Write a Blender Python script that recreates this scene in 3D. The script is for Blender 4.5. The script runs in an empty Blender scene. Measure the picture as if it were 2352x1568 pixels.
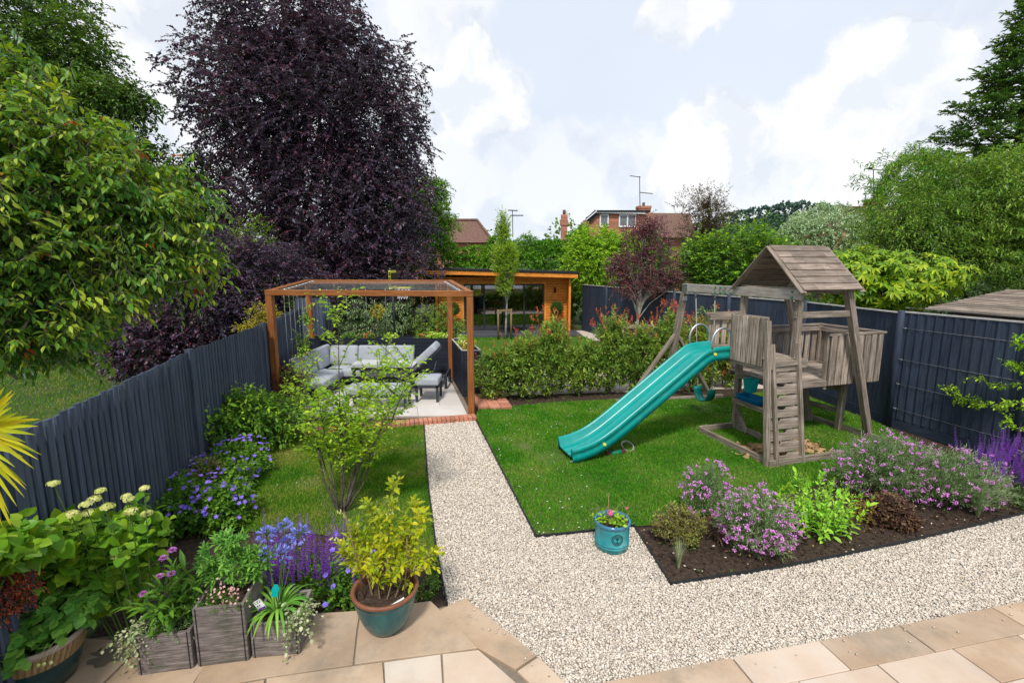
import bpy, math, random
import numpy as np
from mathutils import Vector
R = math.radians
random.seed(5); rng = np.random.default_rng(11)
sc = bpy.context.scene
COL = bpy.data.collections.new('garden'); sc.collection.children.link(COL)

# ---------------------------------------------------------------- camera and the map from a bearing to a place on the ground
F, PITCH, CH = 1097.0, R(8.9), 2.7
CP, SP = math.cos(PITCH), math.sin(PITCH)
def ray(x, y):
    dy = -(y-784)/F
    return Vector(((x-1176)/F, CP+dy*SP, -SP+dy*CP))
def P(x, y, z=0.0):
    r = ray(x, y); t = (z-CH)/r.z
    return Vector((r.x*t, r.y*t, z))
def at(x, y, Y):
    r = ray(x, y); t = Y/r.y
    return Vector((r.x*t, Y, CH+r.z*t))
cam = bpy.data.cameras.new('camera'); co = bpy.data.objects.new('camera', cam); COL.objects.link(co)
co.location = (0, 0, CH); co.rotation_euler = (R(90)-PITCH, 0, 0)
cam.sensor_width = 36; cam.lens = 36*F/2352; cam.clip_end = 3000; cam.clip_start = .05
sc.camera = co

# ---------------------------------------------------------------- objects, tags
def tag(o, label=None, cat=None, group=None, kind=None):
    if label: o['label'] = label
    if cat: o['category'] = cat
    if group: o['group'] = group
    if kind: o['kind'] = kind
    return o
def thing(name, label, cat, loc=(0, 0, 0), group=None):
    o = bpy.data.objects.new(name, None); COL.objects.link(o); o.location = loc; o.empty_display_size = .1
    return tag(o, label, cat, group)
def link(name, me, parent=None):
    o = bpy.data.objects.new(name, me); COL.objects.link(o)
    if parent is not None:
        o.parent = parent
        q = Vector(parent.location); k = parent
        while k.parent: k = k.parent; q += k.location
        o.matrix_parent_inverse.identity(); o.location = -q if parent.type == 'EMPTY' else (0, 0, 0)
    return o

# ---------------------------------------------------------------- materials
def nodes(name):
    m = bpy.data.materials.new(name); m.use_nodes = True; nt = m.node_tree; nt.nodes.clear()
    return m, nt, nt.nodes, nt.links
def ramp(N, cols, pos=None):
    r = N.new('ShaderNodeValToRGB'); e = r.color_ramp.elements
    n = len(cols); pos = pos or [i/(n-1) if n > 1 else 0 for i in range(n)]
    while len(e) < n: e.new(.5)
    for i in range(n): e[i].position = pos[i]; e[i].color = (*cols[i], 1)
    return r
def M(name, cols, scale=6, detail=6, rough=.7, bump=.25, bscale=None, coord='Object', mapping=(1, 1, 1), spec=.3, isl=0.0,
      pos=None, metal=0, dirt=None, dscale=1.5, coat=0, bdist=.01, vor=None):
    m, nt, N, L = nodes(name)
    out = N.new('ShaderNodeOutputMaterial'); b = N.new('ShaderNodeBsdfPrincipled')
    L.new(b.outputs[0], out.inputs[0])
    tc = N.new('ShaderNodeTexCoord'); mp = N.new('ShaderNodeMapping'); mp.inputs['Scale'].default_value = mapping
    L.new(tc.outputs[coord], mp.inputs[0])
    src = mp.outputs[0]
    if isl:
        g = N.new('ShaderNodeNewGeometry'); sc1 = N.new('ShaderNodeVectorMath'); sc1.operation = 'SCALE'; sc1.inputs[3].default_value = 37
        cmb = N.new('ShaderNodeCombineXYZ'); L.new(g.outputs['Random Per Island'], cmb.inputs[0]); L.new(g.outputs['Random Per Island'], cmb.inputs[1])
        L.new(cmb.outputs[0], sc1.inputs[0]); ad = N.new('ShaderNodeVectorMath'); L.new(mp.outputs[0], ad.inputs[0]); L.new(sc1.outputs[0], ad.inputs[1])
        src = ad.outputs[0]
    n1 = N.new('ShaderNodeTexNoise'); n1.inputs['Scale'].default_value = scale; n1.inputs['Detail'].default_value = detail; n1.inputs['Roughness'].default_value = .62
    L.new(src, n1.inputs['Vector'])
    rp = ramp(N, cols, pos); mr = N.new('ShaderNodeMapRange'); mr.inputs[1].default_value = .3; mr.inputs[2].default_value = .7
    L.new(n1.outputs[0], mr.inputs[0]); L.new(mr.outputs[0], rp.inputs[0])
    c = rp.outputs[0]
    if isl:
        h = N.new('ShaderNodeHueSaturation'); m2 = N.new('ShaderNodeMapRange'); m2.inputs[3].default_value = 1-isl; m2.inputs[4].default_value = 1+isl
        L.new(g.outputs['Random Per Island'], m2.inputs[0]); L.new(m2.outputs[0], h.inputs['Value']); L.new(c, h.inputs['Color']); c = h.outputs[0]
    if dirt:
        n3 = N.new('ShaderNodeTexNoise'); n3.inputs['Scale'].default_value = dscale; n3.inputs['Detail'].default_value = 8; n3.inputs['Roughness'].default_value = .7
        L.new(tc.outputs['Object'], n3.inputs['Vector'])
        m3 = N.new('ShaderNodeMapRange'); m3.inputs[1].default_value = .5; m3.inputs[2].default_value = .72; m3.inputs[4].default_value = .8
        L.new(n3.outputs[0], m3.inputs[0]); mx = N.new('ShaderNodeMixRGB'); mx.inputs[2].default_value = (*dirt, 1)
        L.new(m3.outputs[0], mx.inputs[0]); L.new(c, mx.inputs[1]); c = mx.outputs[0]
    L.new(c, b.inputs['Base Color'])
    b.inputs['Roughness'].default_value = rough; b.inputs['Specular IOR Level'].default_value = spec; b.inputs['Metallic'].default_value = metal
    b.inputs['Coat Weight'].default_value = coat; b.inputs['Coat Roughness'].default_value = .12
    if bump:
        bp = N.new('ShaderNodeBump'); bp.inputs['Strength'].default_value = bump; bp.inputs['Distance'].default_value = bdist
        n2 = N.new('ShaderNodeTexNoise'); n2.inputs['Scale'].default_value = bscale or scale*3; n2.inputs['Detail'].default_value = 5
        L.new(src, n2.inputs['Vector']); L.new(n2.outputs[0], bp.inputs['Height']); L.new(bp.outputs[0], b.inputs['Normal'])
    return m
def WOOD(name, cols, rough=.65, isl=.18, bump=.5, sc_=1.0, spec=.25, dirt=None, dscale=1.5):
    return M(name, cols, scale=5*sc_, detail=8, rough=rough, bump=bump, bscale=7*sc_, coord='UV', mapping=(.5, 9, 1), isl=isl, spec=spec, dirt=dirt, dscale=dscale, bdist=.004)
BOOST = 1.75
def LEAF(name, cols, trans=.35, gloss=.35, tint=None, val=.12, scale=.5, pat=1.1):
    """leaf colours drawn leaf by leaf; light passes through the blade"""
    m, nt, N, L = nodes(name)
    if max(max(c) for c in cols) < .5: cols = [tuple(min(.8, v*BOOST) for v in c) for c in cols]
    out = N.new('ShaderNodeOutputMaterial'); g = N.new('ShaderNodeNewGeometry')
    rp = ramp(N, cols)
    h = N.new('ShaderNodeHueSaturation'); wn = N.new('ShaderNodeTexWhiteNoise'); wn.noise_dimensions = '1D'
    L.new(g.outputs['Random Per Island'], wn.inputs['W']); mr = N.new('ShaderNodeMapRange')
    mr.inputs[3].default_value = 1-val*1.6; mr.inputs[4].default_value = 1+val*1.6
    L.new(wn.outputs['Value'], mr.inputs[0]); L.new(mr.outputs[0], h.inputs['Value'])
    tc = N.new('ShaderNodeTexCoord'); nn = N.new('ShaderNodeTexNoise'); nn.inputs['Scale'].default_value = scale; nn.inputs['Detail'].default_value = 2
    L.new(tc.outputs['Object'], nn.inputs['Vector']); ma = N.new('ShaderNodeMath'); ma.operation = 'MULTIPLY_ADD'; ma.inputs[1].default_value = pat; ma.inputs[2].default_value = -.5*pat+.05
    L.new(nn.outputs[0], ma.inputs[0]); mb = N.new('ShaderNodeMath'); mb.operation = 'ADD'; mb.use_clamp = True
    L.new(ma.outputs[0], mb.inputs[0]); L.new(g.outputs['Random Per Island'], mb.inputs[1]); L.new(mb.outputs[0], rp.inputs[0])
    L.new(rp.outputs[0], h.inputs['Color'])
    d = N.new('ShaderNodeBsdfDiffuse'); t = N.new('ShaderNodeBsdfTranslucent'); gl = N.new('ShaderNodeBsdfGlossy'); gl.inputs['Roughness'].default_value = .38
    gl.inputs['Color'].default_value = (1, 1, 1, 1)
    th = N.new('ShaderNodeHueSaturation'); th.inputs['Hue'].default_value = .485 if tint is None else tint; th.inputs['Saturation'].default_value = 1.1; th.inputs['Value'].default_value = 1.5
    L.new(h.outputs[0], d.inputs[0]); L.new(h.outputs[0], th.inputs['Color']); L.new(th.outputs[0], t.inputs[0])
    m1 = N.new('ShaderNodeMixShader'); m1.inputs[0].default_value = trans; L.new(d.outputs[0], m1.inputs[1]); L.new(t.outputs[0], m1.inputs[2])
    fr = N.new('ShaderNodeFresnel'); fr.inputs[0].default_value = 1.4; mm = N.new('ShaderNodeMath'); mm.operation = 'MULTIPLY'; mm.inputs[1].default_value = gloss
    L.new(fr.outputs[0], mm.inputs[0]); m2 = N.new('ShaderNodeMixShader'); L.new(mm.outputs[0], m2.inputs[0]); L.new(m1.outputs[0], m2.inputs[1]); L.new(gl.outputs[0], m2.inputs[2])
    L.new(m2.outputs[0], out.inputs[0])
    return m

# ---------------------------------------------------------------- solid shapes
class MB:
    def __init__(s): s.v = []; s.f = []; s.u = []; s.m = []; s.s = []
    def face(s, ids, uv, mi=0, sm=False): s.f.append(ids); s.u.append(uv); s.m.append(mi); s.s.append(sm)
    def hexa(s, c, uvd, mi=0, skip=(), L=None):
        """c: 8 corners, index bits x,y,z; uvd: the three edge lengths"""
        n = len(s.v); s.v += [tuple(p) for p in c]
        L = max(range(3), key=lambda i: uvd[i]) if L is None else L; o = (random.random()*9, random.random()*9)
        for k, (q, a, b) in enumerate((((0, 4, 6, 2), 1, 2), ((1, 3, 7, 5), 1, 2), ((0, 1, 5, 4), 0, 2), ((2, 6, 7, 3), 0, 2), ((0, 2, 3, 1), 0, 1), ((4, 5, 7, 6), 0, 1))):
            if k in skip: continue
            if b == L: a, b = b, a
            uv = []
            for i in q:
                bits = (i & 1, i >> 1 & 1, i >> 2 & 1); uv.append((o[0]+bits[a]*uvd[a], o[1]+bits[b]*uvd[b]))
            s.face([n+i for i in q], uv, mi)
    def box(s, c, d, ax=None, mi=0):
        ax = ax or (Vector((1, 0, 0)), Vector((0, 1, 0)), Vector((0, 0, 1))); c = Vector(c)
        s.hexa([c+ax[0]*(d[0]/2*(1 if i & 1 else -1))+ax[1]*(d[1]/2*(1 if i >> 1 & 1 else -1))+ax[2]*(d[2]/2*(1 if i >> 2 & 1 else -1)) for i in range(8)], d, mi)
    def beam(s, p0, p1, w, h, up=(0, 0, 1), mi=0):
        p0 = Vector(p0); p1 = Vector(p1); x = (p1-p0); l = x.length; x.normalize(); up = Vector(up)
        y = up.cross(x)
        if y.length < 1e-3: y = Vector((0, 1, 0)).cross(x)
        y.normalize(); z = x.cross(y)
        s.box((p0+p1)/2, (l, w, h), (x, y, z), mi)
    def tube(s, pts, r, seg=8, cap=True, mi=0, closed=False):
        pts = [Vector(p) for p in pts]; n = len(pts); rs = r if isinstance(r, (list, tuple)) else [r]*n; b = len(s.v)
        prev = None; ln = 0
        for i, p in enumerate(pts):
            a = pts[(i-1) % n] if closed or i else p; c = pts[(i+1) % n] if closed or i < n-1 else p
            t = (c-a).normalized() if (c-a).length > 1e-9 else Vector((0, 0, 1))
            if prev is None:
                e = t.cross(Vector((0, 0, 1)))
                if e.length < .1: e = t.cross(Vector((1, 0, 0)))
            else: e = prev-t*prev.dot(t)
            e.normalize(); prev = e; g = t.cross(e)
            for k in range(seg):
                an = 2*math.pi*k/seg; s.v.append(tuple(p+(e*math.cos(an)+g*math.sin(an))*rs[i]))
        for i in range(n if closed else n-1):
            j = (i+1) % n; l2 = ln+(pts[j]-pts[i]).length
            for k in range(seg):
                k2 = (k+1) % seg
                s.face([b+i*seg+k, b+i*seg+k2, b+j*seg+k2, b+j*seg+k], [(ln, k/seg*.3), (ln, (k+1)/seg*.3), (l2, (k+1)/seg*.3), (l2, k/seg*.3)], mi, True)
            ln = l2
        if cap and not closed:
            s.face([b+k for k in range(seg)][::-1], [(0, 0)]*seg, mi); s.face([b+(n-1)*seg+k for k in range(seg)], [(0, 0)]*seg, mi)
    def lathe(s, prof, c=(0, 0, 0), seg=40, mi=0):
        b = len(s.v); n = len(prof); ln = 0
        for r_, z in prof:
            for k in range(seg): an = 2*math.pi*k/seg; s.v.append((c[0]+r_*math.cos(an), c[1]+r_*math.sin(an), c[2]+z))
        for i in range(n-1):
            l2 = ln+math.hypot(prof[i+1][0]-prof[i][0], prof[i+1][1]-prof[i][1])
            for k in range(seg):
                k2 = (k+1) % seg
                s.face([b+i*seg+k, b+i*seg+k2, b+(i+1)*seg+k2, b+(i+1)*seg+k], [(ln, k/seg*1.5), (ln, (k+1)/seg*1.5), (l2, (k+1)/seg*1.5), (l2, k/seg*1.5)], mi, True)
            ln = l2
    def prism(s, poly, z0, z1, mi=0):
        """poly: ring of (x, y) in the ground plane"""
        n = len(poly); b = len(s.v)
        ar = sum(poly[i][0]*poly[(i+1) % n][1]-poly[(i+1) % n][0]*poly[i][1] for i in range(n))
        if ar < 0: poly = poly[::-1]
        s.v += [(p[0], p[1], z0) for p in poly]+[(p[0], p[1], z1) for p in poly]
        s.face([b+n+i for i in range(n)], [(p[0], p[1]) for p in poly], mi)
        for i in range(n):
            j = (i+1) % n; l = math.dist(poly[i][:2], poly[j][:2])
            s.face([b+i, b+j, b+n+j, b+n+i], [(0, 0), (l, 0), (l, z1-z0), (0, z1-z0)], mi)
    def extr(s, sec, o, a, b_, d, mi=0, sm=False):
        """section points (p, q) laid out from o along axes a, b_, swept by vector d"""
        o = Vector(o); a = Vector(a); b_ = Vector(b_); d = Vector(d); n = len(sec); k = len(s.v)
        r0 = [o+a*p+b_*q for p, q in sec]; s.v += [tuple(x) for x in r0]+[tuple(x+d) for x in r0]; L = d.length; u = 0
        for i in range(n):
            j = (i+1) % n; l = math.dist(sec[i], sec[j])
            s.face([k+i, k+j, k+n+j, k+n+i], [(0, u), (0, u+l), (L, u+l), (L, u)], mi, sm); u += l
        s.face([k+i for i in range(n)][::-1], [sec[i] for i in range(n)][::-1], mi); s.face([k+n+i for i in range(n)], [sec[i] for i in range(n)], mi)
    def quad(s, p, uvs=None, mi=0):
        b = len(s.v); s.v += [tuple(x) for x in p]
        s.face(list(range(b, b+len(p))), uvs or [(x[0], x[1]) for x in p], mi)
    def ball(s, c, r, seg=12, sq=(1, 1, 1), mi=0):
        n = seg//2
        prof = [(max(1e-4, math.sin(math.pi*i/n))*r, -math.cos(math.pi*i/n)*r) for i in range(n+1)]
        b = len(s.v); s.lathe(prof, (0, 0, 0), seg, mi)
        for i in range(b, len(s.v)): x = s.v[i]; s.v[i] = (c[0]+x[0]*sq[0], c[1]+x[1]*sq[1], c[2]+x[2]*sq[2])
    def build(s, name, mats, parent=None, bevel=0, smooth_angle=None, subsurf=0):
        me = bpy.data.meshes.new(name); me.from_pydata(s.v, [], s.f)
        ul = me.uv_layers.new(name='UVMap'); flat = [c for f in s.u for uv in f for c in uv]; ul.data.foreach_set('uv', flat)
        for m in (mats if isinstance(mats, (list, tuple)) else [mats]): me.materials.append(m)
        me.polygons.foreach_set('material_index', s.m); me.polygons.foreach_set('use_smooth', s.s); me.update()
        o = link(name, me, parent)
        if subsurf:
            w = o.modifiers.new('s', 'SUBSURF'); w.levels = w.render_levels = subsurf
        if bevel:
            w = o.modifiers.new('b', 'BEVEL'); w.width = bevel; w.segments = 2; w.limit_method = 'ANGLE'; w.angle_limit = R(40)
            if bevel > .02:
                w.segments = 4
                me.polygons.foreach_set('use_smooth', [True]*len(me.polygons)); w.harden_normals = False
        return o

# ---------------------------------------------------------------- foliage: every leaf is a small folded blade
def nrm(a): return a/np.maximum(np.linalg.norm(a, axis=-1, keepdims=True), 1e-9)
def A(x): return np.asarray(x, dtype=np.float64)
SHAPES = {
 'l2': (A([(0, 0, 0), (.42, -.5, .10), (1, 0, -.10), (.42, .5, .10)]), [(0, 1, 2), (0, 2, 3)]),
 'l6': (A([(0, 0, 0), (.25, -.38, .07), (.6, -.44, .04), (1, 0, -.16), (.6, .44, .04), (.25, .38, .07), (.3, 0, -.01), (.65, 0, -.05)]),
        [(0, 1, 6), (0, 6, 5), (1, 2, 7), (1, 7, 6), (5, 6, 7), (5, 7, 4), (2, 3, 7), (7, 3, 4)]),
 'heart': (A([(0, 0, 0), (.02, -.34, .06), (.3, -.54, .06), (.68, -.38, .02), (1, 0, -.14), (.68, .38, .02), (.3, .54, .06), (.02, .34, .06), (.35, 0, -.02)]),
        [(0, 1, 8), (1, 2, 8), (2, 3, 8), (3, 4, 8), (8, 4, 5), (8, 5, 6), (8, 6, 7), (8, 7, 0)]),
 'nee': (A([(0, -.5, 0), (1, 0, -.05), (0, .5, 0)]), [(0, 1, 2)]),
 'round': (A([(0, 0, 0), (.2, -.45, .04), (.7, -.5, .08), (1, -.1, .02), (1, .1, .02), (.7, .5, .08), (.2, .45, .04)]),
        [(0, 1, 2), (0, 2, 3), (0, 3, 4), (0, 4, 5), (0, 5, 6)]),
}
class LV:
    def __init__(s): s.V = []; s.T = []; s.M = []; s.n = 0
    def raw(s, V, T, mi=0):
        V = A(V).reshape(-1, 3); T = np.asarray(T, dtype=np.int64).reshape(-1, 3)
        s.V.append(V); s.T.append(T+s.n); s.M.append(np.full(len(T), mi)); s.n += len(V)
    def leaves(s, p, d, n, l, w, shape='l2', mi=0):
        if len(p) == 0: return
        p, d, n = A(p), nrm(A(d)), A(n); l = np.broadcast_to(A(l), (len(p),)); w = np.broadcast_to(A(w), (len(p),))
        y = nrm(np.cross(n, d)); z = np.cross(d, y); tv, tf = SHAPES[shape]; k = len(tv)
        V = p[:, None]+d[:, None]*(tv[:, 0][None, :, None]*l[:, None, None])+y[:, None]*(tv[:, 1][None, :, None]*w[:, None, None])+z[:, None]*(tv[:, 2][None, :, None]*l[:, None, None])
        T = (np.arange(len(p))*k)[:, None, None]+np.asarray(tf)[None]
        s.raw(V, T, mi)
    def twigs(s, a, b, r0, r1, mi=1):
        a, b = A(a), A(b)
        if len(a) == 0: return
        d = nrm(b-a); e = nrm(np.cross(d, A((.13, .21, 1.0)))); g = np.cross(d, e); V = []
        r0 = np.broadcast_to(A(r0), (len(a),))[:, None]; r1 = np.broadcast_to(A(r1), (len(a),))[:, None]
        for (q, r_) in ((a, r0), (b, r1)):
            for k in range(3):
                an = 2.0944*k; V.append(q+(e*math.cos(an)+g*math.sin(an))*r_)
        V = np.stack(V, 1)
        tf = np.asarray([(0, 1, 4), (0, 4, 3), (1, 2, 5), (1, 5, 4), (2, 0, 3), (2, 3, 5)])
        s.raw(V, (np.arange(len(a))*6)[:, None, None]+tf[None], mi)
    def strip(s, pts, w, up=None, mi=0, fold=0.0):
        """strap leaf: pts (n,3), widths (n,)"""
        pts = A(pts); n = len(pts); t = np.gradient(pts, axis=0); u = A(up if up is not None else (0, 0, 1.0))
        y = nrm(np.cross(np.broadcast_to(u, t.shape)+1e-4, t)); w = np.broadcast_to(A(w), (n,))[:, None]
        z = np.cross(nrm(t), y)
        V = np.concatenate([pts-y*w/2+z*w*fold, pts+y*w/2+z*w*fold, pts]); T = []
        for i in range(n-1): T += [(i, i+1, 2*n+i+1), (i, 2*n+i+1, 2*n+i), (2*n+i, 2*n+i+1, n+i+1), (2*n+i, n+i+1, n+i)]
        s.raw(V, T, mi)
    def build(s, name, mats, parent=None):
        V = np.concatenate(s.V).astype(np.float32); T = np.concatenate(s.T).astype(np.int32); Mi = np.concatenate(s.M).astype(np.int32)
        me = bpy.data.meshes.new(name); me.vertices.add(len(V)); me.vertices.foreach_set('co', V.ravel())
        me.loops.add(T.size); me.loops.foreach_set('vertex_index', T.ravel())
        me.polygons.add(len(T)); me.polygons.foreach_set('loop_start', np.arange(0, T.size, 3, dtype=np.int32))
        for m in (mats if isinstance(mats, (list, tuple)) else [mats]): me.materials.append(m)
        me.polygons.foreach_set('material_index', Mi); me.update(calc_edges=True)
        return link(name, me, parent)
def rnd(n, s=1.0): return rng.normal(0, s, (n, 3))
def shoots(lv, Pp, D, L, K, ll, lw, ang=60, droop=.15, ldroop=.25, dist=False, shape='l2', twr=.004, mi=0, tmi=1, jit=.3, t0=.12, upn=1.0, lj=.25, twig=True, taper=.25):
    """leafy twigs: from Pp along D, length L, K leaves each"""
    Pp = A(Pp); D = nrm(A(D)); S = len(Pp)
    if S == 0: return
    L = np.broadcast_to(A(L), (S,))[:, None]*rng.uniform(.75, 1.2, (S, 1))
    t = np.clip(np.linspace(t0, 1, K)[None]+rng.uniform(-.4, .4, (S, K))/K*.8, .02, 1)
    Z = A((0, 0, 1.0)); cur = lambda q: Pp[:, None]+D[:, None]*(L*q)[..., None]-Z*(droop*L*q**2)[..., None]
    pos = cur(t); T = nrm(D[:, None]-Z*(2*droop*t)[..., None])
    e1 = nrm(np.cross(T, Z+rng.normal(0, .08, (S, 1, 3)))); e2 = np.cross(e1, T)
    k = np.arange(K)[None]
    ph = (k % 2)*math.pi+rng.normal(0, .35, (S, K)) if dist else k*2.4+rng.uniform(0, 6.28, (S, 1))
    side = e1*np.cos(ph)[..., None]+e2*np.sin(ph)[..., None]
    an = R(ang)*(1-.55*t**3)*(1+rng.normal(0, .15, (S, K)))
    d = T*np.cos(an)[..., None]+side*np.sin(an)[..., None]-Z*ldroop+rng.normal(0, jit*.5, (S, K, 3))
    n = Z*upn+side*.25+rng.normal(0, jit, (S, K, 3))
    ls = ll*(1+rng.normal(0, lj, (S, K))).clip(.45, 1.7)*(1-taper*t)
    lv.leaves(pos.reshape(-1, 3), d.reshape(-1, 3), n.reshape(-1, 3), ls.ravel(), ls.ravel()*lw, shape, mi)
    if twig:
        q = np.array([0, .5, 1.0]); c = cur(np.broadcast_to(q, (S, 3)))
        lv.twigs(c[:, 0], c[:, 1], twr, twr*.7, tmi); lv.twigs(c[:, 1], c[:, 2], twr*.7, twr*.3, tmi)
def warp(d, seed, amp):
    r_ = np.random.default_rng(seed); o = np.zeros(len(d))
    for i in range(7):
        k = r_.normal(0, 2.2+i*.6, 3); o += np.sin(d@k+r_.uniform(0, 6))/(1.4+i*.35)
    return 1+amp*o*.45
def blob(ells, n, shell=.35, amp=.22, seed=1, back=.35, zmin=None, cull=True):
    """tip points spread over the outer shell of a union of ellipsoids; returns points and outward directions"""
    ells = [(A(c), A(r_)) for c, r_ in ells]
    wt = A([(r_[0]*r_[1]+r_[1]*r_[2]+r_[0]*r_[2]) for c, r_ in ells]); wt /= wt.sum(); PP = []; DD = []; got = 0; it = 0
    while got < n and it < 60:
        it += 1; m = n*2; i = rng.choice(len(ells), m, p=wt); d = nrm(rng.normal(0, 1, (m, 3)))
        c = A([ells[j][0] for j in i]); r_ = A([ells[j][1] for j in i])
        rad = (1-shell*rng.uniform(0, 1, m)**1.4)*warp(d+i[:, None]*3.1, seed, amp)
        p = c+d*r_*rad[:, None]; out = nrm(d/r_)
        ok = np.ones(m, bool)
        for j, (c2, r2) in enumerate(ells):
            ok &= ~((i != j) & ((((p-c2)/r2)**2).sum(1) < (1-shell)**2))
        if zmin is not None: ok &= p[:, 2] > zmin
        vw = nrm(A((0, 0, CH))-p); ok &= ((out*vw).sum(1) > -.25) | (rng.uniform(0, 1, m) < back)
        p, out = p[ok], out[ok]; PP.append(p); DD.append(out); got += len(p)
    PP = np.concatenate(PP)[:n]; DD = np.concatenate(DD)[:n]
    return PP, DD
def limbs(mb, base, tips, r0=.1, ntr=None, lean=(0, 0), split=.35, rt=.012, seg=5, top=None):
    """a trunk that rises from base and limbs that run out to tips"""
    base = Vector(base); tips = [Vector(t) for t in tips]
    zt = max(t.z for t in tips); top = Vector(top) if top is not None else Vector((sum(t.x for t in tips)/len(tips), sum(t.y for t in tips)/len(tips), zt*.92+base.z*.08))
    n = 8; tr = []
    for i in range(n):
        k = i/(n-1); p = base.lerp(top, k)
        tr.append(p+Vector((math.sin(k*7+base.x)*.06, math.cos(k*5+base.y)*.06, 0))*(top-base).length*.25*k*(1-k)*4)
    rs = [r0*(1.25 if i == 0 else 1)*(1-.85*i/(n-1)) for i in range(n)]
    mb.tube(tr, rs, 8)
    for t in tips:
        k = max(split*.6, min(.95, (t.z-base.z)/(top.z-base.z+1e-6)-.12-random.random()*.25)); f = k*(n-1); i = min(n-2, int(f)); s0 = tr[i].lerp(tr[i+1], f-i); rr = (rs[i]*.45)
        d = t-s0; m1 = s0+d*.35+Vector((random.uniform(-.06, .06), random.uniform(-.06, .06), .10))*d.length; m2 = s0+d*.7+Vector((random.uniform(-.05, .05), random.uniform(-.05, .05), .06))*d.length
        mb.tube([s0, m1, m2, t], [rr, rr*.6, rr*.35+rt*.3, rt*.4], seg, cap=False)
def pts_in(poly, n, seed=0):
    """n random points inside polygon"""
    poly = A([(p[0], p[1]) for p in poly]); lo, hi = poly.min(0), poly.max(0); out = []; got = 0
    while got < n:
        q = rng.uniform(lo, hi, (int(n*1.6)+50, 2)); ins = np.zeros(len(q), bool); j = len(poly)-1
        for i in range(len(poly)):
            a, b = poly[i], poly[j]
            c = ((a[1] > q[:, 1]) != (b[1] > q[:, 1])) & (q[:, 0] < (b[0]-a[0])*(q[:, 1]-a[1])/(b[1]-a[1]+1e-12)+a[0]); ins ^= c; j = i
        out.append(q[ins]); got += ins.sum()
    return np.concatenate(out)[:n]
# ================================================================= light and sky
SUN_EL, SUN_AZ = 54, -172      # azimuth from +Y (away from the viewer) towards +X; negative = from the left
sun = bpy.data.lights.new('sun', 'SUN'); so = bpy.data.objects.new('sun', sun); COL.objects.link(so)
sun.energy = 2.6; sun.angle = R(7); sun.color = (1, .955, .88)
sd = Vector((math.sin(R(SUN_AZ))*math.cos(R(SUN_EL)), math.cos(R(SUN_AZ))*math.cos(R(SUN_EL)), math.sin(R(SUN_EL))))
so.rotation_euler = sd.to_track_quat('Z', 'Y').to_euler()
w = bpy.data.worlds.new('World'); sc.world = w; w.use_nodes = True; nt = w.node_tree; N = nt.nodes; L = nt.links; N.clear()
wo = N.new('ShaderNodeOutputWorld'); sky = N.new('ShaderNodeTexSky'); sky.sky_type = 'NISHITA'; sky.sun_disc = False
sky.sun_elevation = R(SUN_EL); sky.sun_rotation = R(SUN_AZ); sky.dust_density = 1.0; sky.ozone_density = 1.2
bg = N.new('ShaderNodeBackground'); bg.inputs[1].default_value = .085; L.new(sky.outputs[0], bg.inputs[0])
tc = N.new('ShaderNodeTexCoord')
nz = N.new('ShaderNodeTexNoise'); nz.inputs['Scale'].default_value = 7; nz.inputs['Detail'].default_value = 9; nz.inputs['Roughness'].default_value = .6
L.new(tc.outputs['Generated'], nz.inputs['Vector'])
sb = N.new('ShaderNodeVectorMath'); sb.operation = 'SUBTRACT'; sb.inputs[1].default_value = (.5, .5, .5); L.new(nz.outputs['Color'], sb.inputs[0])
sl = N.new('ShaderNodeVectorMath'); sl.operation = 'SCALE'; sl.inputs[3].default_value = .19; L.new(sb.outputs[0], sl.inputs[0])
ad = N.new('ShaderNodeVectorMath'); ad.operation = 'ADD'; L.new(tc.outputs['Generated'], ad.inputs[0]); L.new(sl.outputs[0], ad.inputs[1])
nv = N.new('ShaderNodeVectorMath'); nv.operation = 'NORMALIZE'; L.new(ad.outputs[0], nv.inputs[0])
# clouds: soft lobes of cumulus (bearing, angular radius, density)
LOBES = [(2060, 195, .105, 1), (1985, 255, .09, 1), (2130, 235, .075, .9), (1905, 300, .09, .9), (1660, 330, .10, 1), (1600, 400, .10, 1), (1780, 400, .12, .9), (2060, 370, .12, .9), (1960, 430, .12, .8),
         (1070, 185, .10, 1), (1020, 130, .07, .8), (1110, 250, .07, .9), (1130, 370, .12, .6), (1300, 440, .14, .7), (1500, 470, .15, .7), (1560, 20, .07, .9), (1000, 10, .12, .7), (280, 80, .28, .9), (2250, 470, .14, .6), (900, 430, .25, .7), (-300, 300, .5, .7), (2900, 300, .4, .5)]
acc = None
for x, y, r_, dn in LOBES:
    d = ray(x, y).normalized(); dp = N.new('ShaderNodeVectorMath'); dp.operation = 'DOT_PRODUCT'; dp.inputs[1].default_value = d; L.new(nv.outputs[0], dp.inputs[0])
    mr = N.new('ShaderNodeMapRange'); mr.interpolation_type = 'SMOOTHSTEP'
    mr.inputs[1].default_value = math.cos(r_*1.08); mr.inputs[2].default_value = math.cos(r_*.78); mr.inputs[4].default_value = dn; L.new(dp.outputs['Value'], mr.inputs[0])
    if acc is None: acc = mr.outputs[0]
    else:
        mx = N.new('ShaderNodeMath'); mx.operation = 'MAXIMUM'; L.new(acc, mx.inputs[0]); L.new(mr.outputs[0], mx.inputs[1]); acc = mx.outputs[0]
n2 = N.new('ShaderNodeTexNoise'); n2.inputs['Scale'].default_value = 2.2; n2.inputs['Detail'].default_value = 6; L.new(tc.outputs['Generated'], n2.inputs['Vector'])
veil = N.new('ShaderNodeMapRange'); veil.inputs[1].default_value = .3; veil.inputs[2].default_value = .7; veil.inputs[3].default_value = .82; veil.inputs[4].default_value = .95; L.new(n2.outputs[0], veil.inputs[0])
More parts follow.
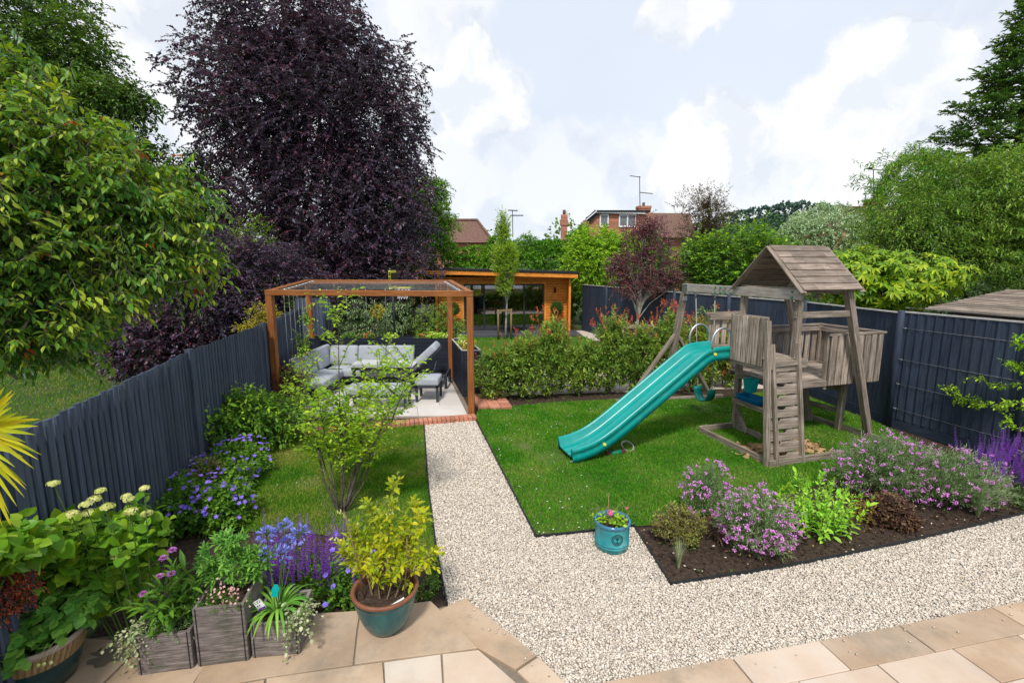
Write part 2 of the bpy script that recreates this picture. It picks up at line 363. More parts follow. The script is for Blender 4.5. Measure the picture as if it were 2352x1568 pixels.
# cloud whites, with softer grey bellies
n3 = N.new('ShaderNodeTexNoise'); n3.inputs['Scale'].default_value = 9; n3.inputs['Detail'].default_value = 7; L.new(nv.outputs[0], n3.inputs['Vector'])
crp = ramp(N, [(.70, .74, .80), (.90, .90, .91)], [.40, .54]); L.new(n3.outputs[0], crp.inputs[0])
vrp = (.70, .76, .86)
mc = N.new('ShaderNodeMixRGB'); mc.inputs[1].default_value = (*vrp, 1); L.new(acc, mc.inputs[0]); L.new(crp.outputs[0], mc.inputs[2])
bg2 = N.new('ShaderNodeBackground'); bg2.inputs[1].default_value = .95; L.new(mc.outputs[0], bg2.inputs[0])
mxf = N.new('ShaderNodeMath'); mxf.operation = 'MAXIMUM'; L.new(acc, mxf.inputs[0]); L.new(veil.outputs[0], mxf.inputs[1])
ms = N.new('ShaderNodeMixShader'); L.new(mxf.outputs[0], ms.inputs[0]); L.new(bg.outputs[0], ms.inputs[1]); L.new(bg2.outputs[0], ms.inputs[2]); L.new(ms.outputs[0], wo.inputs[0])
vs = sc.view_settings; vs.view_transform = 'Standard'; vs.look = 'None'; vs.gamma = 1; vs.exposure = 0.38; vs.use_curve_mapping = False
sc.cycles.max_bounces = 6; sc.cycles.diffuse_bounces = 3; sc.cycles.glossy_bounces = 3; sc.cycles.transmission_bounces = 4; sc.cycles.transparent_max_bounces = 8

# ================================================================= materials of the place
m_soil = M('soil', [(.028, .017, .011), (.060, .038, .026), (.10, .070, .050)], scale=22, rough=.95, bump=1, bscale=55, bdist=.03)
m_ground = M('rough_grass', [(.035, .060, .014), (.055, .085, .02), (.085, .085, .035)], scale=1.2, rough=.95, bump=.8, bscale=30, bdist=.03)
m_lawn = M('lawn', [(.05, .11, .012), (.085, .14, .022), (.15, .15, .05)], scale=1.1, detail=4, rough=.95, bump=1, bscale=60, bdist=.02, pos=[.15, .6, 1])
m_grav = M('gravel_bed', [(.46, .38, .30), (.60, .52, .44)], scale=60, rough=.9, bump=1, bscale=70, bdist=.02)
m_stone = M('pebble', [(.54, .44, .345), (.67, .585, .485), (.76, .70, .62)], scale=30, rough=.8, bump=.2, isl=.2)
m_slab = M('sandstone', [(.36, .24, .15), (.46, .33, .225), (.53, .41, .30)], scale=1.6, detail=9, rough=.8, bump=.25, bscale=60, isl=.10, dirt=(.20, .17, .13), dscale=1.3, bdist=.004)
m_slab2 = M('pale_sandstone', [(.53, .39, .285), (.61, .485, .375), (.64, .555, .465)], scale=1.3, detail=8, rough=.8, bump=.2, bscale=60, isl=.07, dirt=(.42, .35, .28), dscale=1.1, bdist=.004)
m_pslab = M('pale_porcelain', [(.58, .52, .47), (.68, .64, .60)], scale=1.5, rough=.6, bump=.1, isl=.10)
m_joint = M('mortar', [(.17, .135, .10), (.25, .21, .165)], scale=20, rough=.95, bump=.4)
m_brick = M('brick', [(.36, .13, .08), (.50, .21, .13), (.46, .25, .17)], scale=9, rough=.9, bump=.5, isl=.22)
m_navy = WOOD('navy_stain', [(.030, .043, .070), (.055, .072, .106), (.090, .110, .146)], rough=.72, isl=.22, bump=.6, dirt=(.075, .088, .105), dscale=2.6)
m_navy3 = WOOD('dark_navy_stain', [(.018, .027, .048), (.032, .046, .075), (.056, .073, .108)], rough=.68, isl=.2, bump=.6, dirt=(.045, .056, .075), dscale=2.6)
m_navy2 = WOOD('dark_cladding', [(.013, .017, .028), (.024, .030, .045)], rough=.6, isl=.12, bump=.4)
m_cap = M('pale_edge', [(.32, .31, .30), (.55, .53, .50)], scale=8, rough=.8)
m_edge = M('black_edging', [(.010, .012, .014), (.022, .026, .028)], scale=9, rough=.6, bump=.2)
m_perg = WOOD('pergola_timber', [(.16, .052, .013), (.29, .10, .025), (.41, .155, .042)], rough=.6, isl=.12, bump=.4, spec=.35)
m_cabin = WOOD('cabin_timber', [(.66, .195, .025), (.82, .29, .04), (.88, .38, .075)], rough=.5, isl=.10, bump=.35, sc_=.8, dirt=(.28, .08, .015), dscale=9)
m_grey = WOOD('weathered_timber', [(.095, .070, .052), (.31, .25, .20), (.58, .50, .42)], rough=.85, isl=.42, bump=.9, dirt=(.13, .115, .075), dscale=2.2)
m_greyd = WOOD('roof_timber', [(.13, .095, .074), (.24, .185, .148), (.38, .31, .255)], rough=.9, isl=.28, bump=.9, dirt=(.10, .085, .07), dscale=3)
m_greyl = WOOD('paler_weathered_timber', [(.24, .21, .18), (.40, .355, .31), (.52, .48, .43)], rough=.85, isl=.1, bump=.8, dirt=(.2, .18, .14), dscale=2.5)
m_steel = M('galvanised_steel', [(.45, .47, .48), (.62, .64, .66)], scale=14, rough=.35, metal=.9, bump=.05)
m_wire = M('wire', [(.30, .30, .30), (.42, .42, .42)], scale=10, rough=.5, metal=.3, bump=0)
m_black = M('black_metal', [(.012, .013, .015), (.022, .023, .026)], scale=8, rough=.45, bump=.05)
m_frame = M('anthracite_metal', [(.030, .034, .042), (.045, .050, .058)], scale=6, rough=.4, bump=.03)
m_cush = M('grey_cushion', [(.33, .355, .39), (.42, .445, .48)], scale=5, rough=.95, bump=.25, bscale=90, bdist=.004)
m_table = M('pale_table', [(.55, .55, .54), (.65, .65, .64)], scale=3, rough=.3, bump=.02)
m_slide = M('turquoise_plastic', [(.000, .245, .225), (.000, .33, .295)], scale=2.5, rough=.30, spec=.5, bump=.03, dirt=(.06, .29, .25), dscale=13)
m_green = M('green_plastic', [(.01, .20, .10), (.01, .25, .13)], scale=5, rough=.4, bump=0)
m_blue = M('blue_plastic', [(.0, .16, .36), (.0, .20, .42)], scale=5, rough=.35, bump=0)
m_teal2 = M('teal_plastic', [(.0, .36, .36), (.0, .42, .42)], scale=5, rough=.35, bump=0)
m_yel = M('yellow_plastic', [(.75, .72, .05), (.8, .8, .1)], scale=5, rough=.4, bump=0)
m_white = M('white_paint', [(.78, .79, .80), (.84, .85, .86)], scale=5, rough=.5, bump=0)
m_red = M('red_paint', [(.40, .03, .03), (.5, .05, .04)], scale=5, rough=.5, bump=0)
m_roofs = M('clay_tile', [(.09, .045, .032), (.15, .08, .06), (.21, .13, .10)], scale=9, rough=.9, bump=.3, isl=.25)
m_dark = M('dark_interior', [(.02, .018, .015), (.04, .035, .028)], scale=3, rough=.9, bump=0)
m_floor = M('interior_floor', [(.38, .26, .15), (.48, .35, .22)], scale=3, rough=.7, bump=0)
m_rope = M('rope', [(.35, .33, .30), (.5, .48, .44)], scale=60, rough=.9, bump=.5)
m_bark = M('bark', [(.055, .043, .033), (.10, .082, .065), (.17, .15, .125)], scale=14, rough=.95, bump=.8, bdist=.01)
m_barkd = M('dark_bark', [(.030, .024, .022), (.060, .050, .045), (.09, .08, .07)], scale=14, rough=.95, bump=.8)
m_barkp = M('pale_bark', [(.20, .18, .15), (.32, .29, .25), (.42, .40, .36)], scale=20, rough=.9, bump=.5)
m_stem = M('green_stem', [(.06, .12, .02), (.12, .18, .04)], scale=9, rough=.7, bump=0)
m_stemb = M('woody_stem', [(.16, .10, .05), (.27, .19, .10)], scale=9, rough=.8, bump=.2)
m_straw = M('dry_straw', [(.34, .21, .09), (.5, .34, .17)], scale=9, rough=.9, bump=0)
def GLASS(name, tint=(.02, .022, .025)):
    m, nt, N, L = nodes(name); o = N.new('ShaderNodeOutputMaterial'); t = N.new('ShaderNodeBsdfTransparent'); t.inputs[0].default_value = (.80, .78, .72, 1)
    g = N.new('ShaderNodeBsdfGlossy'); g.inputs['Roughness'].default_value = .01; g.inputs[0].default_value = (.9, .92, .95, 1); fr = N.new('ShaderNodeFresnel'); fr.inputs[0].default_value = 2.3
    x = N.new('ShaderNodeMixShader'); L.new(fr.outputs[0], x.inputs[0]); L.new(t.outputs[0], x.inputs[1]); L.new(g.outputs[0], x.inputs[2]); L.new(x.outputs[0], o.inputs[0]); return m
m_glass = GLASS('door_glass')
m_wglass = M('window_glass', [(.10, .12, .13), (.16, .18, .19)], scale=2, rough=.05, spec=.8, bump=0)

def G(pts, z=0): return [P(x, y, 0) for x, y in pts]
def sheet(name, poly, z, mat, kind='structure', uvm=None):
    mb = MB(); mb.quad([Vector((p[0], p[1], z)) for p in poly]); o = mb.build(name, mat); tag(o, kind=kind); return o

# ================================================================= ground, lawns, gravel, paving
sheet('ground', [(-400, -20), (400, -20), (400, 900), (-400, 900)], -.03, m_ground)
soil_poly = [(-4.0, 1.2), (9, 1.2), (6.9, 5.8), (6.44, 7.9), (6.2, 10.2), (4.9, 14.6), (3.0, 20.6), (-7.4, 20.6), (-5.25, 11.9), (-3.05, 2.9)]
sheet('garden_soil', soil_poly, 0, m_soil)
grav = G([(975, 968), (985, 1130), (1000, 1250), (1027, 1395), (1068, 1379), (1234, 1513), (1292, 1568), (1345, 1612), (1427, 1566), (2060, 1446), (2352, 1387), (2620, 1330), (2620, 1118), (2352, 1182), (2080, 1248), (1800, 1305), (1540, 1345), (1460, 1213), (1232, 1236), (1090, 960)])
sheet('gravel_path', grav, .008, m_grav)
lawn1 = G([(1092, 958), (1232, 1232), (1460, 1210), (1515, 1207), (1600, 1190), (1760, 1150), (1900, 1110), (2030, 1082), (2160, 1045)])+[Vector(p+(0,)) for p in ((6.36, 8.0), (6.12, 10.1), (5.4, 10.05), (4.3, 9.55))]+G([(1520, 912), (1390, 920), (1250, 928), (1100, 942)])
lawn2 = G([(972, 970), (983, 1130), (998, 1250), (1006, 1292), (960, 1300), (840, 1245), (700, 1225), (560, 1222), (525, 1205), (545, 1150), (590, 1060), (640, 1005), (720, 985), (850, 978)])
sheet('lawn', lawn1, .012, m_lawn); sheet('side_lawn', lawn2, .012, m_lawn)
far1 = [(-4.4, 12.6), (1.2, 12.6), (4.0, 12.9), (3.7, 15.0), (3.0, 17.2), (2.75, 18.7), (-5.6, 18.3)]
sheet('far_lawn', far1, .012, m_lawn)
sheet('far_paving', [(-.6, 9.75), (4.6, 10.35), (6.0, 10.4), (4.75, 14.6), (3.3, 20.2), (2.7, 20.2), (2.8, 18.6), (3.0, 17.2), (3.7, 15.0), (3.9, 12.6), (1.0, 12.3), (-.7, 12.3), (-1.0, 11.4)], .008, M('pale_shingle', [(.50, .42, .35), (.66, .58, .50)], scale=30, rough=.9, bump=.8))
nb = [(-40, 2), (-3.4, 2.5), (-4.2, 7), (-5.4, 12), (-7.6, 20), (-8, 24), (-40, 24)]
sheet('neighbour_lawn', nb, -.012, M('darker_lawn', [(.030, .060, .012), (.05, .085, .018), (.085, .075, .035)], scale=.9, rough=.95, bump=1, bscale=30, bdist=.03))  # neighbour's turf, a darker green than the garden lawn

def grass(name, poly, n, h, z=.012, mat=None):
    q = pts_in(poly, n); lv = LV(); keep = np.ones(len(q), bool)
    for cx, cy, rr in ((.62, 6.55, .38), (-1.88, 5.05, .42), (3.7, 8.9, .55), (3.3, 6.9, .3), (-2.6, 5.6, .3), (2.2, 5.0, .25), (1.1, 4.95, .22), (.2, 6.9, .2), (-1.3, 6.9, .3)):
        d2 = np.hypot(q[:, 0]-cx, q[:, 1]-cy)/rr*(1+.35*np.sin(q[:, 0]*9+q[:, 1]*7)); keep &= rng.uniform(0, 1, len(q)) > np.clip(1.15-d2, 0, .85)
    q = q[keep]; m = len(q); p = np.concatenate([q, np.full((m, 1), z)], 1)
    d = rng.normal(0, .45, (m, 3)); d[:, 2] = 1; nn = rnd(m); nn[:, 2] = 0
    pat = (np.sin(q[:, 0]*2.1+np.sin(q[:, 1]*1.7)*2)*np.cos(q[:, 1]*2.6+q[:, 0])+1)*.5
    lv.leaves(p, d, nn, h*rng.uniform(.5, 1.3, m)*(.75+.5*pat), .007+q[:, 1]*.0006, 'nee')
    o = lv.build(name, mat); tag(o, kind='stuff'); return o
m_blade = LEAF('grass_blade', [(.018, .100, .004), (.036, .155, .007), (.066, .19, .011), (.15, .19, .04)], trans=.3, gloss=.12, scale=1.3, val=.15, pat=2.0)
m_blade2 = LEAF('grass_blade_dry', [(.024, .095, .005), (.055, .155, .009), (.10, .185, .015), (.20, .20, .05)], trans=.3, gloss=.12, scale=1.3, val=.15, pat=2.4)
grass('grass', lawn1, 190000, .036, mat=m_blade)
grass('grass', lawn2, 90000, .034, mat=m_blade2)
grass('grass', far1, 40000, .045, mat=m_blade)
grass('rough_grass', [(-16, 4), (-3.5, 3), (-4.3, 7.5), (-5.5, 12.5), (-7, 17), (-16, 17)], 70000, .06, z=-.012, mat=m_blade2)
# daisies and clover heads dotted in the grass
q = np.concatenate([pts_in(lawn1, 200), pts_in(lawn2, 25)]); q = q[(np.sin(q[:, 0]*2)+np.cos(q[:, 1]*1.6)) > -.5]; lv = LV(); p = np.concatenate([q, np.full((len(q), 1), .045)], 1)
for k in range(5): an = k*1.2566; lv.leaves(p, np.tile((math.cos(an), math.sin(an), .15), (len(p), 1)), np.tile((0, 0, 1.0), (len(p), 1)), .010, .010, 'l2')
tag(lv.build('daisies', m_white), kind='stuff')

# loose stones of the gravel
def stones(name, poly, n, r0, mat, z=.006, far=0):
    q = pts_in(poly, n); m = len(q); r = r0*rng.lognormal(0, .28, m)*(1+far*q[:, 1])
    o = A([(1, 0, 0), (0, 1, 0), (-1, 0, 0), (0, -1, 0), (.1, .1, .75), (.7, .7, -.3), (-.7, .7, .35), (-.7, -.7, -.2), (.7, -.7, .4)])[:5]
    base = A([(1, .1, .1), (.45, .85, .25), (-.5, .8, 0), (-1, -.1, .2), (-.4, -.85, .1), (.55, -.75, .3), (.05, .05, .75)])
    a = rng.uniform(0, 6.28, m); V = base[None]*rng.uniform(.72, 1.25, (m, 7, 3)); c, s_ = np.cos(a)[:, None], np.sin(a)[:, None]
    el = rng.uniform(.65, 1.0, m)[:, None]
    x, y = V[..., 0], V[..., 1]*el; tl = rng.normal(0, .35, (m, 1)); zz = V[..., 2]+x*tl
    W = np.stack([x*c-y*s_, x*s_+y*c, zz*.72], -1)*r[:, None, None]; W[..., :2] += q[:, None]; W[..., 2] += z+rng.uniform(0, .008, (m, 1))
    tf = np.asarray([(6, i, (i+1) % 6) for i in range(6)]+[(0, 5, 3), (0, 3, 2), (0, 2, 1), (5, 4, 3)])
    lv = LV(); lv.raw(W, (np.arange(m)*7)[:, None, None]+tf[None]); return tag(lv.build(name, mat), kind='stuff')
near = [p for p in grav if p[1] < 6]
stones('gravel', grav, 90000, .0102, m_stone, far=.04)
stones('gravel', G([(1000, 1250), (1027, 1395), (1068, 1379), (1234, 1513), (1292, 1568), (1345, 1612), (1427, 1566), (2060, 1446), (2352, 1387), (2620, 1330), (2620, 1118), (2352, 1182), (2080, 1248), (1800, 1305), (1540, 1345), (1460, 1213), (1232, 1236)]), 60000, .0102, m_stone, z=.012)
stones('stray_pebbles', G([(1068, 1379), (1234, 1513), (1292, 1568), (1240, 1568), (1180, 1513), (1030, 1392)]), 22, .009, m_stone, z=.034)
stones('stray_pebbles', G([(1427, 1566), (2060, 1446), (2352, 1387), (2400, 1440), (2060, 1500), (1700, 1567)]), 22, .0075, m_stone, z=.034)
stones('stray_pebbles', G([(1160, 1100), (1232, 1236), (1460, 1213), (1460, 1190), (1250, 1200), (1120, 990)]), 60, .009, m_stone, z=.02)
bed = G([(1462, 1215), (1540, 1343), (1800, 1303), (2080, 1246), (2352, 1180), (2600, 1120), (2600, 1040), (2220, 1062), (2030, 1110), (1900, 1145), (1760, 1175), (1600, 1203)])
stones('soil_crumbs', bed, 2600, .012, m_soil, z=.0)
stones('bed_pebbles', bed, 170, .014, m_stone, z=.002)

# black edging strips round the lawn and bed
def edging(pts, h=.05):
    mb = MB()
    for a, b in zip(pts[:-1], pts[1:]): mb.beam((a[0], a[1], h/2-.005), (b[0], b[1], h/2-.005), .012, h)
    return mb
for nm, pts, lb in (('bed_edging', [(1455, 1211), (1540, 1347), (1800, 1307), (2080, 1250), (2352, 1184), (2600, 1124)], 'black plastic edging strip round the purple flower bed'),
                    ('lawn_edging', [(1090, 962), (1160, 1098), (1231, 1237), (1300, 1231), (1456, 1213)], 'black edging strip between play lawn and gravel path'),
                    ('lawn_edging', [(973, 972), (985, 1130), (1000, 1250), (1027, 1396)], 'thin black edging along the small lawn beside the gravel path')):
    tag(edging(G(pts)).build(nm, m_edge), lb, 'edging')

# upper terrace, its slabs, and the slab margins
TZ = .08
def slabs(name, quads, z, mats, th=.05, gap=.006):
    mb = MB(); jm = MB()
    for q in quads:
        mi = 0
        if isinstance(q[0], int): mi, q = q
        ps = [Vector((p[0], p[1], 0)) for p in q]; c = sum(ps, Vector())/len(ps)
        qq = [p+(c-p).normalized()*gap for p in ps]
        mb.prism([(p.x, p.y) for p in qq], z-th, z+random.uniform(-.002, .002), mi)
    return tag(mb.build(name, mats, bevel=.004), kind='structure')
def T_(pts): return [P(x, y, TZ) for x, y in pts]
terr = T_([(-160, 1440), (205, 1462), (640, 1408), (800, 1400), (990, 1378), (1098, 1487), (1230, 1600), (1230, 1760), (-160, 1760)])
mb = MB(); mb.prism([(p.x, p.y) for p in terr], -.02, TZ-.012); tag(mb.build('terrace_base', m_joint), kind='structure')
slabs('terrace', [T_([(-160, 1442), (205, 1464), (302, 1468), (318, 1488), (235, 1568), (200, 1600), (-160, 1700)]), T_([(302, 1468), (520, 1425), (500, 1480), (443, 1570), (425, 1592), (205, 1602), (240, 1567), (320, 1487)]),
                  T_([(521, 1423), (737, 1406), (828, 1399), (821, 1445), (812, 1525), (611, 1555), (432, 1588), (460, 1535)]), T_([(828, 1399), (990, 1378), (1050, 1435), (1098, 1487), (1016, 1499), (881, 1516), (812, 1525), (821, 1445)]),
                  (1, T_([(881, 1518), (1013, 1499), (1022, 1640), (888, 1660)])), (1, T_([(1015, 1499), (1099, 1489), (1226, 1600), (1226, 1660), (1022, 1660)])),
                  T_([(611, 1556), (880, 1518), (890, 1660), (600, 1700)]), T_([(425, 1594), (609, 1558), (598, 1700), (380, 1700)]), T_([(-160, 1702), (200, 1602), (424, 1594), (380, 1700), (370, 1760), (-160, 1760)])], TZ, [m_slab, m_slab2])
lp = G([(940, 1420), (1068, 1379), (1234, 1513), (1292, 1568), (1345, 1612), (1420, 1680), (1250, 1750), (1050, 1600)])
sheet('paving_bed', lp, .010, m_joint)
slabs('paving', [G([(970, 1425), (1068, 1379), (1234, 1513), (1185, 1546)]), G([(1186, 1548), (1236, 1514), (1292, 1568), (1345, 1612), (1450, 1700), (1380, 1730)])], .03, [m_slab, m_slab2], th=.03)
# right margin: courses of slabs parallel to the gravel's edge
e0, e1 = P(1427, 1566), P(2352, 1387); ed = (e1-e0).normalized(); en = Vector((ed.y, -ed.x, 0)); qs = []
start = e0-ed*.6
joints0 = [(P(x, y)-start).dot(ed) for x, y in ((1684, 1522), (1882, 1480), (2067, 1445), (2276, 1401))]
rowsd = [(0, .26, [-.4]+joints0+[joints0[-1]+.62, joints0[-1]+1.2, joints0[-1]+1.8]), (.26, .55, [-.6, .28, .98, 1.72, 2.35, 3.0, 3.6, 4.2, 4.8]), (.55, 1.1, [-.6, .2, .75, 1.5, 2.25, 3.0, 3.7, 4.5]), (1.1, 1.7, [-.6, .4, 1.1, 1.9, 2.7, 3.5, 4.5]), (1.7, 2.6, [-.6, .5, 1.4, 2.3, 3.2, 4.5])]
for a, b, js in rowsd:
    for j0, j1 in zip(js[:-1], js[1:]):
        qq = [start+ed*j0+en*a, start+ed*j1+en*a, start+ed*j1+en*b, start+ed*j0+en*b]; qs.append((1 if random.random() < .55 else 0, qq))
slabs('paving', qs, .03, [m_slab, m_slab2], th=.03, gap=.005)
sheet('paving_bed', [start-ed*.3, start+ed*5, start+ed*5+en*2.6, start-ed*.3+en*2.6], .010, m_joint)

# pergola patio and its brick course
FR, BR, FL, BL = P(1083, 955), P(1037, 870), at(618, 662, 8.8).xy.to_3d(), at(708, 665, 11.6).xy.to_3d()
sheet('patio_bed', [(-4.75, 8.15), (-.70, 8.30), (-1.40, 11.3), (-5.2, 11.9)], .012, m_joint)
qs = []
u_ = (BR-FR).normalized()
for r_ in range(6):
    y0, y1 = 8.36+r_*.6, 8.36+(r_+1)*.6-.0; x1 = lambda y: -.80-(y-8.36)*.245
    xs = [x1(y0)]; k = .30 if r_ % 2 else 0
    while xs[-1] > -4.9: xs.append(xs[-1]-(.9 if len(xs) > 1 or not k else .45))
    for a, b in zip(xs[:-1], xs[1:]): qs.append([(b, y0), (a, y0), (a-.147, y1), (b-.147, y1)])
slabs('patio', [[Vector((x, y, 0)) for x, y in q] for q in qs], .035, [m_pslab], th=.03, gap=.004)
mb = MB(); b0, b1 = P(1093, 957, .05), P(962, 968, .05); n = 13; dv = (b1-b0)/n
for i in range(n+24):
    c = b0+dv*(i+.5); mb.box(c+Vector((0, -.01, -.01)), (dv.length-.009, .20, .09), (dv.normalized(), Vector((-dv.y, dv.x, 0)).normalized(), Vector((0, 0, 1))))
tag(mb.build('brick_edge', m_brick, bevel=.004), kind='structure')
mb = MB()
for j in range(3):
    for i in range(9): mb.box(Vector((-.66-.23*.103*i+j*.0+.115+.22*j, 8.85+i*.11, .03)), (.21, .10, .06))
tag(mb.build('brick_step', m_brick, bevel=.004), kind='structure')

# ================================================================= fences
def fence_run(name, label, pts, h, style, group=None, posts=None, cap=False, gb=False):
    f = thing(name, label, 'fence', (pts[0][0], pts[0][1], 0), group)
    for (a, b) in zip(pts[:-1], pts[1:]):
        a = Vector((a[0], a[1], 0)); b = Vector((b[0], b[1], 0)); L_ = (b-a).length; x = (b-a)/L_; nrm_ = Vector((x.y, -x.x, 0))
        if nrm_.dot(Vector((0, 6, 0))-a) < 0: nrm_ = -nrm_
        nb_ = max(1, round(L_/(2.9 if style == 'slat' else 1.83))); mb_ = None
        for k in range(nb_):
            p = MB(); s0 = L_*k/nb_; s1 = L_*(k+1)/nb_
            if style == 'slat':
                w_ = .092; n_ = int((s1-s0)/w_); w_ = (s1-s0)/n_
                for i in range(n_):
                    o = a+x*(s0+w_*(i+.5)); hh = h+random.uniform(-.008, .008); ww = w_*.33
                    tl = Vector((random.uniform(-.004, .004), 0, hh))
                    p.extr([(-ww, -.008), (-ww, .008), (-ww*.7, .017), (ww*.7, .017), (ww, .008), (ww, -.008)], o+Vector((0, 0, .02)), x, nrm_, tl, sm=False)
                for i in range(n_):
                    o = a+x*(s0+w_*(i+1.0))-nrm_*.040; p.extr([(-w_*.49, 0), (w_*.49, 0), (w_*.49, .012), (-w_*.49, .012)], o+Vector((0, 0, .02)), x, nrm_, Vector((0, 0, h-.05)))
                for z in (.35, h-.3): p.beam(a+x*s0+Vector((0, 0, z))-nrm_*.03, a+x*s1+Vector((0, 0, z))-nrm_*.03, .035, .08)
            else:
                w_ = .125 if style == 'feather' else .10; n_ = int((s1-s0)/w_); w_ = (s1-s0)/n_; zb = .17 if gb else .03
                for i in range(n_):
                    o = a+x*(s0+w_*i); t_ = .022 if style == 'feather' else .007
                    p.extr([(0, 0), (w_+.008, 0), (w_+.008, .006+t_), (0, .006)], o+Vector((0, 0, zb)), x, nrm_, Vector((0, 0, h-zb)), sm=False)
                if gb: p.beam(a+x*s0+Vector((0, 0, .085)), a+x*s1+Vector((0, 0, .085)), .035, .165)
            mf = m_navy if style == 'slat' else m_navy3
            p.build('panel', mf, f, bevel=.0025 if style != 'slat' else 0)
            if cap:
                p = MB(); p.beam(a+x*s0+Vector((0, 0, h+.013)), a+x*s1+Vector((0, 0, h+.013)), .06, .024); p.build('cap_rail', m_cap, f, bevel=.003)
            p = MB(); pc = a+x*s0
            if style == 'slat': p.beam(pc+Vector((0, 0, 0))+nrm_*.02, pc+Vector((0, 0, h+.05))+nrm_*.02, .10, .06, up=nrm_)
            else: p.tube([pc+nrm_*.015, pc+Vector((0, 0, h+.04))+nrm_*.015, pc+Vector((0, 0, h+.055))+nrm_*.015], [.058, .058, .04], 12)
            p.build('post', mf, f)
    return f
FL_pts = [at(-330, 1150+20, 2.2).xy.to_3d(), (-3.10, 2.9, 0), (-4.08, 5.95, 0), (-4.62, 8.5, 0), (-5.5, 12.2, 0)]
FL_pts = [(-2.45, .5, 0)]+[P(5, 1010, 1.68), P(430, 807, 1.68), P(600, 745, 1.68), P(690, 707, 1.68)]
fence_run('slatted_fence', 'dark blue-grey fence of narrow upright slats beside the pergola and hydrangeas', FL_pts, 1.66, 'slat')
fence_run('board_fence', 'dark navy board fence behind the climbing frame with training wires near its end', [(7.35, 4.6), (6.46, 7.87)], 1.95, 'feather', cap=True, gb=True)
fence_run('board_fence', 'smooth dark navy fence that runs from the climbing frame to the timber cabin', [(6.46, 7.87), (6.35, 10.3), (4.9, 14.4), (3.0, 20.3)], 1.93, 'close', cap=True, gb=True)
# end panel behind the pergola's left corner
mb = thing('end_fence', 'short dark fence panel behind the back left post of the pergola', 'fence', (-5.3, 12.4, 0))
p_ = MB()
for i in range(9): p_.box((-5.55+i*.1, 12.35, .95), (.09, .02, 1.9))
p_.build('panel', m_navy, mb)

# training wires with eyelets
for k, (y0, y1) in enumerate(((758, 815), (826, 905), (890, 988), (953, 1080), (703+22, 752))):
    a = at((2052, 2036, 2020, 2006, 2076)[k], (y0-4, y0, y0-8, y0-15, 707)[k], 7.75); b = Vector((7.12, 5.4, a.z)); a = Vector((6.44, 7.8, a.z))
    t_ = thing('training_wire', '%s steel training wire stretched across the navy fence' % ('second highest', 'middle', 'second lowest', 'lowest', 'topmost')[k], 'wire', a, 'training wires on the navy fence')
    m1 = MB(); m1.tube([a, a.lerp(b, .5)-Vector((0, 0, .008)), b], .0028, 5); m1.build('cable', m_wire, t_)
    m1 = MB(); m1.tube([a+Vector((.03, .02, 0)), a, a.lerp(b, .02)], .006, 6); m1.build('eyelet', m_wire, t_)

# ================================================================= pergola
pg = thing('pergola', 'brown timber pergola strung with steel wires over the corner sofa', 'pergola', (FR.x, FR.y, 0))
ZP = 2.28
ZQ = {id(FR): ZP, id(FL): ZP, id(BR): ZP+.11, id(BL): ZP+.11}
for c in (FR, BR, FL, BL):
    m1 = MB(); m1.beam((c.x, c.y, .03), (c.x, c.y, ZQ[id(c)]-.105), .115, .115, up=(0, 1, 0)); m1.build('post', m_perg, pg, bevel=.006)
def q(c, z=None): return Vector((c.x, c.y, ZQ[id(c)]-.05 if z is None else z))
for a, b, ex in ((FL, FR, .058), (BL, BR, .058)):
    d = (b-a).normalized()*ex; m1 = MB(); m1.beam(q(a)-d, q(b)+d, .115, .10); m1.build('beam', m_perg, pg, bevel=.006)
for a, b in ((FL, BL), (FR, BR)):
    d = (b-a).normalized()*.06; m1 = MB(); m1.beam(q(a)+d, q(b)-d, .11, .098); m1.build('beam', m_perg, pg, bevel=.006)
for k in range(10):
    t = .06+.88*k/9; a = q(FL.lerp(BL, t), ZP-.03+.11*t)+Vector((.05, 0, 0)); b = q(FR.lerp(BR, t), ZP-.03+.11*t)-Vector((.05, 0, 0)); m1 = MB()
    m1.tube([a, a.lerp(b, .5)-Vector((0, 0, .012)), b], .003, 5); wv = m1.build('wire', m_wire, pg)
    dd = (b-a).normalized()
    for e_, f_ in ((a, a+dd*.16), (b, b-dd*.16)): m1 = MB(); m1.tube([e_, f_], .008, 6); m1.build('turnbuckle', m_steel, wv)
def vwire(a, z0=.1):
    m1 = MB(); m1.tube([Vector((a.x, a.y, z0)), Vector((a.x, a.y, ZP-.1))], .003, 5); wv = m1.build('wire', m_wire, pg)
    m1 = MB(); m1.tube([Vector((a.x, a.y, ZP-.28)), Vector((a.x, a.y, ZP-.12))], .008, 6); m1.build('turnbuckle', m_steel, wv)
for t in (.30, .42, .54, .66, .78, .90): vwire(FL.lerp(BL, t))
for t in (.13, .27, .41, .55): vwire(BL.lerp(BR, t), 1.0)
mb = MB(); 
# strip light-coloured end plates on the post tops are not needed

